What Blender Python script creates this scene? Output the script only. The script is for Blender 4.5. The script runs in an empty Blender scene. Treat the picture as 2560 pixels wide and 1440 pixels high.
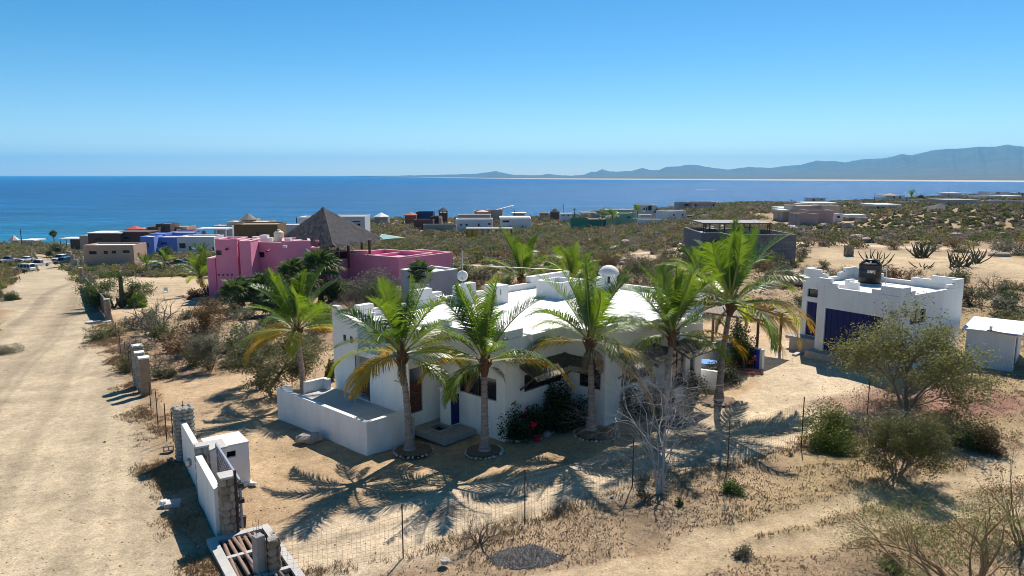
import bpy, math, random
import numpy as np
from mathutils import Vector, Matrix, Euler

# ---------------------------------------------------------------- camera, sky, sun, exposure
H = 11.0
F = 1820.0
PT = math.atan(283.0 / F); CP, SP = math.cos(PT), math.sin(PT)
scene = bpy.context.scene
cam_d = bpy.data.cameras.new('camera'); cam = bpy.data.objects.new('camera', cam_d)
scene.collection.objects.link(cam); scene.camera = cam
cam.location = (0, 0, H); cam.rotation_euler = (math.pi / 2 - PT, 0, 0)
cam_d.sensor_width = 36; cam_d.lens = 36 * F / 2560; cam_d.clip_start = 0.5; cam_d.clip_end = 60000
SUN_AZ, SUN_EL = 20.0, 48.0
world = bpy.data.worlds.new('World'); scene.world = world; world.use_nodes = True
wn = world.node_tree.nodes; wl = world.node_tree.links; wn.clear()
sky = wn.new('ShaderNodeTexSky'); sky.sky_type = 'NISHITA'; sky.sun_disc = False
sky.sun_elevation = math.radians(SUN_EL); sky.sun_rotation = math.radians(SUN_AZ)
sky.altitude = 50; sky.air_density = 0.7; sky.dust_density = 0.1; sky.ozone_density = 1.2
hs = wn.new('ShaderNodeHueSaturation'); hs.inputs['Saturation'].default_value = 1.42; hs.inputs['Hue'].default_value = 0.492
bg = wn.new('ShaderNodeBackground'); bg.inputs['Strength'].default_value = 0.083
wo = wn.new('ShaderNodeOutputWorld')
wl.new(sky.outputs[0], hs.inputs['Color']); wl.new(hs.outputs[0], bg.inputs[0]); wl.new(bg.outputs[0], wo.inputs[0])
sd = bpy.data.lights.new('sun', 'SUN'); sd.energy = 4.9; sd.angle = math.radians(0.53); sd.color = (1.0, 0.935, 0.83)
sun = bpy.data.objects.new('sun', sd); scene.collection.objects.link(sun)
_a, _e = math.radians(SUN_AZ), math.radians(SUN_EL)
sdir = Vector((math.sin(_a) * math.cos(_e), math.cos(_a) * math.cos(_e), math.sin(_e)))
sun.rotation_euler = (-sdir).to_track_quat('-Z', 'Y').to_euler(); sun.location = (30, 60, 60)
vs = scene.view_settings; vs.view_transform = 'Standard'; vs.look = 'None'; vs.exposure = 0.56; vs.gamma = 1; vs.use_curve_mapping = False
scene.cycles.max_bounces = 7; scene.cycles.diffuse_bounces = 4; scene.cycles.glossy_bounces = 3
scene.cycles.transparent_max_bounces = 6; scene.cycles.volume_bounces = 1; scene.cycles.caustics_reflective = False
scene.cycles.use_denoising = True; scene.cycles.denoising_prefilter = 'ACCURATE'; scene.cycles.pixel_filter_type = 'BLACKMAN_HARRIS'; scene.cycles.filter_width = 0.95

# ---------------------------------------------------------------- helpers
COL = scene.collection
rng = random.Random(7)

def pxu(px): return (px - 1280.0) / F
def zof(py, Y):
    v = (py - 720.0) / F
    return H + Y * (-SP - v * CP) / (CP - v * SP)
def at(px, Y, z): return (pxu(px) * (Y * CP - (z - H) * SP), Y)
def G(px, py, z=0.0):
    u = pxu(px); v = (py - 720.0) / F
    d = (u, CP - v * SP, -SP - v * CP); t = (z - H) / d[2]
    return Vector((d[0] * t, d[1] * t, z))

UC = np.array([pxu(x) for x in (-1200, 0, 640, 1000, 1280, 1920, 2560, 3900)])
YR = np.array([0, 12, 20, 30, 40, 52, 80, 120, 160, 230, 320, 430, 520, 700, 900.0])
ZT = np.array([
 [0.6, 0.2, 0.0, 0, 0.0, 0.1, 0.2, 0.4],
 [0.6, 0.2, 0.0, 0, 0.0, 0.1, 0.2, 0.4],
 [0.6, 0.1, 0.0, 0, 0.0, 0.1, 0.2, 0.5],
 [0.4, -0.5, -0.1, -0.2, 0.0, 0.2, 0.3, 0.6],
 [0.0, -1.3, -0.6, -0.25, 0.0, 0.3, 0.4, 0.7],
 [-1, -2.2, -1.3, -0.65, -0.2, 0.3, 0.5, 1.0],
 [-3, -4.4, -3.4, -2.1, -1.2, 0.3, 0.9, 1.5],
 [-6, -7.2, -6.6, -4.7, -3.4, -0.1, 0.8, 1.8],
 [-9, -10.2, -9.6, -7.3, -5.6, -1.2, 0.6, 1.8],
 [-14, -15.0, -14.5, -11.0, -9.0, -3.2, -0.2, 1.2],
 [-21, -22.0, -20.0, -13.6, -12.0, -5.3, -1.6, 0.0],
 [-29.6, -29.6, -26.5, -15.2, -14.6, -7.2, -3.0, -2.0],
 [-33, -33, -31.5, -27.0, -22.0, -9.2, -4.3, -4.0],
 [-36, -36, -36, -35.5, -34, -16.0, -6.0, -6.0],
 [-40, -40, -40, -40, -40, -34.0, -20.0, -16.0]])
def tz(X, Y):
    """terrain height (numpy arrays or floats)"""
    X = np.asarray(X, float); Y = np.asarray(Y, float)
    Yc = np.clip(Y, 0.0, 899.9)
    u = np.clip(X / np.maximum(Y, 14.0), UC[0], UC[-1] - 1e-6)
    i = np.clip(np.searchsorted(YR, Yc, side='right') - 1, 0, len(YR) - 2)
    j = np.clip(np.searchsorted(UC, u, side='right') - 1, 0, len(UC) - 2)
    a = (Yc - YR[i]) / (YR[i + 1] - YR[i]); b = (u - UC[j]) / (UC[j + 1] - UC[j])
    b = b * b * (3 - 2 * b)
    return (ZT[i, j] * (1 - a) + ZT[i + 1, j] * a) * (1 - b) + (ZT[i, j + 1] * (1 - a) + ZT[i + 1, j + 1] * a) * b
def T(px, py):
    """the ground point seen at a picture position"""
    u = pxu(px); v = (py - 720.0) / F
    d = (u, CP - v * SP, -SP - v * CP)
    lo, hi = 5.0, 900.0
    ts = np.geomspace(6, 1500, 1500)
    zz = H + d[2] * ts - tz(d[0] * ts, d[1] * ts)
    k = np.argmax(zz < 0)
    t0, t1 = ts[max(k - 1, 0)], ts[k]
    f0, f1 = zz[max(k - 1, 0)], zz[k]
    t = t0 + (t1 - t0) * f0 / (f0 - f1) if f0 != f1 else t0
    X, Y = d[0] * t, d[1] * t
    return Vector((X, Y, float(tz(X, Y))))
def TY(px, Y):
    z = 0.0
    for _ in range(6):
        X, _y = at(px, Y, z); z = float(tz(X, Y))
    return Vector((X, Y, z))

def srgb(r, g, b):
    f = lambda c: (c / 255 / 12.92) if c / 255 <= 0.04045 else ((c / 255 + 0.055) / 1.055) ** 2.4
    return (f(r), f(g), f(b))

MATS = {}
def mat(name, c, rough=0.8, c2=None, scale=4.0, bump=0.0, bscale=30.0, rand=0.0, metal=0.0, spec=0.3, trans=0.0, detail=4.0, stretch=None, coat=0.0, tcol=None):
    if name in MATS: return MATS[name]
    m = bpy.data.materials.new(name); m.use_nodes = True
    n = m.node_tree.nodes; l = m.node_tree.links
    p = n['Principled BSDF']
    p.inputs['Roughness'].default_value = rough; p.inputs['Metallic'].default_value = metal
    p.inputs['Specular IOR Level'].default_value = spec; p.inputs['Coat Weight'].default_value = coat
    p.inputs['Base Color'].default_value = (*c, 1)
    tc = n.new('ShaderNodeTexCoord'); src = tc.outputs['Object']
    if stretch:
        mp = n.new('ShaderNodeMapping'); mp.inputs['Scale'].default_value = stretch; l.new(src, mp.inputs[0]); src = mp.outputs[0]
    out = None
    if c2 is not None:
        nz = n.new('ShaderNodeTexNoise'); nz.inputs['Scale'].default_value = scale; nz.inputs['Detail'].default_value = detail
        nz.inputs['Roughness'].default_value = 0.65
        l.new(src, nz.inputs['Vector'])
        r = n.new('ShaderNodeValToRGB'); r.color_ramp.elements[0].position = 0.32; r.color_ramp.elements[1].position = 0.68
        r.color_ramp.elements[0].color = (*c, 1); r.color_ramp.elements[1].color = (*c2, 1)
        l.new(nz.outputs['Fac'], r.inputs[0]); out = r.outputs[0]
    if rand > 0:
        oi = n.new('ShaderNodeObjectInfo'); h = n.new('ShaderNodeHueSaturation')
        mr = n.new('ShaderNodeMapRange'); mr.inputs[3].default_value = 1 - rand; mr.inputs[4].default_value = 1 + rand
        l.new(oi.outputs['Random'], mr.inputs[0]); l.new(mr.outputs[0], h.inputs['Value'])
        mh = n.new('ShaderNodeMapRange'); mh.inputs[3].default_value = 0.5 - rand * 0.07; mh.inputs[4].default_value = 0.5 + rand * 0.07
        mm = n.new('ShaderNodeMath'); mm.operation = 'FRACT'; ml = n.new('ShaderNodeMath'); ml.operation = 'MULTIPLY'; ml.inputs[1].default_value = 7.31
        l.new(oi.outputs['Random'], ml.inputs[0]); l.new(ml.outputs[0], mm.inputs[0]); l.new(mm.outputs[0], mh.inputs[0]); l.new(mh.outputs[0], h.inputs['Hue'])
        if out: l.new(out, h.inputs['Color'])
        else: h.inputs['Color'].default_value = (*c, 1)
        out = h.outputs[0]
    if out: l.new(out, p.inputs['Base Color'])
    if bump > 0:
        nb = n.new('ShaderNodeTexNoise'); nb.inputs['Scale'].default_value = bscale; nb.inputs['Detail'].default_value = 6
        l.new(src, nb.inputs['Vector'])
        b = n.new('ShaderNodeBump'); b.inputs['Strength'].default_value = bump; b.inputs['Distance'].default_value = 0.03
        l.new(nb.outputs['Fac'], b.inputs['Height']); l.new(b.outputs[0], p.inputs['Normal'])
    if trans > 0:
        tr = n.new('ShaderNodeBsdfTranslucent'); mx = n.new('ShaderNodeMixShader'); mx.inputs[0].default_value = trans
        if tcol: tr.inputs[0].default_value = (*tcol, 1)
        elif out: l.new(out, tr.inputs[0])
        else: tr.inputs[0].default_value = (*c, 1)
        l.new(p.outputs[0], mx.inputs[1]); l.new(tr.outputs[0], mx.inputs[2])
        l.new(mx.outputs[0], n['Material Output'].inputs[0])
    MATS[name] = m
    return m

class MB:
    def __init__(s): s.v = []; s.f = []
    def add(s, vs_, fs):
        o = len(s.v); s.v.extend(vs_); s.f.extend([tuple(i + o for i in f) for f in fs]); return s
    def box(s, x0, y0, z0, x1, y1, z1):
        return s.add([(x0, y0, z0), (x1, y0, z0), (x1, y1, z0), (x0, y1, z0), (x0, y0, z1), (x1, y0, z1), (x1, y1, z1), (x0, y1, z1)],
                     [(3, 2, 1, 0), (4, 5, 6, 7), (0, 1, 5, 4), (1, 2, 6, 5), (2, 3, 7, 6), (3, 0, 4, 7)])
    def beam(s, a, b, w, h):
        a = Vector(a); b = Vector(b); d = (b - a).normalized()
        side = d.cross(Vector((0, 0, 1)));
        if side.length < 1e-3: side = Vector((1, 0, 0))
        side.normalize(); up = side.cross(d)
        vv = []
        for p in (a, b):
            for sx, sz in ((-1, -1), (1, -1), (1, 1), (-1, 1)): vv.append(tuple(p + side * sx * w / 2 + up * sz * h / 2))
        return s.add(vv, [(0, 1, 2, 3), (7, 6, 5, 4), (0, 4, 5, 1), (1, 5, 6, 2), (2, 6, 7, 3), (3, 7, 4, 0)])
    def tube(s, pts, rad, n=6, cap=True):
        pts = [Vector(p) for p in pts]
        if not isinstance(rad, (list, tuple)): rad = [rad] * len(pts)
        vv = []; ff = []
        for i, p in enumerate(pts):
            d = (pts[min(i + 1, len(pts) - 1)] - pts[max(i - 1, 0)])
            if d.length < 1e-9: d = Vector((0, 0, 1))
            d.normalize()
            a = d.cross(Vector((0.31, 0.17, 0.93)) if abs(d.z) < 0.9 else Vector((1, 0.1, 0))).normalized(); b = d.cross(a)
            for k in range(n):
                t = 2 * math.pi * k / n
                vv.append(tuple(p + (a * math.cos(t) + b * math.sin(t)) * rad[i]))
        for i in range(len(pts) - 1):
            for k in range(n):
                k2 = (k + 1) % n; ff.append((i * n + k, i * n + k2, (i + 1) * n + k2, (i + 1) * n + k))
        if cap: ff.append(tuple(range(n - 1, -1, -1))); ff.append(tuple((len(pts) - 1) * n + k for k in range(n)))
        return s.add(vv, ff)
    def lathe(s, prof, n=20, c=(0, 0, 0)):
        vv = []; ff = []
        for r, z in prof:
            for k in range(n):
                t = 2 * math.pi * k / n; vv.append((c[0] + r * math.cos(t), c[1] + r * math.sin(t), c[2] + z))
        for i in range(len(prof) - 1):
            for k in range(n):
                k2 = (k + 1) % n; ff.append((i * n + k, i * n + k2, (i + 1) * n + k2, (i + 1) * n + k))
        ff.append(tuple(range(n - 1, -1, -1))); ff.append(tuple((len(prof) - 1) * n + k for k in range(n)))
        return s.add(vv, ff)
    def prism(s, poly, z0, z1):
        n = len(poly); vv = [(x, y, z0) for x, y in poly] + [(x, y, z1) for x, y in poly]
        return s.add(vv, [tuple(range(n - 1, -1, -1)), tuple(range(n, 2 * n))] + [(i, (i + 1) % n, n + (i + 1) % n, n + i) for i in range(n)])
    def rock(s, c, r, rg, sq=(1, 1, 0.7), n=7, m=4):
        vv = [(0, 0, -1)]; ff = []
        for i in range(1, m):
            th = math.pi * i / m
            for k in range(n):
                t = 2 * math.pi * k / n
                q = 1 + rg.uniform(-0.2, 0.18)
                vv.append((math.sin(th) * math.cos(t) * q, math.sin(th) * math.sin(t) * q, -math.cos(th) * q))
        vv.append((0, 0, 1))
        for k in range(n):
            ff.append((0, 1 + (k + 1) % n, 1 + k)); o = 1 + (m - 2) * n; ff.append((len(vv) - 1, o + k, o + (k + 1) % n))
        for i in range(m - 2):
            for k in range(n):
                a = 1 + i * n + k; b = 1 + i * n + (k + 1) % n; ff.append((a, b, b + n, a + n))
        vv = [(c[0] + x * r * sq[0], c[1] + y * r * sq[1], c[2] + z * r * sq[2]) for x, y, z in vv]
        return s.add(vv, ff)
    def wall(s, p0, p1, z0, z1, t, ops=()):
        """wall from p0 to p1 (its outer face on that line, thickness to the left), with openings (s0, s1, za, zb)"""
        p0 = Vector((p0[0], p0[1])); p1 = Vector((p1[0], p1[1])); d = (p1 - p0); L = d.length; d = d / L; nrm = Vector((-d.y, d.x))
        def bx(a, b, za, zb):
            if b - a < 1e-4 or zb - za < 1e-4: return
            q = [p0 + d * a, p0 + d * b, p0 + d * b + nrm * t, p0 + d * a + nrm * t]
            s.prism([(w.x, w.y) for w in q], za, zb)
        ks = sorted({0.0, L} | {min(max(v, 0), L) for o in ops for v in o[:2]})
        # merge neighbouring columns that have the same holes
        cols = []
        for a, b in zip(ks[:-1], ks[1:]):
            h = tuple(sorted((o[2], o[3]) for o in ops if o[0] < (a + b) / 2 < o[1]))
            if cols and cols[-1][2] == h: cols[-1][1] = b
            else: cols.append([a, b, h])
        for a, b, h in cols:
            z = z0
            for za, zb in h: bx(a, b, z, za); z = zb
            bx(a, b, z, z1)
        return s
    def ring(s, poly, z0, tops, t, ops=None):
        """closed ring of walls, counter-clockwise; convex corners butt"""
        n = len(poly); ops = ops or {}
        for i in range(n):
            a, b, c = Vector(poly[i]), Vector(poly[(i + 1) % n]), Vector(poly[(i + 2) % n])
            conv = (b - a).cross(c - b) > 0
            L = (b - a).length; e = b - (b - a) / L * (t if conv else 0)
            zt = tops[i] if not isinstance(tops, (int, float)) else tops
            s.wall(a, e, z0, zt + 0.0007 * i, t, ops.get(i, ()))
        return s
    def mesh(s, name, smooth=False):
        me = bpy.data.meshes.new(name); me.from_pydata([tuple(map(float, v)) for v in s.v], [], s.f)
        if smooth: me.polygons.foreach_set('use_smooth', [True] * len(me.polygons))
        me.update(); return me

def link(o, parent=None):
    COL.objects.link(o)
    if parent is not None: o.parent = parent
    return o
def tag(o, label=None, cat=None, group=None, kind=None):
    if label: o['label'] = label
    if cat: o['category'] = cat
    if group: o['group'] = group
    if kind: o['kind'] = kind
    return o
def thing(name, label, cat, loc=(0, 0, 0), rz=0.0, group=None):
    o = bpy.data.objects.new(name, None); o.empty_display_size = 0.3
    o.location = loc; o.rotation_euler = (0, 0, rz)
    return tag(link(o), label, cat, group)
def obj(name, mb, m, parent=None, smooth=False, loc=None, rot=None, label=None, bevel=0.0):
    me = mb if isinstance(mb, bpy.types.Mesh) else mb.mesh(name, smooth)
    if m is not None and len(me.materials) == 0:
        for q in (m if isinstance(m, (list, tuple)) else [m]): me.materials.append(q)
    o = bpy.data.objects.new(name, me); link(o, parent)
    if loc is not None: o.location = loc
    if rot is not None: o.rotation_euler = rot
    if label: o['label'] = label
    if bevel:
        b = o.modifiers.new('bevel', 'BEVEL'); b.width = bevel; b.segments = 2; b.limit_method = 'ANGLE'
    return o
def np_mesh(name, V, Fq, m=None, smooth=False):
    """fast mesh from arrays; Fq (n,3) or (n,4)"""
    me = bpy.data.meshes.new(name); V = np.asarray(V, np.float32); Fq = np.asarray(Fq, np.int32)
    k = Fq.shape[1]; me.vertices.add(len(V)); me.vertices.foreach_set('co', V.ravel())
    me.loops.add(Fq.size); me.loops.foreach_set('vertex_index', Fq.ravel())
    me.polygons.add(len(Fq)); me.polygons.foreach_set('loop_start', np.arange(0, Fq.size, k, dtype=np.int32))
    me.polygons.foreach_set('loop_total', np.full(len(Fq), k, np.int32))
    if smooth: me.polygons.foreach_set('use_smooth', np.ones(len(Fq), bool))
    if m is not None: me.materials.append(m)
    me.update(calc_edges=True); me.validate(); return me
def copy_tree(o, parent=None, **kw):
    c = o.copy(); link(c, parent)
    for k_, v_ in kw.items():
        if v_ is not None: c[k_] = v_
    for ch in list(o.children): copy_tree(ch, c)
    return c
# ---------------------------------------------------------------- terrain
def seg_dist(X, Y, pts):
    best = np.full(X.shape, 1e9)
    for (ax, ay), (bx_, by_) in zip(pts[:-1], pts[1:]):
        dx, dy = bx_ - ax, by_ - ay; L2 = dx * dx + dy * dy + 1e-9
        t = np.clip(((X - ax) * dx + (Y - ay) * dy) / L2, 0, 1)
        best = np.minimum(best, np.hypot(X - ax - t * dx, Y - ay - t * dy))
    return best
def in_poly(X, Y, poly):
    inside = np.zeros(X.shape, bool); n = len(poly)
    for i in range(n):
        x0, y0 = poly[i]; x1, y1 = poly[(i + 1) % n]
        c = ((y0 > Y) != (y1 > Y)) & (X < (x1 - x0) * (Y - y0) / (y1 - y0 + 1e-12) + x0)
        inside ^= c
    return inside
def sm(x, a, b): t = np.clip((x - a) / (b - a), 0, 1); return t * t * (3 - 2 * t)
_rs = np.random.RandomState(3)
def make_noise(seed, base, octs=4):
    r = np.random.RandomState(seed); W = []
    for o in range(octs):
        for _ in range(7):
            a = r.uniform(0, 2 * np.pi); f = base * 2 ** o * r.uniform(0.7, 1.35)
            W.append((math.cos(a) * f, math.sin(a) * f, r.uniform(0, 6.28), 0.6 ** o))
    nrm = math.sqrt(sum(w[3] ** 2 for w in W) / 2)
    def fn(X, Y):
        s = np.zeros(np.shape(X))
        for fx, fy, ph, am in W: s = s + am * np.sin(X * fx + Y * fy + ph)
        return s / nrm
    return fn
N1 = make_noise(1, 0.5); N2 = make_noise(2, 0.12); N3 = make_noise(5, 1.6, 3); N4 = make_noise(9, 0.03, 3)

def gp(l): return [tuple(T(x, y)[:2]) for x, y in l]
road_poly = gp([(520, 1500), (440, 1350), (410, 1210), (360, 1080), (300, 980), (262, 890), (235, 810), (207, 745), (190, 690), (168, 664), (140, 648), (112, 632)]) \
          + gp([(88, 632), (84, 650), (75, 668), (40, 690), (15, 740), (5, 800)])
_l = T(-60, 900); _l2 = T(-300, 1100)
road_poly += [tuple(_l[:2]), tuple(_l2[:2]), (_l2.x - 3, 5.0), (-6.0, 5.0)]
drive_poly = gp([(676, 1500), (690, 1345), (850, 1290), (1000, 1245), (1150, 1215), (1300, 1185), (1450, 1150), (1600, 1112), (1700, 1072), (1800, 1040), (1900, 965), (1880, 890), (1990, 845), (2036, 905), (2200, 935), (2420, 985), (2440, 970),
                 (2170, 1038), (2005, 1112), (1822, 1160), (1581, 1222), (1312, 1312), (1008, 1398), (900, 1438)])
yard_poly = gp([(600, 1500), (560, 1320), (430, 1120), (380, 1000), (350, 960), (560, 940), (700, 930), (830, 870), (1900, 800), (2000, 830), (2040, 900), (2480, 990), (2005, 1112), (1581, 1222), (1008, 1398), (760, 1500)])
track_lines = [gp([(1180, 1520), (1500, 1440), (1800, 1390), (2150, 1330), (2560, 1260)]), gp([(1750, 1365), (2000, 1300), (2200, 1240), (2400, 1205), (2620, 1185)]), gp([(2380, 1210), (2480, 1190), (2600, 1150)])]
far_road = gp([(1560, 640), (1680, 640), (1760, 625), (1900, 628), (2000, 606), (2120, 611), (2300, 618), (2460, 623), (2700, 635)])
far_road2 = gp([(1450, 640), (1640, 628), (1760, 612)])
clear_poly = gp([(1990, 640), (2060, 622), (2300, 630), (2640, 650), (2700, 720), (2500, 700), (2300, 690), (2050, 665)])
pinklot_poly = gp([(210, 745), (225, 690), (330, 680), (470, 700), (540, 720), (560, 745), (480, 790), (300, 795), (235, 790)])
litter_c = T(2330, 1000)

def zone(X, Y):
    rd = seg_dist(X, Y, road_poly + road_poly[:1]) * np.where(in_poly(X, Y, road_poly), -1, 1) + 0.35 * N1(X, Y)
    dd = seg_dist(X, Y, drive_poly + drive_poly[:1]) * np.where(in_poly(X, Y, drive_poly), -1, 1) + 0.3 * N1(X, Y)
    yd = seg_dist(X, Y, yard_poly + yard_poly[:1]) * np.where(in_poly(X, Y, yard_poly), -1, 1) + 0.25 * N1(X, Y)
    td = np.minimum.reduce([seg_dist(X, Y, l) for l in track_lines]) + 0.22 * N1(X, Y)
    fd = np.minimum(seg_dist(X, Y, far_road), seg_dist(X, Y, far_road2)) + 0.5 * N2(X, Y)
    cd = seg_dist(X, Y, clear_poly + clear_poly[:1]) * np.where(in_poly(X, Y, clear_poly), -1, 1) + 1.5 * N2(X, Y)
    pd = seg_dist(X, Y, pinklot_poly + pinklot_poly[:1]) * np.where(in_poly(X, Y, pinklot_poly), -1, 1) + 1.0 * N2(X, Y)
    return dict(road=1 - sm(rd, -0.5, 0.7), drive=1 - sm(dd, -0.5, 0.6), yard=1 - sm(yd, -0.4, 0.3), track=1 - sm(td, 0.35, 1.0),
                far=1 - sm(fd, 1.0, 2.6), clear=1 - sm(cd, -2, 2), pink=1 - sm(pd, -2, 1.5), rd=rd)
_rr = np.random.RandomState(12)
RUTS = [(xa, xa * 1.0 - 30 - 0.9 * k * 0, _rr.uniform(0.14, 0.45), _rr.uniform(-0.26, 0.15)) for k, xa in enumerate(np.linspace(-24, -8, 24))]
_dl = [T(700, 1420), T(1000, 1330), T(1300, 1250), T(1600, 1170), T(1850, 1085), T(2150, 1000)]
def DLINE(X, Y):
    best = np.full(X.shape, 1e9); sgn = np.zeros(X.shape)
    for a_, b_ in zip(_dl[:-1], _dl[1:]):
        dx, dy = b_.x - a_.x, b_.y - a_.y; L2 = dx * dx + dy * dy; t = np.clip(((X - a_.x) * dx + (Y - a_.y) * dy) / L2, 0, 1)
        ex, ey = X - a_.x - t * dx, Y - a_.y - t * dy; d = np.hypot(ex, ey); s_ = np.sign(dx * ey - dy * ex); m_ = d < best; best = np.where(m_, d, best); sgn = np.where(m_, s_, sgn)
    return best * sgn + 0.12 * N1(X, Y)
def ground_color(X, Y):
    z = zone(X, Y); n1 = N1(X, Y)[..., None]; n2 = N2(X, Y)[..., None]; n3 = N3(X, Y)[..., None]
    c = np.array([0.365, 0.26, 0.165]) * (1 + 0.10 * n1 + 0.08 * n3)
    g = sm(N2(X, Y) + 0.5 * N1(X, Y), 0.0, 1.6)[..., None]; c = c * (1 - g) + np.array([0.37, 0.27, 0.15]) * g
    r = sm(N2(X + 40, Y - 13) + 0.4 * N1(X, Y), 0.4, 1.8)[..., None]; c = c * (1 - 0.4 * r) + np.array([0.32, 0.20, 0.135]) * 0.4 * r
    def mixin(k, col, nv):
        nonlocal c
        w = z[k][..., None]; c = c * (1 - w) + np.array(col) * nv * w
    mixin('yard', (0.475, 0.335, 0.205), 1 + 0.05 * n1 + 0.05 * n2 + 0.03 * n3)
    mixin('pink', (0.53, 0.40, 0.26), 1 + 0.06 * n2)
    mixin('clear', (0.46, 0.345, 0.215), 1 + 0.10 * n2 + 0.05 * n1)
    mixin('track', (0.47, 0.355, 0.225), 1 + 0.05 * n3)
    mixin('far', (0.60, 0.475, 0.33), 1 + 0.03 * n3)
    mixin('drive', (0.56, 0.44, 0.305), 1 + 0.04 * n1 + 0.03 * n3)
    mixin('road', (0.455, 0.36, 0.245), 1 + 0.05 * n2 + 0.04 * n1 + 0.03 * n3)
    # tyre streaks running along the big road, and across the pale driveway
    st = np.zeros(X.shape)
    for (xa, xb, w_, am) in RUTS: st += am * np.exp(-((X - (xa + (xb - xa) * (Y - 15) / 60.0) + 0.25 * N2(X * 0, Y)) / w_) ** 2)
    w = z['road'][..., None]; c = c * (1 + w * st[..., None] * np.array([1.0, 1.0, 0.95]))
    dl = np.zeros(X.shape)
    for off, am in ((-1.5, 0.12), (-0.9, -0.20), (0.0, 0.10), (0.75, -0.20), (1.3, 0.10)): dl += am * np.exp(-((DLINE(X, Y) - off) / 0.22) ** 2)
    w = z['drive'][..., None]; c = c * (1 + w * dl[..., None])
    sp = np.clip(N3(X * 1.7, Y * 0.9) * 0.5 + N3(X + 31, Y * 1.3) * 0.5 - 0.75, 0, 1)[..., None] * (1 - 0.55 * z['road'][..., None]); c = c * (1 - 0.30 * sp)
    # fallen leaves under the big shrubs on the right
    d = np.hypot((X - litter_c.x) / 5.0, (Y - litter_c.y) / 3.2) + 0.18 * N1(X, Y)
    w = (1 - sm(d, 0.55, 1.1))[..., None]; c = c * (1 - 0.75 * w) + np.array([0.27, 0.13, 0.105]) * 0.75 * w
    # rough verge beside the road, browner
    w = ((1 - sm(np.abs(z['rd'] - 1.0), 0.3, 1.7)) * (Y < 90))[..., None]; c = c * (1 - 0.35 * w) + np.array([0.36, 0.23, 0.13]) * 0.35 * w
    return np.clip(c * 0.95, 0.02, 0.9)

def ground_relief(X, Y):
    near = 1 - sm(Y, 60, 140); z = zone(X, Y); smooth = np.maximum.reduce([z['road'], z['drive'], z['track'], 0.7 * z['yard']])
    h = (0.05 * N1(X, Y) + 0.028 * N3(X, Y)) * (1 - 0.75 * smooth) * near
    rows = np.linspace(0, 1, 2)
    h += 0.10 * N2(X, Y) * near * (1 - 0.7 * smooth)
    h += (0.8 * N4(X, Y)) * sm(Y, 70, 150) * (1 - sm(Y, 380, 420))
    return h
NU, NR = 560, 520
uu = np.linspace(-1.15, 1.15, NU); yy = np.geomspace(9.0, 900, NR)
Yg, Ug = np.meshgrid(yy, uu, indexing='ij'); Xg = Ug * Yg
Zg = tz(Xg, Yg) + ground_relief(Xg, Yg)
V = np.stack([Xg, Yg, Zg], -1).reshape(-1, 3)
ii, jj = np.meshgrid(np.arange(NR - 1), np.arange(NU - 1), indexing='ij')
q = np.stack([ii * NU + jj, ii * NU + jj + 1, (ii + 1) * NU + jj + 1, (ii + 1) * NU + jj], -1).reshape(-1, 4)
fc = V[q].mean(1)
zf = zone(fc[:, 0], fc[:, 1])
cls = np.zeros(len(q), int)
cls[zf['track'] > 0.5] = 3; cls[zf['far'] > 0.5] = 4; cls[zf['drive'] > 0.5] = 2; cls[zf['road'] > 0.5] = 1
gcol = ground_color(Xg, Yg).reshape(-1, 3)

gm = bpy.data.materials.new('dry_ground'); gm.use_nodes = True
n = gm.node_tree.nodes; l = gm.node_tree.links; p = n['Principled BSDF']; p.inputs['Roughness'].default_value = 0.95; p.inputs['Specular IOR Level'].default_value = 0.1
at_ = n.new('ShaderNodeAttribute'); at_.attribute_name = 'soil'
tc = n.new('ShaderNodeTexCoord')
def nz(scale, detail, rough=0.65, dist=0.0):
    t = n.new('ShaderNodeTexNoise'); t.inputs['Scale'].default_value = scale; t.inputs['Detail'].default_value = detail
    t.inputs['Roughness'].default_value = rough; t.inputs['Distortion'].default_value = dist; l.new(tc.outputs['Object'], t.inputs['Vector']); return t
def mr(src, a, b, c_, d_):
    m_ = n.new('ShaderNodeMapRange'); m_.inputs[1].default_value = a; m_.inputs[2].default_value = b; m_.inputs[3].default_value = c_; m_.inputs[4].default_value = d_
    l.new(src, m_.inputs[0]); return m_.outputs[0]
def mul(a, b):
    m_ = n.new('ShaderNodeMath'); m_.operation = 'MULTIPLY'; l.new(a, m_.inputs[0]); l.new(b, m_.inputs[1]); return m_.outputs[0]
a1 = nz(3.1, 8, 0.72); a2 = nz(14, 6, 0.7); a3 = nz(0.45, 5, 0.6, 0.6)
fac = mul(mul(mr(a1.outputs['Fac'], 0.3, 0.7, 0.74, 1.24), mr(a2.outputs['Fac'], 0.35, 0.65, 0.72, 1.22)), mr(a3.outputs['Fac'], 0.35, 0.65, 0.90, 1.09))
vm = n.new('ShaderNodeVectorMath'); vm.operation = 'SCALE'; l.new(at_.outputs['Color'], vm.inputs[0]); l.new(fac, vm.inputs['Scale'])
l.new(vm.outputs[0], p.inputs['Base Color'])
b1n = nz(9, 10, 0.75); bp = n.new('ShaderNodeBump'); bp.inputs['Strength'].default_value = 0.55; bp.inputs['Distance'].default_value = 0.06
l.new(b1n.outputs['Fac'], bp.inputs['Height']); l.new(bp.outputs[0], p.inputs['Normal'])

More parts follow.
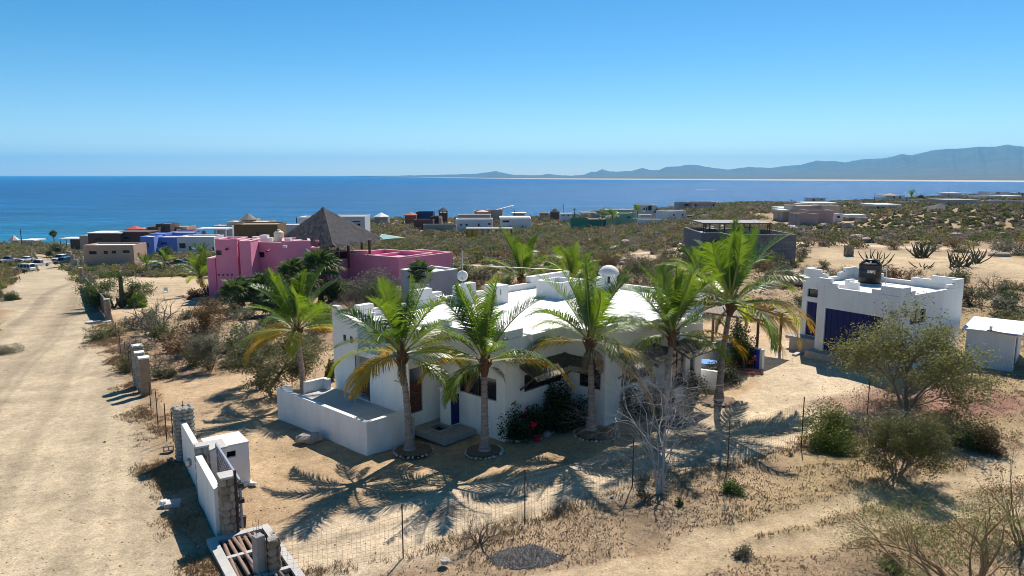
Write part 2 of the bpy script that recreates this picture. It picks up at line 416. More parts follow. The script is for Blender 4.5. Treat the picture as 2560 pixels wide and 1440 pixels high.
def sub_mesh(name, mask):
    qq = q[mask]; used, inv = np.unique(qq, return_inverse=True)
    me = np_mesh(name, V[used], inv.reshape(-1, 4), gm, True)
    ca = me.color_attributes.new('soil', 'FLOAT_COLOR', 'POINT')
    ca.data.foreach_set('color', np.concatenate([gcol[used], np.ones((len(used), 1))], 1).astype(np.float32).ravel())
    o = bpy.data.objects.new(name, me); link(o); o['kind'] = 'structure'; return o
sub_mesh('ground', cls == 0); sub_mesh('dirt_road', cls == 1); sub_mesh('driveway', cls == 2)
sub_mesh('dirt_track', cls == 3); sub_mesh('distant_road', cls == 4)
# coarse ground under and behind the camera and to the sides
gb = MB(); s_ = 1.15
gb.add([(-160, -120, 0.0), (160, -120, 0.2), (160, 9, 0.3), (9.0 * s_, 9.0, 0.15), (-9.0 * s_, 9.0, 0.15), (-160, 9, 0.3)], [(0, 1, 2, 3, 4, 5)])
me = gb.mesh('near_ground'); me.materials.append(gm)
ca = me.color_attributes.new('soil', 'FLOAT_COLOR', 'POINT')
ca.data.foreach_set('color', [0.42, 0.32, 0.21, 1] * len(me.vertices))
o = bpy.data.objects.new('ground', me); link(o); o['kind'] = 'structure'

# ---------------------------------------------------------------- sea
wm = bpy.data.materials.new('sea_water'); wm.use_nodes = True
n = wm.node_tree.nodes; l = wm.node_tree.links; p = n['Principled BSDF']
p.inputs['Roughness'].default_value = 0.25; p.inputs['IOR'].default_value = 1.33; p.inputs['Specular IOR Level'].default_value = 0.08
tc = n.new('ShaderNodeTexCoord'); sx = n.new('ShaderNodeSeparateXYZ'); l.new(tc.outputs['Object'], sx.inputs[0])
m1 = n.new('ShaderNodeMapRange'); m1.inputs[1].default_value = 380; m1.inputs[2].default_value = 3000; l.new(sx.outputs['Y'], m1.inputs[0])
r = n.new('ShaderNodeValToRGB'); e = r.color_ramp.elements
e[0].position = 0.0; e[0].color = (0.004, 0.15, 0.25, 1); e[1].position = 1.0; e[1].color = (0.003, 0.060, 0.20, 1)
e2_ = e.new(0.12); e2_.color = (0.004, 0.10, 0.25, 1); e3_ = e.new(0.4); e3_.color = (0.004, 0.070, 0.22, 1)
l.new(m1.outputs[0], r.inputs[0])
def wnz(sc, det, st):
    mp = n.new('ShaderNodeMapping'); mp.inputs['Scale'].default_value = st; mp.inputs['Rotation'].default_value = (0, 0, 0.25); l.new(tc.outputs['Object'], mp.inputs[0])
    t = n.new('ShaderNodeTexNoise'); t.inputs['Scale'].default_value = sc; t.inputs['Detail'].default_value = det; t.inputs['Roughness'].default_value = 0.6
    l.new(mp.outputs[0], t.inputs['Vector']); return t
w1 = wnz(0.012, 5, (0.5, 1.6, 1)); w2 = wnz(0.09, 8, (0.7, 2.2, 1)); w3 = wnz(0.55, 4, (1, 2, 1))
mrr = n.new('ShaderNodeMapRange'); mrr.inputs[1].default_value = 0.3; mrr.inputs[2].default_value = 0.7; mrr.inputs[3].default_value = 0.66; mrr.inputs[4].default_value = 1.34; l.new(w1.outputs['Fac'], mrr.inputs[0])
mr2 = n.new('ShaderNodeMapRange'); mr2.inputs[1].default_value = 0.3; mr2.inputs[2].default_value = 0.7; mr2.inputs[3].default_value = 0.62; mr2.inputs[4].default_value = 1.4; l.new(w2.outputs['Fac'], mr2.inputs[0])
mm = n.new('ShaderNodeMath'); mm.operation = 'MULTIPLY'; l.new(mrr.outputs[0], mm.inputs[0]); l.new(mr2.outputs[0], mm.inputs[1])
vm = n.new('ShaderNodeVectorMath'); vm.operation = 'SCALE'; l.new(r.outputs[0], vm.inputs[0]); l.new(mm.outputs[0], vm.inputs['Scale']); l.new(vm.outputs[0], p.inputs['Base Color'])
ad = n.new('ShaderNodeMath'); ad.operation = 'ADD'; l.new(w2.outputs['Fac'], ad.inputs[0]); l.new(w3.outputs['Fac'], ad.inputs[1])
bp = n.new('ShaderNodeBump'); bp.inputs['Strength'].default_value = 0.9; bp.inputs['Distance'].default_value = 1.6; l.new(ad.outputs[0], bp.inputs['Height']); l.new(bp.outputs[0], p.inputs['Normal'])
SEA = -29.0
o = obj('sea', MB().add([(-29000, 330, SEA), (29000, 330, SEA), (29000, 23500, SEA), (-29000, 23500, SEA)], [(0, 1, 2, 3)]), wm); o['kind'] = 'structure'
# a speedboat's white wake far out on the bay
wk = G(1775, 475, SEA)
tag(obj('boat_wake', MB().add([(wk.x - 38, wk.y - 9, SEA + 0.1), (wk.x + 20, wk.y, SEA + 0.5), (wk.x + 20, wk.y + 6, SEA + 0.5), (wk.x - 38, wk.y + 12, SEA + 0.1)], [(0, 1, 2, 3)]), mat('foam', (0.8, 0.85, 0.88), 0.6)), kind='stuff')

# ---------------------------------------------------------------- far shore and mountains
sil = np.array([(880, 441), (920, 440.6), (1000, 439), (1100, 437), (1190, 434.5), (1205, 432), (1240, 428), (1262, 433), (1285, 437), (1350, 438), (1370, 434.5), (1400, 438), (1430, 439), (1460, 437), (1478, 429), (1490, 430), (1505, 423), (1522, 428), (1540, 429), (1580, 427),
 (1605, 420), (1625, 425), (1648, 425), (1665, 417), (1700, 416), (1712, 412), (1740, 412), (1770, 418), (1820, 424), (1870, 417), (1925, 420), (1960, 415), (2000, 412), (2040, 401), (2060, 403), (2080, 402), (2110, 406), (2150, 398), (2200, 396), (2225, 392), (2250, 385),
 (2275, 388), (2330, 375), (2365, 372), (2400, 371), (2440, 367), (2480, 367), (2500, 363), (2512, 361), (2530, 365), (2560, 367), (2620, 360), (2700, 372), (2900, 378), (3300, 395), (4200, 405)])
shore = np.array([(880, 441), (1000, 443), (1280, 447.2), (1600, 449.2), (1900, 450.8), (2250, 452.6), (2560, 455), (3000, 459), (4200, 466)])
colx = np.concatenate([np.linspace(880, 2700, 420), np.linspace(2710, 4200, 60)])
sy = np.interp(colx, sil[:, 0], sil[:, 1]) + np.random.RandomState(4).normal(0, 0.25, len(colx)); shy = np.interp(colx, shore[:, 0], shore[:, 1])
D0 = 40.0 / (np.maximum(shy, 438.5) - 437.0) * F * 1.0
D0 = np.minimum(D0, 19500)
D1 = np.interp(colx, [880, 1280, 1900, 2560, 4200], [20000, 15500, 13500, 11500, 9500])
D1 = np.maximum(D1, D0 + 400)
zr = H + D1 * np.tan(np.arctan((720 - sy) / F) - PT)
zr = np.maximum(zr, SEA + 14)
rr = np.array([0, 0.0035, 0.008, 0.02, 0.12, 0.28, 0.45, 0.6, 0.72, 0.82, 0.9, 0.96, 1.0, 1.1, 1.3])
prof = np.array([0, 6.0, 9.0, 12.0, 0.05, 0.09, 0.16, 0.3, 0.48, 0.64, 0.8, 0.92, 1.0, 0.8, 0.2])
PV = []
rn = np.random.RandomState(8)
ph = rn.uniform(0, 6.28, 24)
for k, (r_, pf) in enumerate(zip(rr, prof)):
    D = D0 + (D1 - D0) * r_
    if k < 4: z = SEA - 0.5 + pf * np.ones_like(D)
    else:
        amp = pf * (zr - SEA - 12)
        ridg = sum(np.sin(colx * (0.02 * (i + 1)) * 1.7 + ph[i] + k * 0.7) / (i + 2) for i in range(10))
        z = SEA + 12 + amp * (1 + (0.16 * ridg if r_ < 0.95 else 0))
    PV.append(np.stack([(colx - 1280) / F * D * CP, D, z], -1))
PV = np.array(PV); K, C = PV.shape[:2]
ii, jj = np.meshgrid(np.arange(K - 1), np.arange(C - 1), indexing='ij')
qq = np.stack([ii * C + jj, ii * C + jj + 1, (ii + 1) * C + jj + 1, (ii + 1) * C + jj], -1).reshape(-1, 4)
rowi = np.repeat(np.arange(K - 1), C - 1)
def part_of(name, mask, m):
    used, inv = np.unique(qq[mask], return_inverse=True)
    o = bpy.data.objects.new(name, np_mesh(name, PV.reshape(-1, 3)[used], inv.reshape(-1, 4), m, True)); link(o); o['kind'] = 'structure'
part_of('far_beach', rowi < 2, mat('far_sand', (0.50, 0.45, 0.38), 0.9))
part_of('mountains', rowi >= 2, mat('mountain_rock', (0.05, 0.07, 0.06), 0.95, (0.10, 0.10, 0.085), 0.002))

# ---------------------------------------------------------------- haze over land and bay
hz = MB().box(-30000, -150, -70, 30000, 24000, 600)
hm = bpy.data.materials.new('haze_air'); hm.use_nodes = True
n = hm.node_tree.nodes; l = hm.node_tree.links; n.remove(n['Principled BSDF'])
pv = n.new('ShaderNodeVolumePrincipled'); pv.inputs['Color'].default_value = (0.10, 0.57, 1.0, 1); pv.inputs['Density'].default_value = 0.00005; pv.inputs['Anisotropy'].default_value = 0.0
l.new(pv.outputs[0], n['Material Output'].inputs['Volume'])
o = obj('haze', hz, hm); o['kind'] = 'stuff'
# ---------------------------------------------------------------- shared materials
WHITE = mat('white_stucco', (0.82, 0.81, 0.79), 0.85, (0.70, 0.685, 0.66), 1.6, bump=0.3, bscale=22, stretch=(1, 1, 0.35), detail=7)
ROOFW = mat('white_roof_coating', (0.80, 0.79, 0.765), 0.7, (0.58, 0.57, 0.545), 0.7, bump=0.2, bscale=9, detail=8)
CONC = mat('concrete', (0.36, 0.345, 0.325), 0.9, (0.27, 0.26, 0.245), 2.5, bump=0.4, bscale=25)
CONCL = mat('pale_concrete', (0.52, 0.50, 0.47), 0.9, (0.42, 0.40, 0.38), 3, bump=0.3, bscale=25)
GLASS = mat('dark_window_glass', (0.012, 0.014, 0.018), 0.08, spec=0.5)
DFRAME = mat('dark_window_frame', (0.03, 0.03, 0.035), 0.5)
NAVY = mat('navy_paint', (0.004, 0.011, 0.085), 0.6, (0.005, 0.013, 0.11), 2.0)
WOOD = mat('weathered_timber', (0.15, 0.075, 0.05), 0.85, (0.09, 0.05, 0.035), 6, bump=0.4, bscale=30, stretch=(1, 1, 5))
DWOOD = mat('dark_timber', (0.07, 0.045, 0.035), 0.85, (0.11, 0.07, 0.055), 8)
THATCH = mat('palm_thatch', (0.045, 0.04, 0.038), 0.95, (0.12, 0.105, 0.09), 7, bump=0.8, bscale=30)
THATCHL = mat('bleached_thatch', (0.42, 0.37, 0.29), 0.95, (0.26, 0.22, 0.17), 9, bump=0.8, bscale=30)
BLACKP = mat('black_plastic', (0.015, 0.015, 0.017), 0.45)
METAL = mat('galvanised_metal', (0.42, 0.42, 0.42), 0.45, metal=0.7)
STEEL = mat('rusty_pipe', (0.30, 0.205, 0.165), 0.7, (0.20, 0.13, 0.10), 5, bump=0.3)
DSTEEL = mat('dark_steel', (0.035, 0.025, 0.024), 0.6)
STONE = mat('field_stone', (0.34, 0.285, 0.22), 0.9, (0.24, 0.19, 0.145), 5, bump=0.6, bscale=14, rand=0.28)
STONEG = mat('grey_stone', (0.40, 0.375, 0.335), 0.9, (0.27, 0.25, 0.225), 5, bump=0.6, bscale=14, rand=0.25)
STONEW = mat('whitewashed_stone', (0.58, 0.54, 0.49), 0.9, (0.40, 0.36, 0.31), 6, bump=0.5, bscale=14, rand=0.25)
MORTAR = mat('mortar', (0.33, 0.30, 0.26), 0.95, (0.25, 0.225, 0.195), 8, bump=0.5)
BRICKRED = mat('red_brown_gate_boards', (0.13, 0.05, 0.035), 0.7, (0.08, 0.032, 0.024), 5)

def window(parent, p0, p1, z0, z1, inset=0.10, fr=0.05, name='window', mull=0, frame_m=None, glass=None):
    """window set into a wall whose outer face runs p0 -> p1 (wall to the left)"""
    p0 = Vector(p0); p1 = Vector(p1); d = (p1 - p0).normalized(); nn = Vector((-d.y, d.x)); L = (p1 - p0).length
    mb = MB(); a = p0 + nn * inset
    def seg(s0, s1, za, zb, t=0.06, off=0.0):
        q_ = [a + d * s0 - nn * off, a + d * s1 - nn * off, a + d * s1 + nn * (t - off), a + d * s0 + nn * (t - off)]
        mb.prism([(w.x, w.y) for w in q_], za, zb)
    e = 0.004
    seg(e, fr, z0 + e, z1 - e); seg(L - fr, L - e, z0 + e, z1 - e); seg(fr, L - fr, z1 - fr, z1 - e); seg(fr, L - fr, z0 + e, z0 + fr)
    for k in range(mull): x = L * (k + 1) / (mull + 1); seg(x - fr / 2, x + fr / 2, z0 + fr, z1 - fr, 0.05)
    w = obj(name, mb, frame_m or DFRAME, parent)
    g = MB(); q_ = [a + d * fr + nn * 0.03, a + d * (L - fr) + nn * 0.03, a + d * (L - fr) + nn * 0.045, a + d * fr + nn * 0.045]
    g.prism([(k.x, k.y) for k in q_], z0 + fr, z1 - fr); obj('pane', g, glass or GLASS, w)
    return w

# ---------------------------------------------------------------- the white house
HC = T(1263, 1103); HY = math.radians(-42.5)
house = thing('white_house', 'large white flat-roofed stucco house behind the row of tall coconut palms', 'house', (HC.x, HC.y, 0), HY)
# outer walls, counter-clockwise
poly = [(0, 0), (0, 4.0), (2.2, 4.0), (2.2, 8.2), (2.9, 8.2), (2.9, 11.3), (0.2, 11.3), (0.2, 16.5), (-9.8, 16.5), (-9.8, -1.7), (-7.8, -1.7), (-7.8, -1.0), (-3.9, -1.0), (-3.9, 0)]
ops = {0: [(1.2, 3.85, 1.85, 2.58)], 1: [(0.75, 1.95, 1.7, 2.6)], 2: [(1.25, 3.9, 1.6, 2.72)], 4: [(0.25, 1.5, 0.9, 2.7), (1.95, 2.4, 0.7, 2.75)], 10: [], 13: [(1.1, 3.4, 1.6, 2.55)]}
wl_ = MB(); tops = {9: 4.55, 10: 4.35, 13: 4.4, 0: 4.3, 8: 4.35, 7: 4.3, 5: 4.1, 4: 4.1, 3: 4.3, 2: 4.3, 1: 4.3, 6: 4.1}
wl_.ring(poly, -0.8, [tops.get(i, 4.3) for i in range(len(poly))], 0.22, ops)
obj('outer_wall', wl_, WHITE, house, bevel=0.0)
roof = MB().prism([(-0.22, 0.22), (-0.22, 4.2), (1.98, 4.2), (1.98, 8.4), (2.68, 8.4), (2.68, 11.08), (-0.02, 11.08), (-0.02, 16.28), (-9.58, 16.28), (-9.58, -1.48), (-8.02, -1.48), (-8.02, -0.78), (-4.12, -0.78), (-4.12, 0.22)], 3.8, 4.0)
obj('flat_roof', roof, ROOFW, house)
# stepped merlons on the parapet (built on top of the walls)
def merlon(x0, y0, x1, y1, z0, z1): obj('merlon', MB().box(x0 - 0.003, y0 - 0.003, z0, x1 + 0.003, y1 + 0.003, z1), WHITE, house, bevel=0.02)
for a_ in [(-0.85, 0.0, 0.0, 0.24, 4.41, 4.66), (-0.24, 0.24, 0.0, 1.1, 4.31, 4.66), (-1.5, 0.0, -0.85, 0.24, 4.41, 4.5), (-4.1, 0, -3.4, 0.24, 4.41, 4.66),
           (-10.02, 3.2, -9.58, 4.5, 4.37, 4.95), (-10.0, 4.5, -9.58, 5.2, 4.37, 4.68), (-10.0, 12.6, -9.58, 16.5, 4.37, 4.72), (-9.98, -0.3, -9.58, 0.6, 4.37, 4.62),
           (-7.98, -0.9, -7.6, -0.76, 4.31, 4.6), (1.98, 4.0, 2.2, 4.9, 4.31, 4.6), (1.4, 4.0, 1.98, 4.22, 4.31, 4.6), (-0.22, 15.6, 0.2, 16.5, 4.33, 4.6)]:
    merlon(*a_)
# notch step of the left tower
for a_ in [(-9.8, -1.7, -9.35, -1.46, 4.57, 4.8), (-8.25, -1.7, -7.8, -1.46, 4.57, 4.72)]: merlon(*a_)
# roof pieces: stair-like chimney blocks, skylight box, turret
for (x0, y0, x1, y1, z) in [(-9.5, 5.9, -8.9, 6.7, 4.95), (-8.9, 5.95, -8.4, 6.65, 5.15), (-8.2, 7.1, -7.2, 8.0, 5.0)]:
    b_ = obj('chimney_block', MB().box(x0, y0, 4.0, x1, y1, z), WHITE, house, bevel=0.02)
    obj('vent_slot', MB().box(x1 + 0.002, y0 + 0.2, z - 0.5, x1 + 0.012, y0 + 0.3, z - 0.2), CONC, b_)
sk = MB(); 
sk.ring([(-7.4, 10.6), (-5.6, 10.6), (-5.6, 12.6), (-7.4, 12.6)], 3.9, 4.95, 0.18)
sk.box(-7.22, 10.78, 4.5, -5.78, 12.42, 4.6); obj('roof_box', sk, WHITE, house)
tur = MB().lathe([(0.55, 3.9), (0.55, 5.0)], 20, (-5.6, 15.3, 0)); tr_ = obj('turret', tur, WHITE, house, smooth=False)
for k in range(4):
    t_ = -2.2 + k * 1.2; x_, y_ = -5.6 + 0.55 * math.cos(t_), 15.3 + 0.55 * math.sin(t_)
    obj('arrow_slot', MB().beam((x_, y_, 4.5), (x_, y_, 4.92), 0.22, 0.04), DFRAME, tr_)
obj('dome', MB().lathe([(0.64, 0), (0.65, 0.05), (0.60, 0.18), (0.50, 0.33), (0.36, 0.45), (0.18, 0.53), (0.02, 0.555)], 24, (-5.6, 15.3, 5.0)), ROOFW, tr_, smooth=True)
obj('curved_buttress', MB().add(*(lambda pr: ([(x, -0.14 + 15.0 * 0 + y, z) for (y, z) in pr for x in (-5.75, -5.45)], [(0, 2, 4, 6, 8, 10, 12), (13, 11, 9, 7, 5, 3, 1)] + [(2 * i, 2 * i + 1, (2 * i + 3) % 14, (2 * i + 2) % 14) for i in range(7)]))([(14.8, 4.0), (14.8, 4.95), (14.2, 4.9), (13.6, 4.7), (13.0, 4.45), (12.2, 4.25), (11.2, 4.0)])), WHITE, house)
# porch wing with gated openings
pw = MB(); pw.wall((-7.8, -1.9), (-4.1, -1.9), -0.8, 3.0, 0.2, [(0.12, 1.05, 0.72, 2.75)]); pw.wall((-3.9, -1.9), (-3.9, -1.0), -0.8, 3.004, 0.2, [(0.05, 0.78, 0.72, 2.75)])
pw.box(-7.8, -1.7, 2.78, -4.1, -1.22, 2.998); obj('porch_wall', pw, WHITE, house)
obj('porch_floor', MB().box(-7.7, -1.69, 0.3, -4.12, -1.23, 0.70), CONCL, house)
def board_gate(x0, y0, x1, y1, z0, z1, nb):
    fr_ = MB(); e_ = Vector((x1 - x0, y1 - y0, 0)).normalized() * 0.03
    for zz in (z0, z1): fr_.beam((x0, y0, zz), (x1, y1, zz), 0.05, 0.06)
    for q0, sg in (((x0, y0), 1), ((x1, y1), -1)): fr_.beam((q0[0] + e_.x * sg, q0[1] + e_.y * sg, z0), (q0[0] + e_.x * sg, q0[1] + e_.y * sg, z1), 0.05, 0.05)
    g = obj('porch_gate', fr_, BRICKRED, house)
    me_ = None
    for k in range(nb):
        t_ = (k + 0.5) / nb; z_ = z0 + 0.03 + (z1 - z0 - 0.06) * t_
        if me_ is None: me_ = MB().beam((x0, y0, 0), (x1, y1, 0), 0.03, (z1 - z0) / nb * 0.8).mesh('board'); me_.materials.append(BRICKRED)
        obj('board', me_, None, g, loc=(0, 0, z_))
board_gate(-7.65, -1.82, -6.8, -1.82, 1.0, 2.1, 9); board_gate(-3.98, -1.8, -3.98, -1.15, 0.8, 2.1, 9)
for y_, xx in ((-1.9, -7.72), (-1.9, -6.72)): obj('brick_jamb', MB().box(xx - 0.03, -1.915, 0.72, xx + 0.03, -1.902, 2.75), BRICKRED, house)
for (s0, s1) in ((-6.35, -6.05), (-4.9, -4.6)): obj('wall_slot', MB().box(s0, -1.912, 2.05, s1, -1.902, 2.1), CONC, house)
for x_ in (-8.82, -8.28): obj('glass_block_window', MB().box(x_ - 0.09, -1.72, 3.2, x_ + 0.09, -1.702, 3.5), DFRAME, house)
obj('wall_lamp', MB().box(-7.25, -1.14, 3.15, -7.05, -1.002, 3.4), DFRAME, house)
# windows
window(house, (0, 1.2), (0, 3.85), 1.85, 2.58, mull=2); window(house, (0.0 + 2.2 - 1.45, 4.0), (2.2 - 0.25, 4.0), 1.7, 2.6, name='window')
window(house, (2.2, 5.25), (2.2, 7.9), 1.6, 2.72, mull=2); window(house, (2.9, 8.45), (2.9, 9.7), 0.9, 2.7, mull=1); window(house, (2.9, 10.15), (2.9, 10.6), 0.7, 2.75)
w_ = window(house, (-3.9 + 1.1, 0), (-3.9 + 3.4, 0), 1.6, 2.55, mull=1); 
# added box behind the openings, its dim colour standing in for indoor shade
obj('shade_backing', MB().box(-9.4, 0.5, -0.3, -0.4, 11.0, 3.7).box(-0.39, 4.4, -0.3, 1.8, 10.9, 3.7), mat('indoor_shade', (0.10, 0.095, 0.09), 0.9), house)
obj('security_lamp', MB().lathe([(0.03, 0), (0.10, 0.05), (0.09, 0.16)], 10, (-1.15, -0.1, 2.75)), ROOFW, house)
# thatched awnings: slats on a frame, two struts
def awning(axis, c, s0, s1, z, out=1.0, drop=0.5):
    """axis 'x': on a wall facing +x at x=c, from y=s0 to s1 ; axis 'y': wall facing -y at y=c, from x=s0 to s1"""
    f = (lambda s, o_, zz: (c + o_, s, zz)) if axis == 'x' else (lambda s, o_, zz: (s, c - o_, zz))
    fr_ = MB()
    for s in (s0 + 0.04, s1 - 0.04): fr_.beam(f(s, 0.02, z), f(s, out + 0.05, z - drop), 0.08, 0.09)
    fr_.beam(f(s0, out, z - drop), f(s1, out, z - drop), 0.07, 0.07)
    aw = obj('thatched_awning', fr_, WOOD, house)
    for s in (s0 + 0.04, s1 - 0.04): obj('strut', MB().beam(f(s, 0.02, z - 1.0), f(s, out * 0.75, z - drop * 0.75 - 0.05), 0.07, 0.07), WOOD, aw)
    nrow = 7; rg = random.Random(int(s0 * 10 + c * 7)); w_ = (s1 - s0)
    for k in range(nrow):
        o0 = out * k / nrow - 0.02; o1 = out * (k + 1.35) / nrow; z0_ = z + 0.09 - drop * k / nrow; z1_ = z + 0.05 - drop * (k + 1.35) / nrow
        mb = MB(); x = s0 - 0.03
        while x < s1 + 0.02:
            w2 = rg.uniform(0.08, 0.17); e = rg.uniform(-0.03, 0.04); q_ = rg.uniform(0, 0.03)
            mb.add([f(x, o0, z0_ + q_), f(x + w2, o0, z0_ + q_), f(x + w2, o1 + e, z1_ + q_), f(x, o1 + e, z1_ + q_),
                    f(x, o0, z0_ + q_ - 0.04), f(x + w2, o0, z0_ + q_ - 0.04), f(x + w2, o1 + e, z1_ + q_ - 0.04), f(x, o1 + e, z1_ + q_ - 0.04)],
                   [(0, 1, 2, 3), (7, 6, 5, 4), (0, 4, 5, 1), (1, 5, 6, 2), (2, 6, 7, 3), (3, 7, 4, 0)]); x += w2 + rg.uniform(-0.01, 0.012)
        obj('thatch_row', mb, THATCHL if k >= 6 else THATCH, aw)
awning('x', 0.0, 0.9, 3.9, 3.0, 1.0, 0.42); awning('y', 4.0, 0.12, 1.9, 2.95, 0.85, 0.35)
awning('x', 2.2, 4.95, 8.0, 3.08, 1.0, 0.42); awning('x', 2.9, 8.0, 10.7, 3.15, 1.1, 0.42)
awning('y', 8.2, 2.25, 2.85, 2.95, 0.6, 0.3)
# roof-edge shelf and conduit near the front corner
obj('scupper_tray', MB().box(-0.9, 1.4, 4.28, 0.25, 2.3, 4.36).box(-0.1, 1.4, 4.1, 0.25, 1.46, 4.30), ROOFW, house)

# satellite dish, mast
sdish = thing('satellite_dish', 'round white satellite dish on a mast standing on the house roof', 'dish', tuple(house.matrix_basis @ Vector((0, 0, 0)) if False else (0, 0, 0)))
Rm = Matrix.Translation((HC.x, HC.y, 0)) @ Matrix.Rotation(HY, 4, 'Z')
def HW(x, y, z): return Rm @ Vector((x, y, z))
q_ = HW(-9.0, 6.2, 5.15); sdish.location = q_
obj('mast', MB().tube([(0, 0.1, -0.2), (0, 0.1, 1.75)], 0.025, 8), METAL, sdish)
dm = MB().lathe([(0.02, 0.06), (0.12, 0.055), (0.24, 0.02), (0.30, -0.03), (0.29, -0.03), (0.23, 0.0), (0.11, 0.035), (0.02, 0.04)], 24)
obj('dish_reflector', dm, ROOFW, sdish, loc=(0, -0.02, 0.35), rot=(math.radians(80), 0, 0), smooth=True)
obj('feed_horn', MB().tube([(0, -0.03, 0.15), (0, -0.4, 0.3), (0, -0.4, 0.36)], 0.015, 6), DSTEEL, sdish)
for k, (a_, b_) in enumerate(((-4.5, 0.6), (5.5, -1.2))): obj('guy_wire', MB().tube([(0, 0.1, 0.95), (a_, 1.5 + b_, 0.55 + 0.1 * k)], 0.008, 3), METAL, sdish)

# terrace walls and floor
ter = thing('terrace', 'white walled terrace with bare concrete floor at the left end of the house', 'terrace', (HC.x, HC.y, 0), HY)
tw = MB(); tw.wall((-10.35, -4.5), (-3.5, -4.597), -1.2, 1.2, 0.2); tw.wall((-3.3, -4.6), (-3.3, -2.55), -0.6, 1.204, 0.2)
obj('front_wall', tw, WHITE, ter)
obj('back_wall', MB().wall((-10.35, -2.1), (-10.35, -3.1), -1.2, 1.2, 0.2).wall((-9.83, -1.9), (-10.35, -1.9), -1.2, 1.19, 0.2).wall((-10.35, -3.8), (-10.35, -4.3), -1.2, 1.2, 0.2), WHITE, ter)
obj('concrete_floor', MB().prism([(-10.15, -4.3), (-3.5, -4.4), (-3.5, -1.94), (-7.8, -1.94), (-7.8, -1.72), (-10.15, -1.72)], -0.6, 0.68), CONCL, ter)
obj('handrail', MB().tube([(-10.25, -3.75, 1.05), (-10.25, -3.75, 1.35), (-10.3, -3.15, 1.45), (-10.3, -3.15, 1.1)], 0.018, 6), DSTEEL, ter)
# stone step block leaning by the terrace wall
sb = T(771, 1102); tag(obj('stone_step', MB().rock((0, 0, 0.12), 0.5, random.Random(5), (1.25, 0.7, 0.42), 10, 5), STONEG, loc=sb, rot=(0, 0, 0.4)), 'flat grey stone step lying on sand below the terrace front wall', 'stone step')
# utility cabinet
cab = thing('utility_cabinet', 'white box cabinet with navy door against the front wall of the house', 'cabinet', tuple(HW(-2.72, -0.62, 0)), HY)
cb = MB(); cb.box(-0.62, 0.0, -0.3, 0.0, 0.61, 1.72); cb.box(-0.66, -0.04, 1.72, 0.04, 0.61, 1.78); obj('body', cb, WHITE, cab)
obj('door', MB().box(0.002, 0.08, 0.2, 0.03, 0.54, 1.52), NAVY, cab)
pad = thing('concrete_pad', 'low concrete pad with a square sump beside the utility cabinet', 'concrete pad', tuple(HW(-2.8, -0.95, 0)), HY)
obj('slab', MB().box(-1.1, -0.95, -0.1, 1.15, -0.42, 0.14).box(-1.1, 0.2, -0.1, 1.15, 0.85, 0.14).box(-1.1, -0.42, -0.1, -0.5, 0.2, 0.137).box(0.25, -0.42, -0.1, 1.15, 0.2, 0.137), CONC, pad)
obj('sump_frame', MB().box(-0.62, -0.54, 0.141, 0.37, -0.42, 0.2).box(-0.62, 0.2, 0.141, 0.37, 0.32, 0.2).box(-0.62, -0.42, 0.141, -0.5, 0.2, 0.2).box(0.25, -0.42, 0.141, 0.37, 0.2, 0.2), CONC, pad)
obj('sump_pit', MB().box(-0.5, -0.42, -0.1, 0.25, 0.2, 0.02), BLACKP, pad)

# patio with blue cloths at the far right end
pat = thing('patio_wall', 'low white patio wall hung inside with deep blue cloth, right of the thatched awnings', 'patio wall', tuple(HW(1.1, 14.6, 0)), HY)
obj('wall', MB().wall((0.0, 0.4), (-0.2, 3.0), -0.5, 1.5, 0.18).wall((2.6, 2.4), (0.0, 3.0), -0.5, 1.5, 0.18).wall((1.0, -2.9), (2.6, -2.6), -0.5, 1.2, 0.18), WHITE, pat)
bl = mat('blue_cloth', (0.015, 0.02, 0.28), 0.8, (0.03, 0.05, 0.4), 3)
for k in range(7):
    x0 = 0.05 + k * 0.34; y0 = 2.72 - k * 0.075
    obj('cloth_panel', MB().add([(x0, y0, 0.3), (x0 + 0.17, y0 - 0.1, 0.3), (x0 + 0.31, y0 - 0.06, 0.3), (x0, y0, 1.45), (x0 + 0.17, y0 - 0.1, 1.45), (x0 + 0.31, y0 - 0.06, 1.45)], [(0, 1, 4, 3), (1, 2, 5, 4)]), bl, pat)
tb = thing('blue_table', 'round bright blue table on the patio beside the white patio wall', 'table', tuple(HW(1.7, 14.2, 0)), HY)
obj('tabletop', MB().lathe([(0.55, 0.95), (0.55, 1.0)], 24), mat('sky_blue_plastic', (0.03, 0.22, 0.75), 0.4), tb)
obj('leg', MB().tube([(0, 0, -0.2), (0, 0, 0.95)], 0.05, 8), ROOFW, tb)
# timber ramada
ram = thing('ramada', 'flat grey-brown timber ramada behind the right end of the house', 'ramada', tuple(HW(1.0, 20.0, 0)), HY)
for x_ in (-1.2, 1.6):
    for y_ in (-1.5, 1.8): obj('post', MB().tube([(x_, y_, -0.5), (x_, y_, 2.75)], 0.08, 8), WOOD, ram)
for y_ in (-1.6, 1.9): obj('beam', MB().beam((-1.6, y_, 2.82), (2.0, y_, 2.82), 0.1, 0.14), WOOD, ram)
GREYW = mat('sun_bleached_boards', (0.30, 0.255, 0.215), 0.9, (0.22, 0.18, 0.15), 5)
sl = MB().box(-0.07, -2.0, 0, 0.07, 2.2, 0.035).mesh('board'); sl.materials.append(GREYW)
for k in range(22): obj('board', sl, None, ram, loc=(-1.6 + k * 0.17, 0, 2.895))

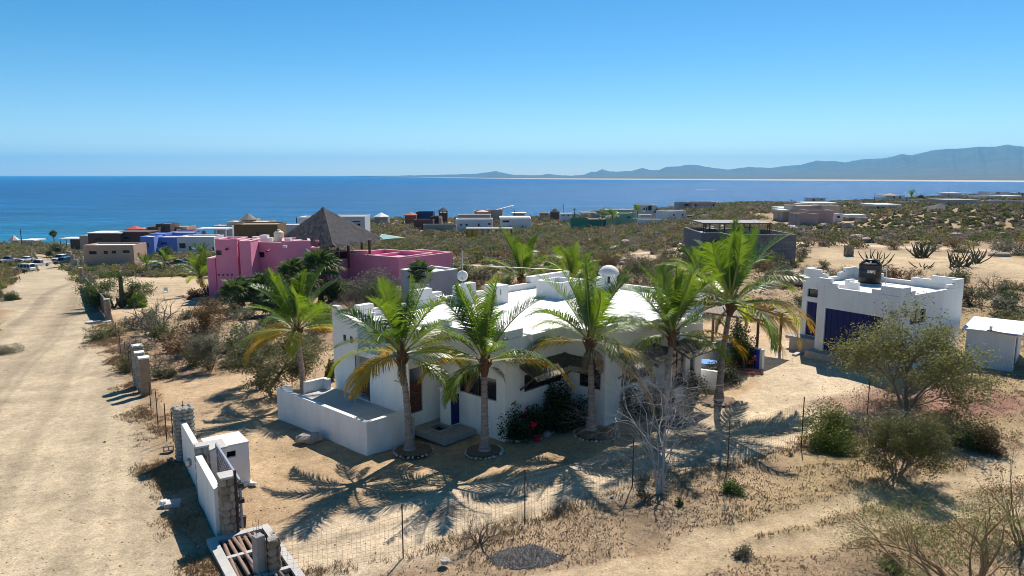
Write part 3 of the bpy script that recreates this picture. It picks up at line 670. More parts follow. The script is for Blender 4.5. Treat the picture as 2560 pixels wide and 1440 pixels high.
# rocks edging the flower bed, and rings round the palms
def rock_row(name, label, cat, pts, n, r, m, seed, jit=0.06, group=None):
    rg = random.Random(seed); P_ = [Vector(p_) for p_ in pts]
    t0 = thing(name, label, cat, P_[0], 0, group); L = [0]
    for a_, b_ in zip(P_[:-1], P_[1:]): L.append(L[-1] + (b_ - a_).length)
    ms = [MB().rock((0, 0, 0), 1, random.Random(seed + k), (1, 0.8, 0.7), 8, 5).mesh('rock', True) for k in range(5)]
    for x in ms: x.materials.append(m)
    for k in range(n):
        s_ = L[-1] * k / n; i = max(j for j in range(len(L) - 1) if L[j] <= s_ + 1e-9); f_ = (s_ - L[i]) / max(L[i + 1] - L[i], 1e-6)
        p_ = P_[i].lerp(P_[i + 1], f_); sc = r * rg.uniform(0.6, 1.25)
        z_ = float(tz(p_.x, p_.y))
        o = obj('rock', ms[k % 5], None, t0, loc=Vector((p_.x + rg.uniform(-jit, jit), p_.y + rg.uniform(-jit, jit), z_ + sc * 0.25)) - P_[0], rot=(rg.uniform(-.3, .3), rg.uniform(-.3, .3), rg.uniform(0, 6)))
        o.scale = (sc, sc * rg.uniform(0.75, 1.1), sc * rg.uniform(0.7, 1.1))
rock_row('rock_edging', 'row of large grey boulders edging the dark bougainvillea bed', 'rock edging', [T(1275, 1103), T(1330, 1100), T(1400, 1075), T(1450, 1060), T(1515, 1050), T(1580, 1045)], 22, 0.21, STONEG, 11)
def ring(px, py, rx, label, seed, r=0.085, n=26):
    c = T(px, py); rock_row('stone_ring', label, 'stone ring', [c + Vector((rx * math.cos(2 * math.pi * k / 16), rx * math.sin(2 * math.pi * k / 16), 0)) for k in range(17)], n, r, STONEW, seed, 0.03)
    dm_ = MB().lathe([(0.0, 0.05), (rx * 0.55, 0.045), (rx * 0.93, 0.025)], 20); dm_.f = dm_.f[:-2]
    tag(obj('shaded_soil', dm_, mat('shade_dark_soil', (0.15, 0.10, 0.07), 0.95, (0.22, 0.15, 0.10), 6, bump=0.6), loc=(c.x, c.y, c.z + 0.06)), kind='structure')  # soil disc coloured dark to carry the shade at the palm foot
ring(1034, 1128, 0.80, 'ring of pale stones round the foot of the coconut palm by the terrace', 21)
ring(1210, 1130, 0.76, 'ring of pale stones round the palm in front of the dark corner window', 22)
ring(1490, 1085, 0.95, 'ring of pale stones round the palm in front of the bougainvillea bed', 23, n=30)
ring(1675, 1055, 0.8, 'ring of pale stones behind the leafless white tree', 24)
ring(1795, 1005, 0.9, 'ring of pale stones round the rightmost tall coconut palm', 25)

# ---------------------------------------------------------------- garage with water tank
GYAW = math.radians(-56.2); g0 = Vector((17.97, 42.23, 0.35))
gar = thing('white_garage', 'white flat-roofed garage with stepped parapet and navy doors on the right', 'garage', g0, GYAW)
# local: x along the front to the lower right, y away from the viewer
GL = 4.94; GD = 6.66; ZS = 0.45; ZL = 4.22; ZM = 4.7
obj('apron', MB().box(-0.05, -0.85, -0.5, GL + 0.6, -0.003, ZS).box(-0.05, -0.003, -0.5, GL, 0.2, ZS - 0.01), CONC, gar)
gw = MB()
gw.wall((0, 0), (GL - 0.22, 0), ZS - 0.02, ZL, 0.22, [(0.55, 4.0, ZS, 2.98)])
gw.wall((GL, 0), (GL, GD - 0.22), -0.6, ZL + 0.002, 0.22, [(1.0, 2.6, 2.6, 3.35)])
gw.wall((GL, GD), (-1.68, GD), -0.6, ZL + 0.004, 0.22); gw.wall((-1.9, GD), (-1.9, 1.52), -0.6, ZL + 0.006, 0.22)
gw.wall((-1.9, 1.3), (0.0, 1.3), -0.6, 4.55, 0.22, [(0.35, 1.25, 0.85, 2.95), (0.35, 1.3, 3.25, 3.75)]); gw.wall((0, 1.3), (0, 0.22), -0.6, ZL - 0.003, 0.22)
obj('outer_wall', gw, WHITE, gar)
obj('flat_roof', MB().prism([(0.22, 0.22), (GL - 0.22, 0.22), (GL - 0.22, GD - 0.22), (-1.68, GD - 0.22), (-1.68, 1.52), (0.22, 1.52)], 3.7, 3.95), ROOFW, gar)
for a_ in [(0, 0, 0.75, 0.22, ZL + 0.005, ZM), (0.75, 0, 1.15, 0.22, ZL + 0.005, ZL + 0.24), (3.75, 0, GL, 0.22, ZL + 0.01, ZM), (3.25, 0, 3.75, 0.22, ZL + 0.005, ZL + 0.24), (GL - 0.22, 0.22, GL, 0.85, ZL + 0.01, ZM - 0.003), (GL - 0.22, 0.85, GL, 1.35, ZL + 0.01, ZL + 0.24),
           (GL - 0.22, 5.6, GL, GD, ZL + 0.01, ZM), (GL - 0.22, 5.0, GL, 5.6, ZL + 0.01, ZL + 0.24), (3.2, GD - 0.22, GL - 0.22, GD, ZL + 0.01, ZM - 0.003), (2.0, GD - 0.22, 3.2, GD, ZL + 0.01, ZL + 0.24), (-1.9, GD - 0.22, -0.3, GD, ZL + 0.01, ZM), (-0.3, GD - 0.22, 0.2, GD, ZL + 0.01, ZL + 0.24),
           (-1.9, 1.3, -0.75, 1.52, 4.552, 4.98), (-0.75, 1.3, -0.35, 1.52, 4.552, 4.76), (-1.9, 1.52, -1.68, 2.3, ZL + 0.01, 4.98), (-1.9, GD - 1.2, -1.68, GD - 0.22, ZL + 0.01, ZM), (-1.9, GD - 1.8, -1.68, GD - 1.2, ZL + 0.01, ZL + 0.24)]:
    obj('merlon', MB().box(a_[0] - 0.003, a_[1] - 0.003, a_[4], a_[2] + 0.003, a_[3] + 0.003, a_[5]), WHITE, gar, bevel=0.015)
obj('parapet_stub', MB().box(0.9, 1.2, 3.95, 1.1, 1.9, 4.6), WHITE, gar, bevel=0.015); obj('parapet_stub', MB().box(1.105, 1.2, 3.95, 1.75, 1.4, 4.5), WHITE, gar, bevel=0.015); obj('parapet_stub', MB().box(0.5, 1.3, 3.95, 0.895, 1.5, 4.25), WHITE, gar, bevel=0.015)
def panel_door(par, p0, p1, z0, z1, nb, m, name='door'):
    p0, p1 = Vector(p0), Vector(p1); d = (p1 - p0); L = d.length; d /= L; nn = Vector((-d.y, d.x)); a = p0 + nn * 0.1
    mb = MB(); q_ = [a, a + d * L, a + d * L + nn * 0.05, a + nn * 0.05]; mb.prism([(w.x, w.y) for w in q_], z0, z1); D_ = obj(name, mb, m, par)
    w_ = L / nb; b0 = MB(); q_ = [d * 0.015 - nn * 0.02, d * (w_ - 0.015) - nn * 0.02, d * (w_ - 0.015) - nn * 0.002, d * 0.015 - nn * 0.002]; b0.prism([(w.x, w.y) for w in q_], z0 + 0.03, z1 - 0.03)
    me_ = b0.mesh('panel'); me_.materials.append(m)
    for k in range(nb): obj('panel', me_, None, D_, loc=(a + d * w_ * k).to_3d())
    return D_
panel_door(gar, (0.55, 0), (4.0, 0), ZS, 2.98, 9, NAVY, 'garage_door'); panel_door(gar, (-1.55, 1.3), (-0.65, 1.3), 0.85, 2.95, 3, NAVY)
window(gar, (GL, 1.0), (GL, 2.6), 2.6, 3.35, mull=1); window(gar, (-1.55, 1.3), (-0.6, 1.3), 3.25, 3.75)
obj('door_step', MB().box(-1.95, 0.35, -0.5, -0.06, 1.295, 0.82), CONC, gar); obj('step_lip', MB().box(-2.5, 0.7, 0.55, -1.96, 1.2, 0.72), CONC, gar)
for x_, y_, z_, fx in ((-0.12, 1.3, 3.05, 0), (4.5, 0, 3.0, 0), (GL, 0.55, 3.1, 1)):
    lm = MB().box(-0.1, -0.16, 0, 0.1, -0.003, 0.28) if not fx else MB().box(0.003, -0.1, 0, 0.16, 0.1, 0.28)
    lo = obj('wall_lamp', lm, METAL, gar, loc=(x_, y_, z_)); obj('lamp_cap', MB().box(-0.12, -0.18, 0.281, 0.12, -0.003, 0.32) if not fx else MB().box(0.003, -0.12, 0.281, 0.18, 0.12, 0.32), DSTEEL, lo)
tX, tY = at(2173, 44.8, 4.3); tank = thing('water_tank', 'black plastic water tank standing on the garage roof', 'water tank', (tX, tY, 4.3), math.radians(-57.5)); tank.scale = (0.9, 0.9, 0.93)
obj('tank_base', MB().lathe([(0.80, 0.0), (0.80, 0.09)], 24), CONC, tank)
obj('tank_body', MB().lathe([(0.68, 0.09), (0.71, 0.14), (0.71, 0.45), (0.725, 0.48), (0.71, 0.51), (0.71, 0.85), (0.725, 0.88), (0.71, 0.91), (0.71, 1.25), (0.73, 1.29), (0.68, 1.36), (0.42, 1.50), (0.36, 1.52)], 28), BLACKP, tank, smooth=True)
obj('lid', MB().lathe([(0.36, 1.52), (0.37, 1.62), (0.30, 1.67), (0.05, 1.68)], 20), BLACKP, tank, smooth=True)
for k in range(6):
    t_ = k * math.pi / 3; obj('shoulder_rib', MB().beam((0.68 * math.cos(t_), 0.68 * math.sin(t_), 1.36), (0.40 * math.cos(t_), 0.40 * math.sin(t_), 1.55), 0.12, 0.08), BLACKP, tank)
# printed label on the tank: white band with illegible marks and an orange square
lab = MB(); lt = []
for k in range(5):
    t0_ = -1.15 - 0.12 + k * 0.11; t1_ = t0_ + 0.11
    lab.add([(0.735 * math.cos(t0_), 0.735 * math.sin(t0_), 0.92 - 0.12), (0.735 * math.cos(t1_), 0.735 * math.sin(t1_), 0.80), (0.735 * math.cos(t1_), 0.735 * math.sin(t1_), 0.98), (0.735 * math.cos(t0_), 0.735 * math.sin(t0_), 0.98)], [(0, 1, 2, 3)])
obj('sticker', lab, mat('sticker_white', (0.75, 0.75, 0.75), 0.6, (0.12, 0.12, 0.12), 18, stretch=(1, 1, 0.5)), tank)
t0_, t1_ = -0.68, -0.58
obj('orange_sticker', MB().add([(0.737 * math.cos(t0_), 0.737 * math.sin(t0_), 0.74), (0.737 * math.cos(t1_), 0.737 * math.sin(t1_), 0.74), (0.737 * math.cos(t1_), 0.737 * math.sin(t1_), 1.02), (0.737 * math.cos(t0_), 0.737 * math.sin(t0_), 1.02)], [(0, 1, 2, 3)]), mat('orange_print', (0.7, 0.25, 0.06), 0.6), tank)
obj('fill_pipe', MB().tube([(0.2, 0.1, 1.68), (0.95, 0.35, 1.68), (0.95, 0.35, 0.05), (1.4, 0.6, 0.05)], 0.03, 6), mat('pvc_pipe', (0.6, 0.6, 0.57), 0.5), tank)

# shed to the right of the garage
sa_, sb_ = G(2411, 820, 2.6), G(2539, 834.5, 2.6); SY = math.atan2(sb_.y - sa_.y, sb_.x - sa_.x); SL = (sb_ - sa_).length
shed = thing('white_shed', 'low white shed with flat roof at the right edge of the photo', 'shed', (sa_.x, sa_.y, 0.4), SY)
obj('outer_wall', MB().ring([(0.1, 0.15), (SL, 0.15), (SL, 4.2), (0.1, 4.2)], -0.6, 2.07, 0.18, {1: [(0.6, 1.9, 0.1, 1.8)]}), WHITE, shed); obj('roof_slab', MB().box(-0.1, -0.05, 2.08, SL + 0.3, 4.4, 2.2), ROOFW, shed, bevel=0.02)
obj('door', MB().box(SL - 0.1, 0.77, 0.1, SL - 0.05, 2.03, 1.8), DSTEEL, shed); obj('gutter_pipe', MB().tube([(SL * 0.45, -0.1, 2.24), (SL + 0.1, -0.13, 2.12)], 0.04, 6), METAL, shed)
obj('roof_vent', MB().tube([(1.2, 0.3, 2.2), (1.2, 0.3, 2.42)], 0.07, 8), METAL, shed)

# clothes line
cl0 = TY(1897, 50.5); cl = thing('clothes_line', 'white clothes line frame with drooping cords left of the garage', 'clothes line', cl0)
cl1 = TY(2008, 49.0) - cl0
for k, pz in ((0, Vector((0, 0, 0))), (1, cl1)): 
    obj('line_post', MB().tube([pz + Vector((0, 0, -0.3)), pz + Vector((0, 0, 1.5))], 0.03, 6).tube([pz + Vector((-0.1, -0.6, 1.5)), pz + Vector((0.1, 0.6, 1.5))], 0.025, 6), ROOFW, cl)
for k in range(5):
    y_ = -0.55 + k * 0.27; pts_ = [Vector((0, y_, 1.5)) + (cl1 - Vector((0, 0, 0))) * (t_ / 8) + Vector((0, 0, -0.55 * (1 - (t_ / 4 - 1) ** 2) * 0.4)) for t_ in range(9)]
    obj('cord', MB().tube(pts_, 0.012, 4, False), ROOFW, cl)
# garden hose heap
hz_ = T(1877, 935); hb = MB(); rg = random.Random(2)
pts_ = [Vector((0.75 * math.cos(t_ * 0.55) * (0.5 + 0.5 * math.sin(t_ * 0.137 + 1)), 0.5 * math.sin(t_ * 0.55) * (0.6 + 0.4 * math.cos(t_ * 0.21)), 0.05 + 0.0016 * t_ + 0.03 * math.sin(t_))) for t_ in range(110)]
hb.tube(pts_, 0.022, 5); tag(obj('garden_hose', hb, mat('pink_hose', (0.36, 0.13, 0.12), 0.6), loc=hz_), 'heap of coiled pinkish-red hose on the sand right of the orange-flowered bush', 'hose')
# curved whitewashed path kerb leading to the garage
kp = [T(1985, 890), T(1998, 884), T(2018, 881), T(2036, 884)]
kb = MB()
for a_, b_ in zip(kp[:-1], kp[1:]): kb.beam(a_ - kp[0] + Vector((0, 0, 0.05)), b_ - kp[0] + Vector((0, 0, 0.05)), 0.25, 0.12)
tag(obj('path_kerb', kb, CONCL, loc=kp[0]), 'short curved concrete kerb on the sand at the left foot of the garage', 'kerb')
# ---------------------------------------------------------------- entrance: gate walls, pillars, booth, cattle guard
def stone_pillar(name, label, base, w, d, h, rz, course, seed, m, cap=CONCL, group=None, drystack=False):
    t = thing(name, label, 'pillar', base, rz, group); rg = random.Random(seed)
    obj('core', MB().box(-w / 2 + .03, -d / 2 + .03, -0.4, w / 2 - .03, d / 2 - .03, h), MORTAR, t)
    ms = []
    for k in range(5):
        me = MB().rock((0, 0, 0), 1, random.Random(seed + k), (1, 1, 1), 8, 5).mesh('stone', True); me.materials.append(m); ms.append(me)
    z = 0.0; c = 0
    while z < h - course * 0.4:
        ch = course * rg.uniform(0.8, 1.15)
        for (ax, L, off, sg) in (('x', w, d / 2, -1), ('y', d, w / 2, 1), ('x', w, d / 2, 1), ('y', d, w / 2, -1)):
            s = -L / 2
            while s < L / 2 - 0.04:
                sl_ = min(rg.uniform(0.16, 0.32), L / 2 - s); mid = s + sl_ / 2; s += sl_
                sc = (sl_ * 0.60, 0.07, ch * 0.60) if ax == 'x' else (0.07, sl_ * 0.60, ch * 0.60)
                if drystack: sc = tuple(q_ * (1.5 if i == (1 if ax == 'x' else 0) else 1) for i, q_ in enumerate(sc))
                loc = (mid, sg * (off - 0.03), z + ch / 2) if ax == 'x' else (sg * (off - 0.03), mid, z + ch / 2)
                o = obj('stone', ms[rg.randrange(5)], None, t, loc=loc); o.scale = sc
        z += ch
    if cap is not None: obj('cap', MB().box(-w / 2 - 0.02, -d / 2 - 0.02, h, w / 2 + 0.02, d / 2 + 0.02, h + 0.07), cap, t, bevel=0.01)
    return t
GZ = 0.0
pA = T(462, 1147); pB = T(565, 1340); gd = (pB - pA); gyaw = math.atan2(gd.y, gd.x)
eg = gd.normalized(); en = Vector((-eg.y, eg.x, 0))
stone_pillar('stone_pillar', 'tall pillar of stacked grey stones at the far end of the white gate walls', pA + Vector((0.02, 0.1, 0)), 0.62, 0.62, 2.08, gyaw, 0.15, 31, STONEG, None, drystack=True)
obj('rebar_stub', MB().tube([(0, 0, 2.08), (0, 0, 2.35)], 0.012, 5), DSTEEL, bpy.data.objects['stone_pillar'])
stone_pillar('stone_pillar', 'brown fieldstone pillar with flat concrete cap beside the cattle guard', pB + Vector((0.1, 0.05, 0)), 0.5, 0.42, 1.92, gyaw, 0.27, 41, STONE)
mid = T(500, 1240)
stone_pillar('stone_pillar', 'dark narrow pillar with concrete cap between the two white gate wall panels', mid + Vector((0.12, 0.12, 0)), 0.4, 0.4, 1.78, gyaw, 0.3, 51, STONEG)
w1 = thing('gate_wall', 'white gate wall panel between the stacked grey pillar and the middle pillar', 'wall', pA + eg * 0.3 - en * 0.0, gyaw)
L1 = (mid - pA).length - 0.25; obj('panel', MB().box(0, -0.1, -0.3, L1, 0.1, 1.62), WHITE, w1, bevel=0.01)
w2 = thing('gate_wall', 'white gate wall panel nearest the viewer, ending at the brown fieldstone pillar', 'wall', mid + eg * 0.28, gyaw)
L2 = (pB - mid).length - 0.45; obj('panel', MB().box(0, -0.1, -0.3, L2, 0.1, 1.56), WHITE, w2, bevel=0.01)
obj('coping_tiles', MB().box(0, -0.105, 1.565, L2, 0.105, 1.58), ROOFW, w2)
lt_ = thing('wall_lamp', 'small metal lantern fixed to the middle pillar of the gate walls', 'lamp', mid - en * 0.28 + Vector((0, 0, 1.15)), gyaw)
obj('lantern', MB().lathe([(0.06, 0), (0.09, 0.04), (0.09, 0.22), (0.03, 0.3)], 8), METAL, lt_)
# sliding gate leaf with perforated scroll pattern
gl = thing('sliding_gate', 'grey metal gate leaf with cut-out pattern standing between wall and booth', 'gate', mid + eg * 0.05 + en * 0.62, gyaw)
fr_ = MB(); GLn = L2 + 0.5
for a_, b_ in (((0, 0, 0.25), (GLn, 0, 0.25)), ((0, 0, 1.8), (GLn, 0, 1.8)), ((0, 0, 0.22), (0, 0, 1.83)), ((GLn, 0, 0.22), (GLn, 0, 1.83))): fr_.beam(a_, b_, 0.06, 0.06)
GG = mat('gate_grey_blue', (0.30, 0.32, 0.38), 0.5); obj('frame', fr_, GG, gl)
GP = mat('gate_panel', (0.16, 0.15, 0.19), 0.6)
pm = MB(); nx, nz_ = 18, 9; cx, cz = GLn / nx, 1.47 / nz_
for i in range(nx):
    for j in range(nz_):
        x0, z0 = i * cx, 0.3 + j * cz; r_ = 0.26 + 0.1 * ((i + j) % 2)
        pm.box(x0, -0.01, z0, x0 + cx * r_, 0.01, z0 + cz); pm.box(x0 + cx * r_, -0.01, z0, x0 + cx, 0.01, z0 + cz * r_)
o = obj('cutout_panel', pm, GP, gl); o['kind'] = 'stuff'
for k in range(2): obj('latch', MB().box(GLn, -0.08, 1.6 - k * 0.5, GLn + 0.14, 0.08, 1.73 - k * 0.5), DSTEEL, gl)
# booth
bA, bB, bC = G(525, 1124, 1.55), G(621, 1104, 1.55), G(594, 1082, 1.55)
byaw = math.atan2((bB - bA).y, (bB - bA).x); BW = (bB - bA).length + 0.0; BD = 1.25
bt = thing('utility_booth', 'square white masonry booth with two small dark openings behind the gate wall', 'booth', (bB.x, bB.y, 0.0), byaw)
bw_ = MB().ring([(-BW, 0), (0, 0), (0, BD), (-BW, BD)], -0.3, 1.50, 0.12, {0: [(BW - 0.85, BW - 0.45, 1.1, 1.33), (BW - 0.85, BW - 0.45, 0.15, 0.4)]})
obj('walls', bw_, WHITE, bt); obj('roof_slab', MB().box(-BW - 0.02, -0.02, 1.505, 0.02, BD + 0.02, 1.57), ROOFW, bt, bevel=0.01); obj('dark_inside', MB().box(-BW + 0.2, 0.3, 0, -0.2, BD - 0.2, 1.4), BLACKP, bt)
obj('plinth', MB().box(-BW - 0.05, -0.05, -0.3, 0.05, BD + 0.05, 0.05), WHITE, bt)
wp = thing('mailbox_block', 'low white block with flat grey top between the middle pillar and the booth', 'block', mid + en * 0.55 - eg * 0.4, gyaw)
obj('block', MB().box(-0.4, -0.2, -0.2, 0.5, 0.4, 1.6), WHITE, wp, bevel=0.01); obj('top', MB().box(-0.42, -0.22, 1.6, 0.52, 0.42, 1.65), CONCL, wp)
tag(obj('white_pebble_block', MB().rock((0, 0, 0.05), 0.13, random.Random(3), (1.3, 0.8, 0.6)), WHITE, loc=T(634, 1213)), 'small white stone on sand at the right foot of the booth', 'stone')
# toppled concrete lump and cinder block on the roadside
lump = thing('broken_footing', 'broken white concrete footing lying on the road in the shade of the gate wall', 'rubble', T(428, 1262), 0.3)
obj('slab', MB().box(-0.2, -0.22, -0.05, 0.3, 0.22, 0.12), CONCL, lump, bevel=0.03); obj('chunk', MB().rock((-0.22, 0, 0.1), 0.16, random.Random(6), (0.9, 1.2, 0.8)), WHITE, lump)
tag(obj('cinder_block', MB().ring([(-0.2, -0.1), (0.2, -0.1), (0.2, 0.1), (-0.2, 0.1)], 0, 0.2, 0.04).box(-0.02, -0.06, 0, 0.02, 0.06, 0.195), CONC, loc=T(421, 1122), rot=(1.2, 0, 0.5)), 'grey hollow cinder block lying on the road verge by the stacked stone pillar', 'cinder block')
rock_row('pebble_kerb', 'short row of small dark stones curving along the shadow edge beside the gate wall', 'stone row', [T(438, 1300), T(452, 1325), T(475, 1345), T(500, 1372)], 16, 0.06, STONE, 77, 0.02)

# cattle guard with rusty pipes
c0 = T(528, 1362); c1 = T(655, 1330); cyaw = math.atan2((c1 - c0).y, (c1 - c0).x)
cg = thing('cattle_guard', 'cattle guard of rusty pipes in a pale concrete frame at the bottom edge', 'cattle guard', c0, cyaw)
CW = (c1 - c0).length + 0.1; CL = 3.6
M_ = Matrix.Translation(c0) @ Matrix.Rotation(cyaw, 4, 'Z')
obj('frame', MB().box(-0.1, -CL, -0.05, 0.16, 0.12, 0.16).box(CW - 0.1, -CL, -0.05, CW + 0.12, 0.12, 0.158).box(0.16, -0.12, -0.05, CW - 0.1, 0.12, 0.154).box(0.16, -1.42, 0.0, CW - 0.1, -1.27, 0.165).box(0.16, -2.9, 0.0, CW - 0.1, -2.75, 0.165), CONCL, cg)
obj('pit', MB().box(0.16, -CL, -0.04, CW - 0.1, -0.12, 0.045), mat('pit_soil', (0.03, 0.025, 0.018), 0.95, (0.07, 0.06, 0.03), 9), cg)
pp = MB().tube([(0, 0, 0), (0, -CL + 0.25, 0)], 0.055, 10).mesh('pipe', True); pp.materials.append(STEEL)
for k in range(8):
    if k != 7: obj('pipe', pp, None, cg, loc=(0.3 + k * (CW - 0.45) / 7.6, -0.2 - (0.1 if k % 3 == 1 else 0), 0.10 + 0.012 * (k % 3)), rot=(0, 0, 0.05 * ((k * 7) % 3 - 1)))
# grey concrete post with bare rebar
cp = T(651, 1441); post = thing('concrete_post', 'grey concrete post topped with a cage of bare rebar at the bottom edge', 'post', cp, gyaw + 0.3)
obj('shaft', MB().box(-0.13, -0.13, -0.3, 0.13, 0.13, 1.22), CONC, post, bevel=0.01)
for x_, y_ in ((-0.08, -0.08), (0.08, -0.08), (0.08, 0.08), (-0.08, 0.08)): obj('rebar', MB().tube([(x_, y_, 1.2), (x_ * 1.1, y_ * 1.1, 1.62)], 0.006, 5), STEEL, post)
for z_ in (1.36, 1.52): obj('tie', MB().tube([(-0.09, -0.09, z_), (0.09, -0.09, z_), (0.09, 0.09, z_), (-0.09, 0.09, z_), (-0.09, -0.09, z_)], 0.004, 4), STEEL, post)
sp = stone_pillar('stone_pillar', 'short fieldstone pillar stub behind the concrete rebar post', cp + Vector((0.33, 0.1, 0)), 0.3, 0.34, 1.08, gyaw + 0.3, 0.22, 61, STONE, None)
gp_ = T(585, 1352); tag(obj('steel_gate_post', MB().tube([(0, 0, 0), (0, 0, 2.15)], 0.045, 8), DSTEEL, loc=gp_ + Vector((0.05, 0.25, 0))), 'dark steel gate post standing against the fieldstone pillar', 'post')
wb = T(604, 1318); tag(obj('leaning_board', MB().box(-0.12, -0.05, 0, 0.12, 0.05, 0.42), DWOOD, loc=wb, rot=(0.2, 0.1, 0.4)), 'short dark board propped at the top corner of the cattle guard', 'board')

# ---------------------------------------------------------------- wire fences
def wire_fence(name, label, pts, hts, group=None, step=0.13, rows=9, post_r=0.021, wire_r=0.003, lean=None):
    t = thing(name, label, 'fence', pts[0], 0, group)
    for i, (p_, h_) in enumerate(zip(pts, hts)):
        if h_ > 0: obj('post', MB().tube([p_ - pts[0] + Vector((0, 0, -0.3)), p_ - pts[0] + Vector((0, 0, h_))], post_r, 6), DSTEEL, t)
    V_ = []; F_ = []
    def wire(a, b):
        d = (b - a); d.normalize(); s1 = d.cross(Vector((0.3, 0.5, 0.81))).normalized(); s2 = d.cross(s1); o = len(V_)
        for p_ in (a, b):
            for k in range(3): V_.append(p_ + (s1 * math.cos(2.094 * k) + s2 * math.sin(2.094 * k)) * wire_r)
        F_.extend([(o, o + 1, o + 4, o + 3), (o + 1, o + 2, o + 5, o + 4), (o + 2, o, o + 3, o + 5)])
    rg = random.Random(4)
    for i in range(len(pts) - 1):
        a, b = pts[i] - pts[0], pts[i + 1] - pts[0]; ha = abs(hts[i]) or 1.5; hb = abs(hts[i + 1]) or 1.5; n_ = max(1, int((b - a).length / step)); seg = 4
        top = lambda f_: -0.10 * math.sin(math.pi * f_)
        for r_ in range(rows):
            for s_ in range(seg):
                f0, f1 = s_ / seg, (s_ + 1) / seg; k_ = (r_ + 0.3) / rows
                P0 = a.lerp(b, f0) + Vector((0, 0, (ha * (1 - f0) + hb * f0 - 0.08) * k_ + top(f0) * k_)); P1 = a.lerp(b, f1) + Vector((0, 0, (ha * (1 - f1) + hb * f1 - 0.08) * k_ + top(f1) * k_)); wire(P0, P1)
        for k in range(n_):
            f0 = (k + rg.uniform(-.1, .1)) / n_; q0 = a.lerp(b, max(f0, 0)); kt = (rows - 1 + 0.3) / rows
            wire(q0 + Vector((0, 0, 0.02)), q0 + Vector((0, 0, (ha * (1 - f0) + hb * f0 - 0.08) * kt + top(f0) * kt)))
    WM = mat('fence_wire', (0.17, 0.125, 0.10), 0.7)
    me = np_mesh('wire_mesh', [tuple(v) for v in V_], F_, WM); o = obj('wire_mesh', me, None, t)
fp = [T(672, 1445), T(1008, 1393), T(1312, 1308), T(1581, 1215), T(1819, 1168), T(2003, 1118), T(2168, 1037), T(2428, 966), T(2600, 925)]
hh = [1.3, 1.66, 1.8, 1.78, 2.05, 2.1, 1.75, 1.45, 1.4]
wire_fence('wire_fence', 'wire mesh fence on dark posts along the pale driveway in the foreground', fp, hh)
lf = [T(433, 1100) , T(417, 1098), T(395, 1062), T(378, 1028)]
wire_fence('wire_fence', 'short wire fence on dark posts between the stacked stone pillar and the roadside columns', lf, [1.4, 1.6, 1.6, 1.5], step=0.2, rows=6)
lf2 = [T(333, 950), T(325, 936), T(316, 915), T(303, 895), T(292, 850), T(280, 812)]
wire_fence('wire_fence', 'thin wire fence on leaning posts up the verge beyond the roadside columns', lf2, [1.7, 1.6, 1.6, 1.6, 1.5, 1.5], step=0.25, rows=5)
# three roadside columns
r1, r2, r3 = T(352, 975), T(362, 983), T(368, 987)
stone_pillar('stone_column', 'tall stacked stone column with white cap, farthest of the roadside three', T(350, 962), 0.62, 0.5, 2.3, gyaw, 0.16, 71, STONEG, ROOFW, drystack=True)
stone_pillar('stone_column', 'middle roadside column with white cap, half hidden between its two neighbours', T(355, 973), 0.5, 0.45, 2.1, gyaw, 0.18, 72, STONEG, ROOFW)
cc = thing('brown_column', 'smooth brown rendered column with white cap, nearest of the roadside three', 'column', T(366, 984), gyaw)
obj('shaft', MB().box(-0.26, -0.24, -0.3, 0.26, 0.24, 2.0), mat('brown_render', (0.30, 0.24, 0.18), 0.9, (0.22, 0.17, 0.12), 4, bump=0.3), cc); obj('cap', MB().box(-0.29, -0.27, 2.0, 0.29, 0.27, 2.07), ROOFW, cc)
# slatted brown gate farther up the road
ga, gb_ = T(216, 728), T(270, 800); gdv = gb_ - ga; gy = math.atan2(gdv.y, gdv.x); GLn = gdv.length
bg_ = thing('slatted_gate', 'long brown slatted gate with pale top pipe beside the sandy road', 'gate', ga, gy)
zs = float(gb_.z - ga.z)
obj('top_rail', MB().tube([(0, 0, 2.0), (GLn, 0, 2.0 + zs)], 0.05, 8), METAL, bg_)
sm_ = MB().box(-0.16, -0.02, 0, 0.13, 0.02, 1.9).mesh('slat'); sm_.materials.append(mat('gate_slat_brown', (0.16, 0.075, 0.06), 0.7, (0.10, 0.05, 0.04), 5))
for k in range(int(GLn / 0.31)): obj('slat', sm_, None, bg_, loc=(0.16 + k * 0.31, 0, 0.05 + zs * (0.16 + k * 0.31) / GLn))
for k in range(5): obj('post', MB().tube([(0, 0, -0.3), (0, 0, 2.0)], 0.05, 6), METAL, bg_, loc=(GLn * k / 4, 0.06, zs * k / 4))
stone_pillar('stone_column', 'dark stone column with pale cap at the near end of the slatted brown gate', T(271, 802), 0.55, 0.5, 2.15, gy, 0.3, 81, STONE, CONCL)
stone_pillar('stone_column', 'stone column with a flat pale slab at the far end of the slatted brown gate', T(204, 708), 0.7, 0.6, 2.6, gy, 0.35, 82, STONE, CONCL)
tag(obj('concrete_slab', MB().box(-1.1, -0.5, 0, 1.1, 0.5, 0.12), CONCL, loc=T(247, 806), rot=(0, 0, 0.1)), 'flat pale concrete slab on the ground before the near end of the slatted gate', 'slab')
for k, (x, y) in enumerate(((192, 672), (183, 660), (176, 648))):
    stone_pillar('gate_column', ['grey gate column nearest of three beside the road at the tan house', 'middle grey gate column beside the road at the tan house', 'farthest pale gate column beside the road, by the parked cars'][k], T(x, y), 0.7, 0.7, 2.2, 0.1, 0.5, 90 + k, STONEG, CONCL)
# far pair column on the right scrubland
stone_pillar('stone_column', 'lone square stone column standing by the far dirt road', TY(2121, 96), 0.95, 0.8, 1.35, 0.1, 0.4, 99, STONE, None)

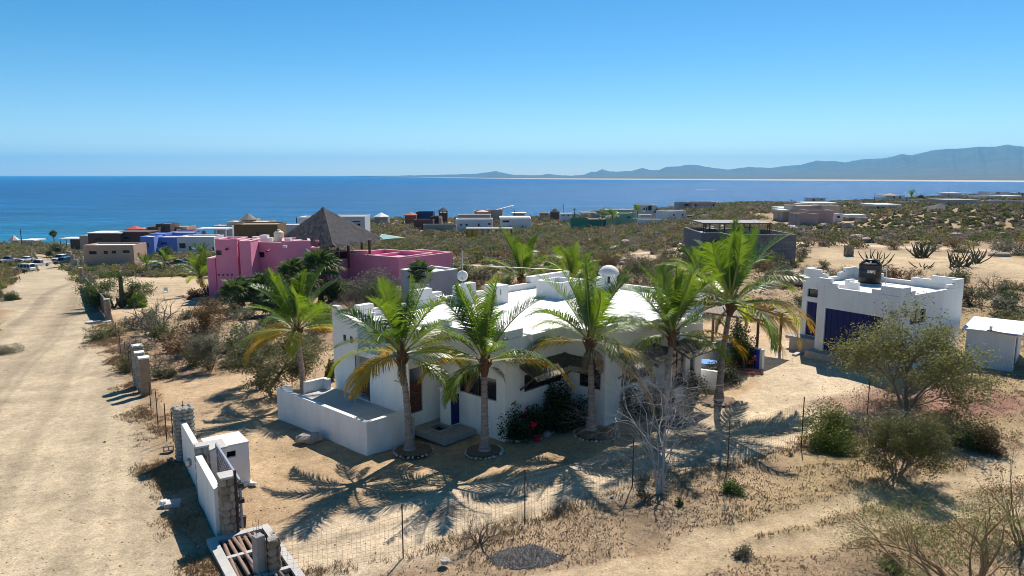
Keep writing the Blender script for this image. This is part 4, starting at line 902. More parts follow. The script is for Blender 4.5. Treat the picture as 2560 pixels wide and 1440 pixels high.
# ---------------------------------------------------------------- cars
CW_ = mat('white_car_paint', (0.72, 0.72, 0.71), 0.35, coat=0.5); CS_ = mat('silver_car_paint', (0.55, 0.55, 0.54), 0.35, metal=0.3, coat=0.5)
CD_ = mat('dark_car_paint', (0.05, 0.055, 0.06), 0.35, coat=0.5); TYRE = mat('tyre_rubber', (0.02, 0.02, 0.02), 0.9); CG_ = mat('light_grey_car_paint', (0.38, 0.40, 0.40), 0.35, coat=0.5)
def car(name, label, cat, p_, yaw, m, style='suv', trim=None):
    """front towards -x"""
    t = thing(name, label, cat, p_, yaw, 'cars parked round the sandy road')
    L, W, Hh = (4.8, 1.85, 1.8) if style != 'pickup' else (5.4, 1.9, 1.8)
    if style == 'sedan': L, W, Hh = 4.6, 1.75, 1.4
    hb_ = 0.98 if style != 'sedan' else 0.86
    prof = [(-L / 2, 0.35), (-L / 2 - 0.0, 0.72), (-L / 2 + 0.25, hb_ - 0.06), (-L * 0.2, hb_ + 0.02), (L / 2 - 0.08, hb_ + 0.02), (L / 2, hb_ - 0.1), (L / 2, 0.35)]
    n_ = len(prof); mb = MB(); cc_ = W / 2
    mb.add([(x, -cc_, z) for x, z in prof] + [(x, cc_, z) for x, z in prof], [tuple(range(n_)), tuple(range(2 * n_ - 1, n_ - 1, -1))] + [(i, n_ + i, n_ + (i + 1) % n_, (i + 1) % n_) for i in range(n_)])
    body = obj('body', mb, m, t, bevel=0.05)
    x0, x1 = {'suv': (-L * 0.22, L / 2 - 0.06), 'pickup': (-L * 0.2, L * 0.13), 'sedan': (-L * 0.2, L * 0.36)}[style]
    def cab(x0, x1, z0, z1, wi, f0, f1):
        return [(x0, -wi, z0), (x1, -wi, z0), (x1, wi, z0), (x0, wi, z0), (x0 + f0, -wi + 0.14, z1), (x1 - f1, -wi + 0.14, z1), (x1 - f1, wi - 0.14, z1), (x0 + f0, wi - 0.14, z1)]
    f0 = 0.75; f1 = 0.25 if style != 'sedan' else 0.6
    FF = [(3, 2, 1, 0), (4, 5, 6, 7), (0, 1, 5, 4), (1, 2, 6, 5), (2, 3, 7, 6), (3, 0, 4, 7)]
    obj('window_glass', MB().add(cab(x0, x1, hb_ + 0.02, Hh - 0.07, cc_ - 0.03, f0, f1), FF), GLASS, t)
    obj('roof_panel', MB().add(cab(x0 + f0 - 0.06, x1 - f1 + 0.04, Hh - 0.09, Hh, cc_ - 0.13, 0.1, 0.08), FF), m, t, bevel=0.02)
    for xx in ([x0 + 1.05 + (x1 - x0 - 1.05) * k / 3 for k in range(4)] if style == 'suv' else [x0 + 1.0, (x0 + x1) / 2 + 0.4, x1 - 0.1]):
        for sy in (-1, 1): obj('door_pillar', MB().beam((xx, sy * (cc_ - 0.01), hb_), (xx - (0.1 if xx < x1 - 0.3 else f1), sy * (cc_ - 0.14), Hh - 0.06), 0.09, 0.05), m, t)
    wh = MB().tube([(0, -0.12, 0), (0, 0.12, 0)], 0.37, 16).mesh('wheel'); wh.materials.append(TYRE); hb2 = MB().tube([(0, -0.13, 0), (0, 0.13, 0)], 0.2, 12).mesh('rim'); hb2.materials.append(METAL)
    for sx_ in (-0.31, 0.29):
        for sy in (-1, 1):
            w_ = obj('wheel', wh, None, t, loc=(L * sx_, sy * (cc_ - 0.08), 0.37)); obj('rim', hb2, None, w_)
    obj('front_bumper', MB().box(-L / 2 - 0.08, -cc_ + 0.05, 0.38, -L / 2 + 0.02, cc_ - 0.05, 0.62), trim or BLACKP, t, bevel=0.03)
    obj('grille', MB().box(-L / 2 - 0.02, -0.5, 0.64, -L / 2 + 0.02, 0.5, 0.82), BLACKP, t)
    for sy in (-1, 1): obj('headlight', MB().box(-L / 2 - 0.02, sy * 0.72 - 0.14, 0.66, -L / 2 + 0.04, sy * 0.72 + 0.14, 0.82), ROOFW, t)
    return t
car('suv', 'white and silver boxy SUV seen side-on at the left of the road', 'car', TY(59, 160), -0.12, CS_)
car('pickup_truck', 'white pickup just behind the side-on SUV, half hidden by a bush', 'pickup', TY(97, 178), 1.35, CW_, 'pickup')
car('pickup_truck', 'light grey pickup facing the road at the far left edge', 'pickup', TY(22, 200), 1.3, CG_, 'pickup')
car('parked_car', 'small white car behind a dry shrub between the far left pickup and the road', 'car', TY(65, 205), 1.5, CW_, 'sedan')
car('parked_car', 'dark green-grey car parked nearest on the right side of the road', 'car', TY(157, 190), 1.45, CD_, 'suv')
car('parked_car', 'white car parked behind the dark car on the right side of the road', 'car', TY(150, 208), 1.5, CW_, 'suv')
car('parked_car', 'white car parked in front of the blue house, partly behind scrub', 'car', TY(382, 172), 0.5, CW_, 'sedan')
car('parked_car', 'dark car under the fan palm in front of the blue and white houses', 'car', TY(443, 178), 0.2, CD_, 'sedan')
# white plastic chair on the sand
ch = thing('plastic_chair', 'white plastic chair alone on the sand left of the pink house', 'chair', T(416, 737), 0.6)
obj('seat', MB().box(-0.28, -0.26, 0.42, 0.28, 0.26, 0.47), ROOFW, ch); obj('backrest', MB().beam((0, 0.26, 0.45), (0, 0.38, 0.95), 0.5, 0.04), ROOFW, ch)
for x_ in (-0.25, 0.25):
    for y_ in (-0.23, 0.23): obj('leg', MB().tube([(x_, y_, 0.44), (x_ * 1.15, y_ * 1.15, 0)], 0.03, 5), ROOFW, ch)
for x_ in (-0.28, 0.28): obj('armrest', MB().box(x_ - 0.03, -0.2, 0.64, x_ + 0.03, 0.3, 0.68), ROOFW, ch)

# ---------------------------------------------------------------- pink house
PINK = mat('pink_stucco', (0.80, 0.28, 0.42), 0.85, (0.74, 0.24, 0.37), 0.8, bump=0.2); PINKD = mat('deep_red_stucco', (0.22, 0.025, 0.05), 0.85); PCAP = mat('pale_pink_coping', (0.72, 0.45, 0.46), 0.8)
def zt(py, Y): return zof(py, Y)
pk0 = TY(537, 88)
ph_ = thing('pink_house', 'large pink stucco house with curved parapets and open terrace beneath a huge thatched roof', 'house', (0, 0, 0), 0)
def pblock(name, x0, x1, ytop, Y, dep, m=PINK, par=0.3, wins=(), skew=0.0, ytop2=None, parent=ph_, roofm=ROOFW, cap=True, zb=None):
    """front face from px x0 (at distance Y) to px x1 (at distance Y+skew); body goes back by dep"""
    Y1 = Y + skew; a = Vector(at(x0, Y, zt(ytop, Y))); z0t = zt(ytop, Y); b = Vector(at(x1, Y1, z0t)); d = (b - a); L = d.length; d /= L; nn = Vector((-d.y, d.x))
    zb_ = zb if zb is not None else float(tz(a.x, a.y)) - 1.0
    ops_ = []
    for (wx0, wx1, wy0, wy1) in wins:
        s0 = L * (wx0 - x0) / (x1 - x0); s1 = L * (wx1 - x0) / (x1 - x0); Yw = Y + skew * s0 / L; ops_.append((s0, s1, zt(wy1, Yw), zt(wy0, Yw)))
    mb = MB().ring([a, b, b + nn * dep, a + nn * dep], zb_, z0t, 0.25, {0: ops_})
    w_ = obj(name, mb, m, parent)
    rr_ = [a + (nn + d) * 0.25, b + (nn - d) * 0.25, b - d * 0.25 + nn * (dep - 0.25), a + d * 0.25 + nn * (dep - 0.25)]
    obj('roof', MB().prism([(k.x, k.y) for k in rr_], z0t - par - 0.15, z0t - par), roofm, w_)
    if cap: 
        cm = MB().ring([a - nn * 0.03 - d * 0.03, b - nn * 0.03 + d * 0.03, b + nn * (dep + 0.03) + d * 0.03, a + nn * (dep + 0.03) - d * 0.03], z0t + 0.004, z0t + 0.09, 0.30); obj('coping', cm, PCAP if m in (PINK, PINKD) else ROOFW, w_)
    for (s0, s1, za, zb2) in ops_: window(w_, tuple(a + d * s0), tuple(a + d * s1), za, zb2, inset=0.12, fr=0.06)
    return w_, a, d, nn, L, z0t
A_ = pblock('tower_wing', 537, 592, 600, 86, 3.6, wins=[(538.5, 552, 626, 638)])
pblock('stair_wing', 598, 626, 604, 85, 3.4, wins=[(617, 626, 701, 708)]); pblock('link_wall', 590, 600, 602, 86.6, 2)
pblock('middle_wing', 626, 706, 606, 88, 4.5, skew=-1.2, wins=[(644, 660, 630, 643), (631, 641, 708, 716)])
pblock('right_wing', 706, 776, 605, 86.8, 5, skew=1.0); pblock('end_wing', 776, 797, 620, 87.8, 5)
pblock('terrace_wall', 797, 914, 656, 90, 5, skew=5.5, ytop2=636); pblock('long_terrace_wall', 914, 996, 641, 92, 10, skew=-3.5, wins=[(957, 975, 664, 668)], par=0.5, roofm=PINK)
pblock('end_room', 996, 1082, 645, 88.5, 8.5, skew=5.5, par=0.5, roofm=PINK, wins=[(1008, 1022, 672, 679)])
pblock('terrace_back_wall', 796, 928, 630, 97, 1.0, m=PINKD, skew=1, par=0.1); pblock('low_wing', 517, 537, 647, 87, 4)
# humps on the curved parapet
for (x0, x1, yt) in ((537, 548, 596), (575, 592, 596), (598, 603, 600), (620, 626, 601), (700, 712, 602), (787, 797, 600)):
    Y_ = 86.0; z_ = zt(yt, Y_); a = at(x0, Y_, z_); b = at(x1, Y_, z_)
    obj('parapet_hump', MB().box(a[0], Y_ - 0.02, zt(606, Y_), b[0], Y_ + 0.24, z_), PINK, ph_, bevel=0.12)
for px_ in (546, 557, 568, 579): q_ = at(px_, 86, 0); z_ = zt(687, 86); obj('round_vent', MB().tube([(q_[0], 85.98, z_), (q_[0], 86.05, z_)], 0.12, 10), DFRAME, ph_)
for px_, y_ in ((673, 626), (571, 621)): q_ = at(px_, 86, 0); z_ = zt(y_, 86); obj('spotlight', MB().tube([(q_[0], 85.6, z_ - .1), (q_[0], 86.3, z_)], 0.12, 8), DFRAME, ph_)
q_ = at(715, 86.5, 0); obj('wall_lamp', MB().box(q_[0] - .2, 86.2, zt(620, 86), q_[0] + .25, 86.6, zt(615, 86)), ROOFW, ph_)
a = at(757, 86.9, 0); b = at(772, 87, 0); obj('shutter', MB().box(a[0], 87.15, zt(648, 87), b[0], 87.5, zt(629, 87)), mat('grey_shutter', (0.42, 0.42, 0.42), 0.7), ph_)
for px_, Y_ in ((811, 90), (821, 91), (872, 92), (925, 92), (845, 99), (905, 100)):
    q_ = at(px_, Y_, 0); obj('thatch_post', MB().tube([(q_[0], Y_, zt(670, Y_)), (q_[0], Y_, zt(600, Y_))], 0.17, 8), DWOOD, ph_)
# palapa roof: four-sided pyramid of overlapping thatch tufts
def palapa(parent, apex, corners, rows, m, name='palapa_roof', tuft=0.55, seed=3, thick=0.35):
    rg = random.Random(seed); V_ = []; F_ = []; apex = Vector(apex); cs = [Vector(c_) for c_ in corners]
    n_ = len(cs)
    solid = MB().add([tuple(apex)] + [tuple(c_) for c_ in cs] + [tuple(c_ - Vector((0, 0, thick))) for c_ in cs], [(0, 1 + i, 1 + (i + 1) % n_) for i in range(n_)] + [(1 + i, 1 + n_ + i, 1 + n_ + (i + 1) % n_, 1 + (i + 1) % n_) for i in range(n_)] + [tuple(range(2 * n_, n_, -1))])
    R_ = obj(name, solid, m, parent)
    for i in range(n_):
        a, b = cs[i], cs[(i + 1) % n_]; nrm = (a - apex).cross(b - apex).normalized();
        if nrm.z < 0: nrm = -nrm
        for r_ in range(rows):
            f = (r_ + 1) / rows; p0 = apex.lerp(a, f); p1 = apex.lerp(b, f); Lr = (p1 - p0).length; down = ((a + b) / 2 - apex).normalized()
            k = max(2, int(Lr / (tuft * 0.45)))
            for s in range(k):
                c_ = p0.lerp(p1, (s + rg.uniform(0.1, .9)) / k); side = (p1 - p0).normalized(); w_ = tuft * rg.uniform(.25, .5); ln = tuft * rg.uniform(.8, 1.5)
                up = nrm * rg.uniform(0.04, 0.16); dd = (down + side * rg.uniform(-.25, .25) + Vector((0, 0, -rg.uniform(0, .25)))).normalized(); o = len(V_)
                V_ += [c_ - side * w_ / 2 + nrm * 0.02, c_ + side * w_ / 2 + nrm * 0.02, c_ + side * w_ * .35 + dd * ln + up, c_ - side * w_ * .35 + dd * ln + up]; F_.append((o, o + 1, o + 2, o + 3))
    me = np_mesh('thatch', [tuple(v) for v in V_], F_, m); o = obj('thatch', me, None, R_); o['kind'] = 'stuff'
    return R_
def pcorner(px, py, Y): z = zt(py, Y); x, y = at(px, Y, z); return (x, y, z)
PTH = mat('grey_palapa_thatch', (0.05, 0.046, 0.05), 0.95, (0.11, 0.10, 0.107), 2.2, bump=0.5)
palapa(ph_, pcorner(808, 519, 95), [pcorner(700, 596, 93.5), pcorner(832, 611, 87.5), pcorner(950, 592, 96), pcorner(820, 586, 102)], 26, PTH, tuft=0.7)
ctop = MB(); ap = Vector(pcorner(808, 518, 95)); ctop.add([tuple(ap + Vector((0, 0, .1))), tuple(ap + Vector((-1.5, -.4, -1.55))), tuple(ap + Vector((0.3, -1.6, -1.6))), tuple(ap + Vector((1.6, .3, -1.5))), tuple(ap + Vector((0.1, 1.5, -1.5)))], [(0, 1, 2), (0, 2, 3), (0, 3, 4), (0, 4, 1)]); obj('ridge_cap', ctop, mat('dark_cap_thatch', (0.05, 0.045, 0.05), 0.95), ph_)
# roof equipment on the pink house
def roof_thing(name, label, cat, px, py, Y, mbs, m):
    p_ = pcorner(px, py, Y); t = thing(name, label, cat, p_)
    for nm, mb in mbs: obj(nm, mb, m, t)
    return t
CRM = mat('cream_plastic', (0.60, 0.54, 0.40), 0.5)
roof_thing('water_tank', 'cream ribbed water tank on the pink house roof', 'water tank', 698, 603, 91, [('tank_body', MB().lathe([(0.6, 0), (0.62, .5), (.6, .52), (.62, 1.0), (.55, 1.15), (.2, 1.35), (.2, 1.4)], 18)), ('lid', MB().lathe([(.2, 1.4), (.21, 1.48), (.05, 1.5)], 12))], CRM)
for (x, y, s, lb) in ((662, 604, 0.9, 'white air conditioner unit on the pink roof, left of the cream tank'), (640, 604, 0.7, 'small pale roof unit, leftmost on the pink house roof'), (677, 604, 0.55, 'small white box unit on the pink roof beside the cream tank'), (722, 606, 0.6, 'white air conditioner right of the cream tank against the thatch')):
    roof_thing('air_conditioner', lb, 'air conditioner', x, y, 89.5, [('casing', MB().box(-s / 2, -s / 2, 0, s / 2, s / 2, s * .9)), ('fan_grille', MB().lathe([(s * .3, s * .9), (s * .3, s * .94)], 12))], ROOFW)
for px_, py_, lb in ((848, 636, 'white round table on the pink house terrace, left of two'), (884, 638, 'white oval table on the pink house terrace, right of two')):
    roof_thing('terrace_table', lb, 'table', px_, py_ + 6, 95, [('tabletop', MB().lathe([(.6, .75), (.6, .8)], 16)), ('leg', MB().tube([(0, 0, 0), (0, 0, .76)], .06, 6))], ROOFW)
# grey-white annex right of the pink house
anx = thing('grey_annex', 'low pale grey annex with white flat roof right of the pink house', 'building', (0, 0, 0))
pblock('outer_wall', 1066, 1144, 684, 70, 4, m=mat('grey_render', (0.50, 0.49, 0.50), 0.9, (0.42, .41, .42), 1.5), skew=3.0, par=0.1, parent=anx)
tag(obj('leaning_board', MB().box(-0.9, -0.05, 0, 0.9, 0.05, 2.2), ROOFW, loc=Vector(TY(1045, 69)), rot=(0, 0.1, 0.1)), 'white board wall leaning between the pink house and the grey annex', 'board')
# garden retaining wall below the pink house
rw = thing('garden_wall', 'low grey garden wall with shaded ramp in front of the pink house', 'wall', (0, 0, 0)); a, b = T(480, 757), T(565, 752)
obj('wall', MB().beam(a + Vector((0, 0, .2)), b + Vector((0, 0, .3)), 0.3, 0.7), CONC, rw)
# ---------------------------------------------------------------- village buildings
def wallmat(n_, c): return mat('render_' + n_, c, 0.88, tuple(x * 0.88 for x in c), 0.7)
BEI = wallmat('beige', (0.46, 0.37, 0.28)); TAN = wallmat('tan', (0.50, 0.34, 0.25)); BRN = wallmat('brown', (0.13, 0.075, 0.06)); OLV = wallmat('ochre_brown', (0.20, 0.115, 0.045))
GRY = wallmat('grey', (0.33, 0.32, 0.33)); LGR = wallmat('light_grey', (0.52, 0.52, 0.55)); WHT = wallmat('white', (0.68, 0.67, 0.69)); BLU = wallmat('periwinkle', (0.15, 0.24, 0.60)); GRN = wallmat('mint', (0.25, 0.43, 0.31))
MAR = wallmat('maroon', (0.14, 0.05, 0.055)); PNK = wallmat('dusty_pink', (0.50, 0.33, 0.30)); YEL = wallmat('yellow', (0.62, 0.38, 0.06)); DBL = wallmat('dark_blue', (0.03, 0.045, 0.12)); TEAL = wallmat('teal', (0.06, 0.22, 0.16))
TERR = mat('terracotta_roof', (0.42, 0.14, 0.08), 0.8, (0.33, 0.11, 0.07), 3); REDR = mat('red_roof', (0.45, 0.07, 0.06), 0.7); DRK = mat('near_black', (0.02, 0.02, 0.022), 0.6)

def YF(Y, x=0): return Y if Y < 140 else Y * (0.93 if Y < 260 else 0.74 if (x > 2150 and Y < 345) else 1.0) if x > 1830 else Y * (1 + (0.24 if x < 1400 else 0.10) * min(1, max(0, (400 - Y) / 120)))
class Bld:
    def __init__(s, name, label, cat='house'): s.t = thing(name, label, cat, (0, 0, 0)); s.first = True
    def block(s, x0, x1, ytop, Y, dep=9, yaw=0.0, m=BEI, wins=(), roof=ROOFW, par=0.35, base=None, name='walls'):
        Y = YF(Y, x0); zt_ = zof(ytop, Y); xm = (x0 + x1) / 2; X0, _ = at(x0, Y, zt_); X1, _ = at(x1, Y, zt_); wt = X1 - X0
        W = (wt - dep * abs(math.sin(yaw))) / math.cos(yaw)
        if W < 1: W = wt; yaw = 0
        cx = X0 + (dep * math.sin(yaw) if yaw > 0 else 0); y0 = Y + (W * math.sin(-yaw) if yaw < 0 else 0)
        zb = float(min(tz(X0, Y), tz(X1, Y), tz(X0, Y + dep), tz(X1, Y + dep))) - 1.2 if base is None else zof(base, Y)
        d = Vector((math.cos(yaw), math.sin(yaw))); nn = Vector((-d.y, d.x)); a = Vector((cx, y0)); b = a + d * W
        if s.first: s.t.location = (cx + wt / 2, y0, float(tz(cx + wt / 2, Y))); s.first = False
        o3 = s.t.location; a = a - o3.xy; b = b - o3.xy; oz = o3.z
        ops_ = []
        for (u0, u1, v0, v1) in wins: # fractions of width, pixels rows
            ops_.append((W * u0, W * u1, zof(v1, Y) - oz, zof(v0, Y) - oz))
        w_ = obj(name, MB().ring([a, b, b + nn * dep, a + nn * dep], zb - oz, zt_ - oz, 0.3, {0: ops_}), m, s.t)
        r_ = [a + (nn + d) * 0.3, b + (nn - d) * 0.3, b - d * 0.3 + nn * (dep - 0.3), a + d * 0.3 + nn * (dep - 0.3)]
        obj('roof', MB().prism([(k.x, k.y) for k in r_], zt_ - par - 0.15 - oz, zt_ - par - oz), roof, w_)
        for (s0, s1, za, zb2) in ops_: window(w_, tuple(a + d * s0), tuple(a + d * s1), za, zb2, inset=0.15, fr=0.07)
        return s
    def slab(s, x0, x1, ytop, Y, dep=8, th=0.35, over=0.4, m=ROOFW, yaw=0.0, name='roof_slab'):
        Y = YF(Y, x0); z = zof(ytop, Y); X0, _ = at(x0, Y, z); X1, _ = at(x1, Y, z)
        if s.first: s.t.location = ((X0 + X1) / 2, Y, float(tz((X0 + X1) / 2, Y))); s.first = False
        o = s.t.location; mb = MB().box(X0 - o.x, Y - over - o.y, z - th - o.z, X1 - o.x, Y + dep - o.y, z - o.z); obj(name, mb, m, s.t); return s
    def posts(s, xs, ytop, Y, m=DWOOD, r=0.14, dy=0, ybot=None):
        Y = YF(Y, xs[0]); o = s.t.location
        for x in xs:
            z1 = zof(ytop, Y); X, _ = at(x, Y, z1); z0 = float(tz(X, Y)) - 0.3 if ybot is None else zof(ybot, Y)
            obj('post', MB().tube([(X - o.x, Y + dy - o.y, z0 - o.z), (X - o.x, Y + dy - o.y, z1 - o.z)], r, 6), m, s.t)
        return s
    def hip(s, x0, x1, yap, yeave, Y, m, n=4, name='pitched_roof'):
        Y = YF(Y, x0); z0 = zof(yeave, Y); z1 = zof(yap, Y); X0, _ = at(x0, Y, z0); X1, _ = at(x1, Y, z0); R = (X1 - X0) / 2; cx = (X0 + X1) / 2
        if s.first: s.t.location = (cx, Y, float(tz(cx, Y))); s.first = False
        o = s.t.location; mb = MB(); vv = [(cx - o.x, Y - o.y, z1 - o.z)]; off = math.pi / 4 if n == 4 else math.pi / n; Rr = R / math.cos(math.pi / n) if n == 4 else R
        for k in range(n): t_ = off + 2 * math.pi * k / n; vv.append((cx - o.x + Rr * math.cos(t_), Y - o.y + Rr * math.sin(t_), z0 - o.z))
        for k in range(n): t_ = off + 2 * math.pi * k / n; vv.append((cx - o.x + Rr * math.cos(t_), Y - o.y + Rr * math.sin(t_), z0 - 0.3 - o.z))
        mb.add(vv, [(0, 1 + k, 1 + (k + 1) % n) for k in range(n)] + [(1 + k, 1 + n + k, 1 + n + (k + 1) % n, 1 + (k + 1) % n) for k in range(n)] + [tuple(range(2 * n, n, -1))])
        obj(name, mb, m, s.t); return s

# --- left group, down towards the sea
Bld('tan_house', 'low tan flat-roofed house with four small windows beside the sandy road').block(205, 331, 613, 146, 7, 0.03, TAN, [(0.11, 0.26, 628, 636), (0.40, 0.485, 627.5, 635), (0.56, 0.65, 627, 634), (0.78, 0.92, 626, 633)])
Bld('brown_house', 'long dark brown house with grey garage doors above the tan house').block(219, 300, 583, 215, 9, 0, BRN, [(0.2, 0.42, 595, 601)]).block(298, 372, 581, 217, 9, 0, BRN, [(0.1, 0.35, 593, 598)]).slab(218, 300, 581.5, 214, 9).slab(292, 372, 579.5, 216, 9, m=BRN)
Bld('beige_hut', 'small beige hut with white roof left of the brown house').block(198, 221, 589, 222, 6, 0, BEI)
Bld('flat_roof_shelter', 'low flat-roofed shelter with dark open front near the shore').slab(148, 206, 596, 250, 8, m=ROOFW).posts((150, 165, 180, 200), 597, 250).block(175, 204, 598, 253, 5, 0, BRN)
Bld('white_roof_cottage', 'small cottage with pointed white thatch roof at the far left shore', 'cottage').hip(22, 48, 587, 600, 395, mat('pale_thatch', (0.6, 0.5, 0.44), 0.9), 8).block(28, 42, 600, 396, 5, 0, BEI, par=0.1)
Bld('shore_house', 'low pale house with two flat white roofs at the far left shore').slab(48, 86, 600, 398, 10, 0.6, m=ROOFW).block(52, 82, 602, 400, 8, 0, BEI, par=0.1).slab(44, 74, 610, 392, 5, 0.5, m=CONCL)
Bld('red_roof_hut', 'round hut with a shallow red roof between the brown houses and the sea', 'hut').hip(316, 360, 564, 572, 250, REDR, 10).block(320, 356, 572, 251, 8, 0, BRN, par=0.1)
Bld('brown_block_house', 'dark brown block house with a square tower by the sea', 'house').block(366, 396, 568, 255, 9, 0, BRN, roof=BRN).block(389, 425, 560, 258, 9, 0, BRN, roof=CONC)
Bld('striped_villa', 'cream villa with curving red parapet near the sea', 'villa').block(424, 468, 566, 262, 9, 0, BEI, [(0.2, 0.35, 572, 577)]).block(440, 482, 574, 258, 6, 0, wallmat('coral', (0.5, 0.12, 0.08)))
Bld('blue_house', 'periwinkle blue flat-roofed house left of the pink house').block(342, 382, 592, 186, 8, 0.12, BLU, [(0.5, 0.62, 608, 619)]).block(378, 442, 593, 190, 8, 0, BLU, [(0.35, 0.6, 606, 611)]).block(374, 414, 584, 196, 6, 0, BLU).block(418, 490, 581, 200, 8, 0, BLU)
Bld('white_block_house', 'white block house attached to the right of the blue house').block(442, 535, 592, 183, 8, 0, WHT, [(0.05, 0.22, 608, 621), (0.30, 0.38, 616, 626), (0.93, 0.99, 618, 628)]).block(470, 534, 589, 190, 5, 0, WHT)
Bld('white_roof_frame', 'white open roof frame with grey panels above the white block house', 'pergola').slab(491, 566, 571, 205, 6, 0.5, m=WHT).posts((493, 514, 541, 564), 571, 205, WHT, 0.25, ybot=592).block(543, 562, 575, 206, 3, 0, GRY, par=0.1, base=592)
Bld('domed_villa', 'beige villa topped by a small round thatched tower in front of the sea', 'villa').block(567, 668, 554, 255, 12, 0, BEI).block(604, 640, 547, 262, 6, 0, BEI, [(0.55, 0.7, 550, 555)]).hip(600, 642, 532, 548, 262, mat('tan_thatch', (0.30, 0.24, 0.20), 0.95, (0.22, 0.17, 0.14), 3), 12).block(533, 580, 564, 250, 8, 0, LGR)
Bld('ochre_house', 'ochre-brown flat-roofed house with one dark window behind the pink house').block(580, 692, 561, 158, 9, 0.05, OLV, [(0.5, 0.7, 580, 594)], roof=BEI, par=0.3)
Bld('grey_house', 'pale grey house with white roof edge left of the big thatched roof').block(692, 748, 562, 190, 8, 0, LGR, [(0.15, 0.25, 572, 578)])
Bld('white_two_storey', 'white two-storey house behind the big thatched roof').block(744, 820, 543, 205, 10, 0, WHT).block(826, 911, 541, 205, 12, 0.04, LGR, [(0.62, 0.86, 553, 556), (0.64, 0.73, 559, 565), (0.76, 0.86, 559, 565)]).posts((741,), 544, 203, DBL, 0.2)
tag(obj('shade_sail', MB().add([(0, 0, 0), (4.4, 0.5, 0.4), (4.9, 2.5, 0.2), (0.4, 2.6, 0.9)], [(0, 1, 2, 3)]).add([(0, 0, -.04), (4.4, 0.5, 0.36), (4.9, 2.5, 0.16), (0.4, 2.6, 0.86)], [(3, 2, 1, 0)]), mat('aqua_cloth', (0.30, 0.48, 0.45), 0.8), loc=Vector(pcorner(942, 600, 130))), 'pale aqua shade sail standing in scrub right of the big thatched roof', 'shade sail')
# --- centre group
Bld('white_hip_hut', 'small hut with a white pyramid roof on the shore ridge', 'hut').hip(933, 973, 531, 541, 300, ROOFW, 6).block(937, 969, 541, 301, 6, 0, GRY, par=0.05)
Bld('terracotta_hut', 'hut with a low terracotta roof on the shore ridge', 'hut').hip(1008, 1044, 530, 537, 320, TERR, 8).block(1012, 1040, 537, 321, 6, 0, wallmat('rust', (0.30, 0.11, 0.07)), par=0.05)
Bld('dark_blue_house', 'long dark blue low house beside the terracotta hut').block(1040, 1083, 530, 330, 8, 0, DBL, roof=DBL)
Bld('dark_thatch_hut', 'dark thatched lookout hut rising above the sea line', 'hut').hip(1093, 1122, 518, 527, 330, PTH, 6).posts((1098, 1107, 1117), 527, 330, DWOOD, 0.3).block(1098, 1118, 531, 331, 5, 0, BRN, par=0.05)
Bld('maroon_house', 'dark maroon flat-roofed house with a higher block').block(1034, 1082, 550, 240, 8, 0, MAR, roof=BRN).block(1076, 1100, 541, 246, 6, -0.1, MAR, roof=BRN).block(1097, 1104, 543, 244, 3, 0, TAN, par=0.05)
Bld('grey_boundary_wall', 'long low grey-beige wall in scrub right of the maroon house', 'wall').block(1058, 1140, 561, 232, 3, 0, wallmat('dim_beige', (0.34, 0.30, 0.26)), roof=GRY)
Bld('long_white_house', 'long white flat-roofed house with small dark windows amid scrub').block(1138, 1231, 548, 236, 9, 0.02, WHT, [(0.12, 0.17, 560, 564), (0.26, 0.33, 560, 564), (0.60, 0.65, 559, 565), (0.88, 0.95, 558, 562)])
Bld('beige_row_house', 'long beige flat-roofed row behind the long white house').block(1145, 1226, 537, 290, 9, 0, BEI)
Bld('pinkish_villa', 'pinkish villa with curved pale roofs on the ridge by the sea', 'villa').block(1186, 1226, 527, 330, 9, 0, PNK, roof=PNK).block(1216, 1256, 524, 334, 9, 0, BEI, roof=ROOFW).hip(1190, 1222, 524, 529, 328, mat('pale_pink_roof', (0.62, 0.40, 0.38), 0.8), 10)
tag(obj('sloping_white_roof', MB().add([(0, 0, 0), (10, 0, 2.6), (10, 6, 2.6), (0, 6, 0), (0, 0, -.4), (10, 0, 2.2), (10, 6, 2.2), (0, 6, -.4)], [(0, 1, 2, 3), (7, 6, 5, 4), (0, 4, 5, 1), (1, 5, 6, 2), (2, 6, 7, 3), (3, 7, 4, 0)]), ROOFW, loc=Vector(pcorner(1236, 526, YF(335)))), 'white sloping canopy roof rising to the right beside the pinkish villa', 'canopy')
Bld('white_low_house', 'low white house with broad flat roof right of the long white house').block(1250, 1328, 546, 252, 9, 0, WHT, [(0.08, 0.3, 551, 556)]).slab(1248, 1326, 543, 254, 10, 0.5, m=ROOFW)
Bld('slab_roof_cabin', 'small grey cabin with pale slab roof on the ridge').block(1283, 1312, 534, 320, 6, 0, GRY, par=0.05).slab(1279, 1316, 532, 319, 8, 0.5)
sh_ = Bld('open_shed', 'open-sided shed with flat grey roof and one yellow wall in the scrub', 'shed').slab(1164, 1281, 571, 178, 6, 0.3, m=CONC).posts((1167, 1180, 1205, 1240, 1279), 573, 178, DWOOD, 0.12).posts((1172, 1220, 1277), 573, 183, DWOOD, 0.12)
o_ = sh_.t.location; a = Vector(pcorner(1167, 575, YF(178) + .3)) - o_; b = Vector(pcorner(1192, 577, YF(178) + .3)) - o_
obj('yellow_wall', MB().box(a.x, 0.2, a.z - 2.6, b.x, 0.45, a.z), YEL, sh_.t)
Bld('thatch_lookout', 'brown thatched lookout hut on the ridge right of centre', 'hut').hip(1374, 1401, 520, 530, 330, PTH, 8).block(1377, 1398, 530, 331, 5, 0, BRN, par=0.05)
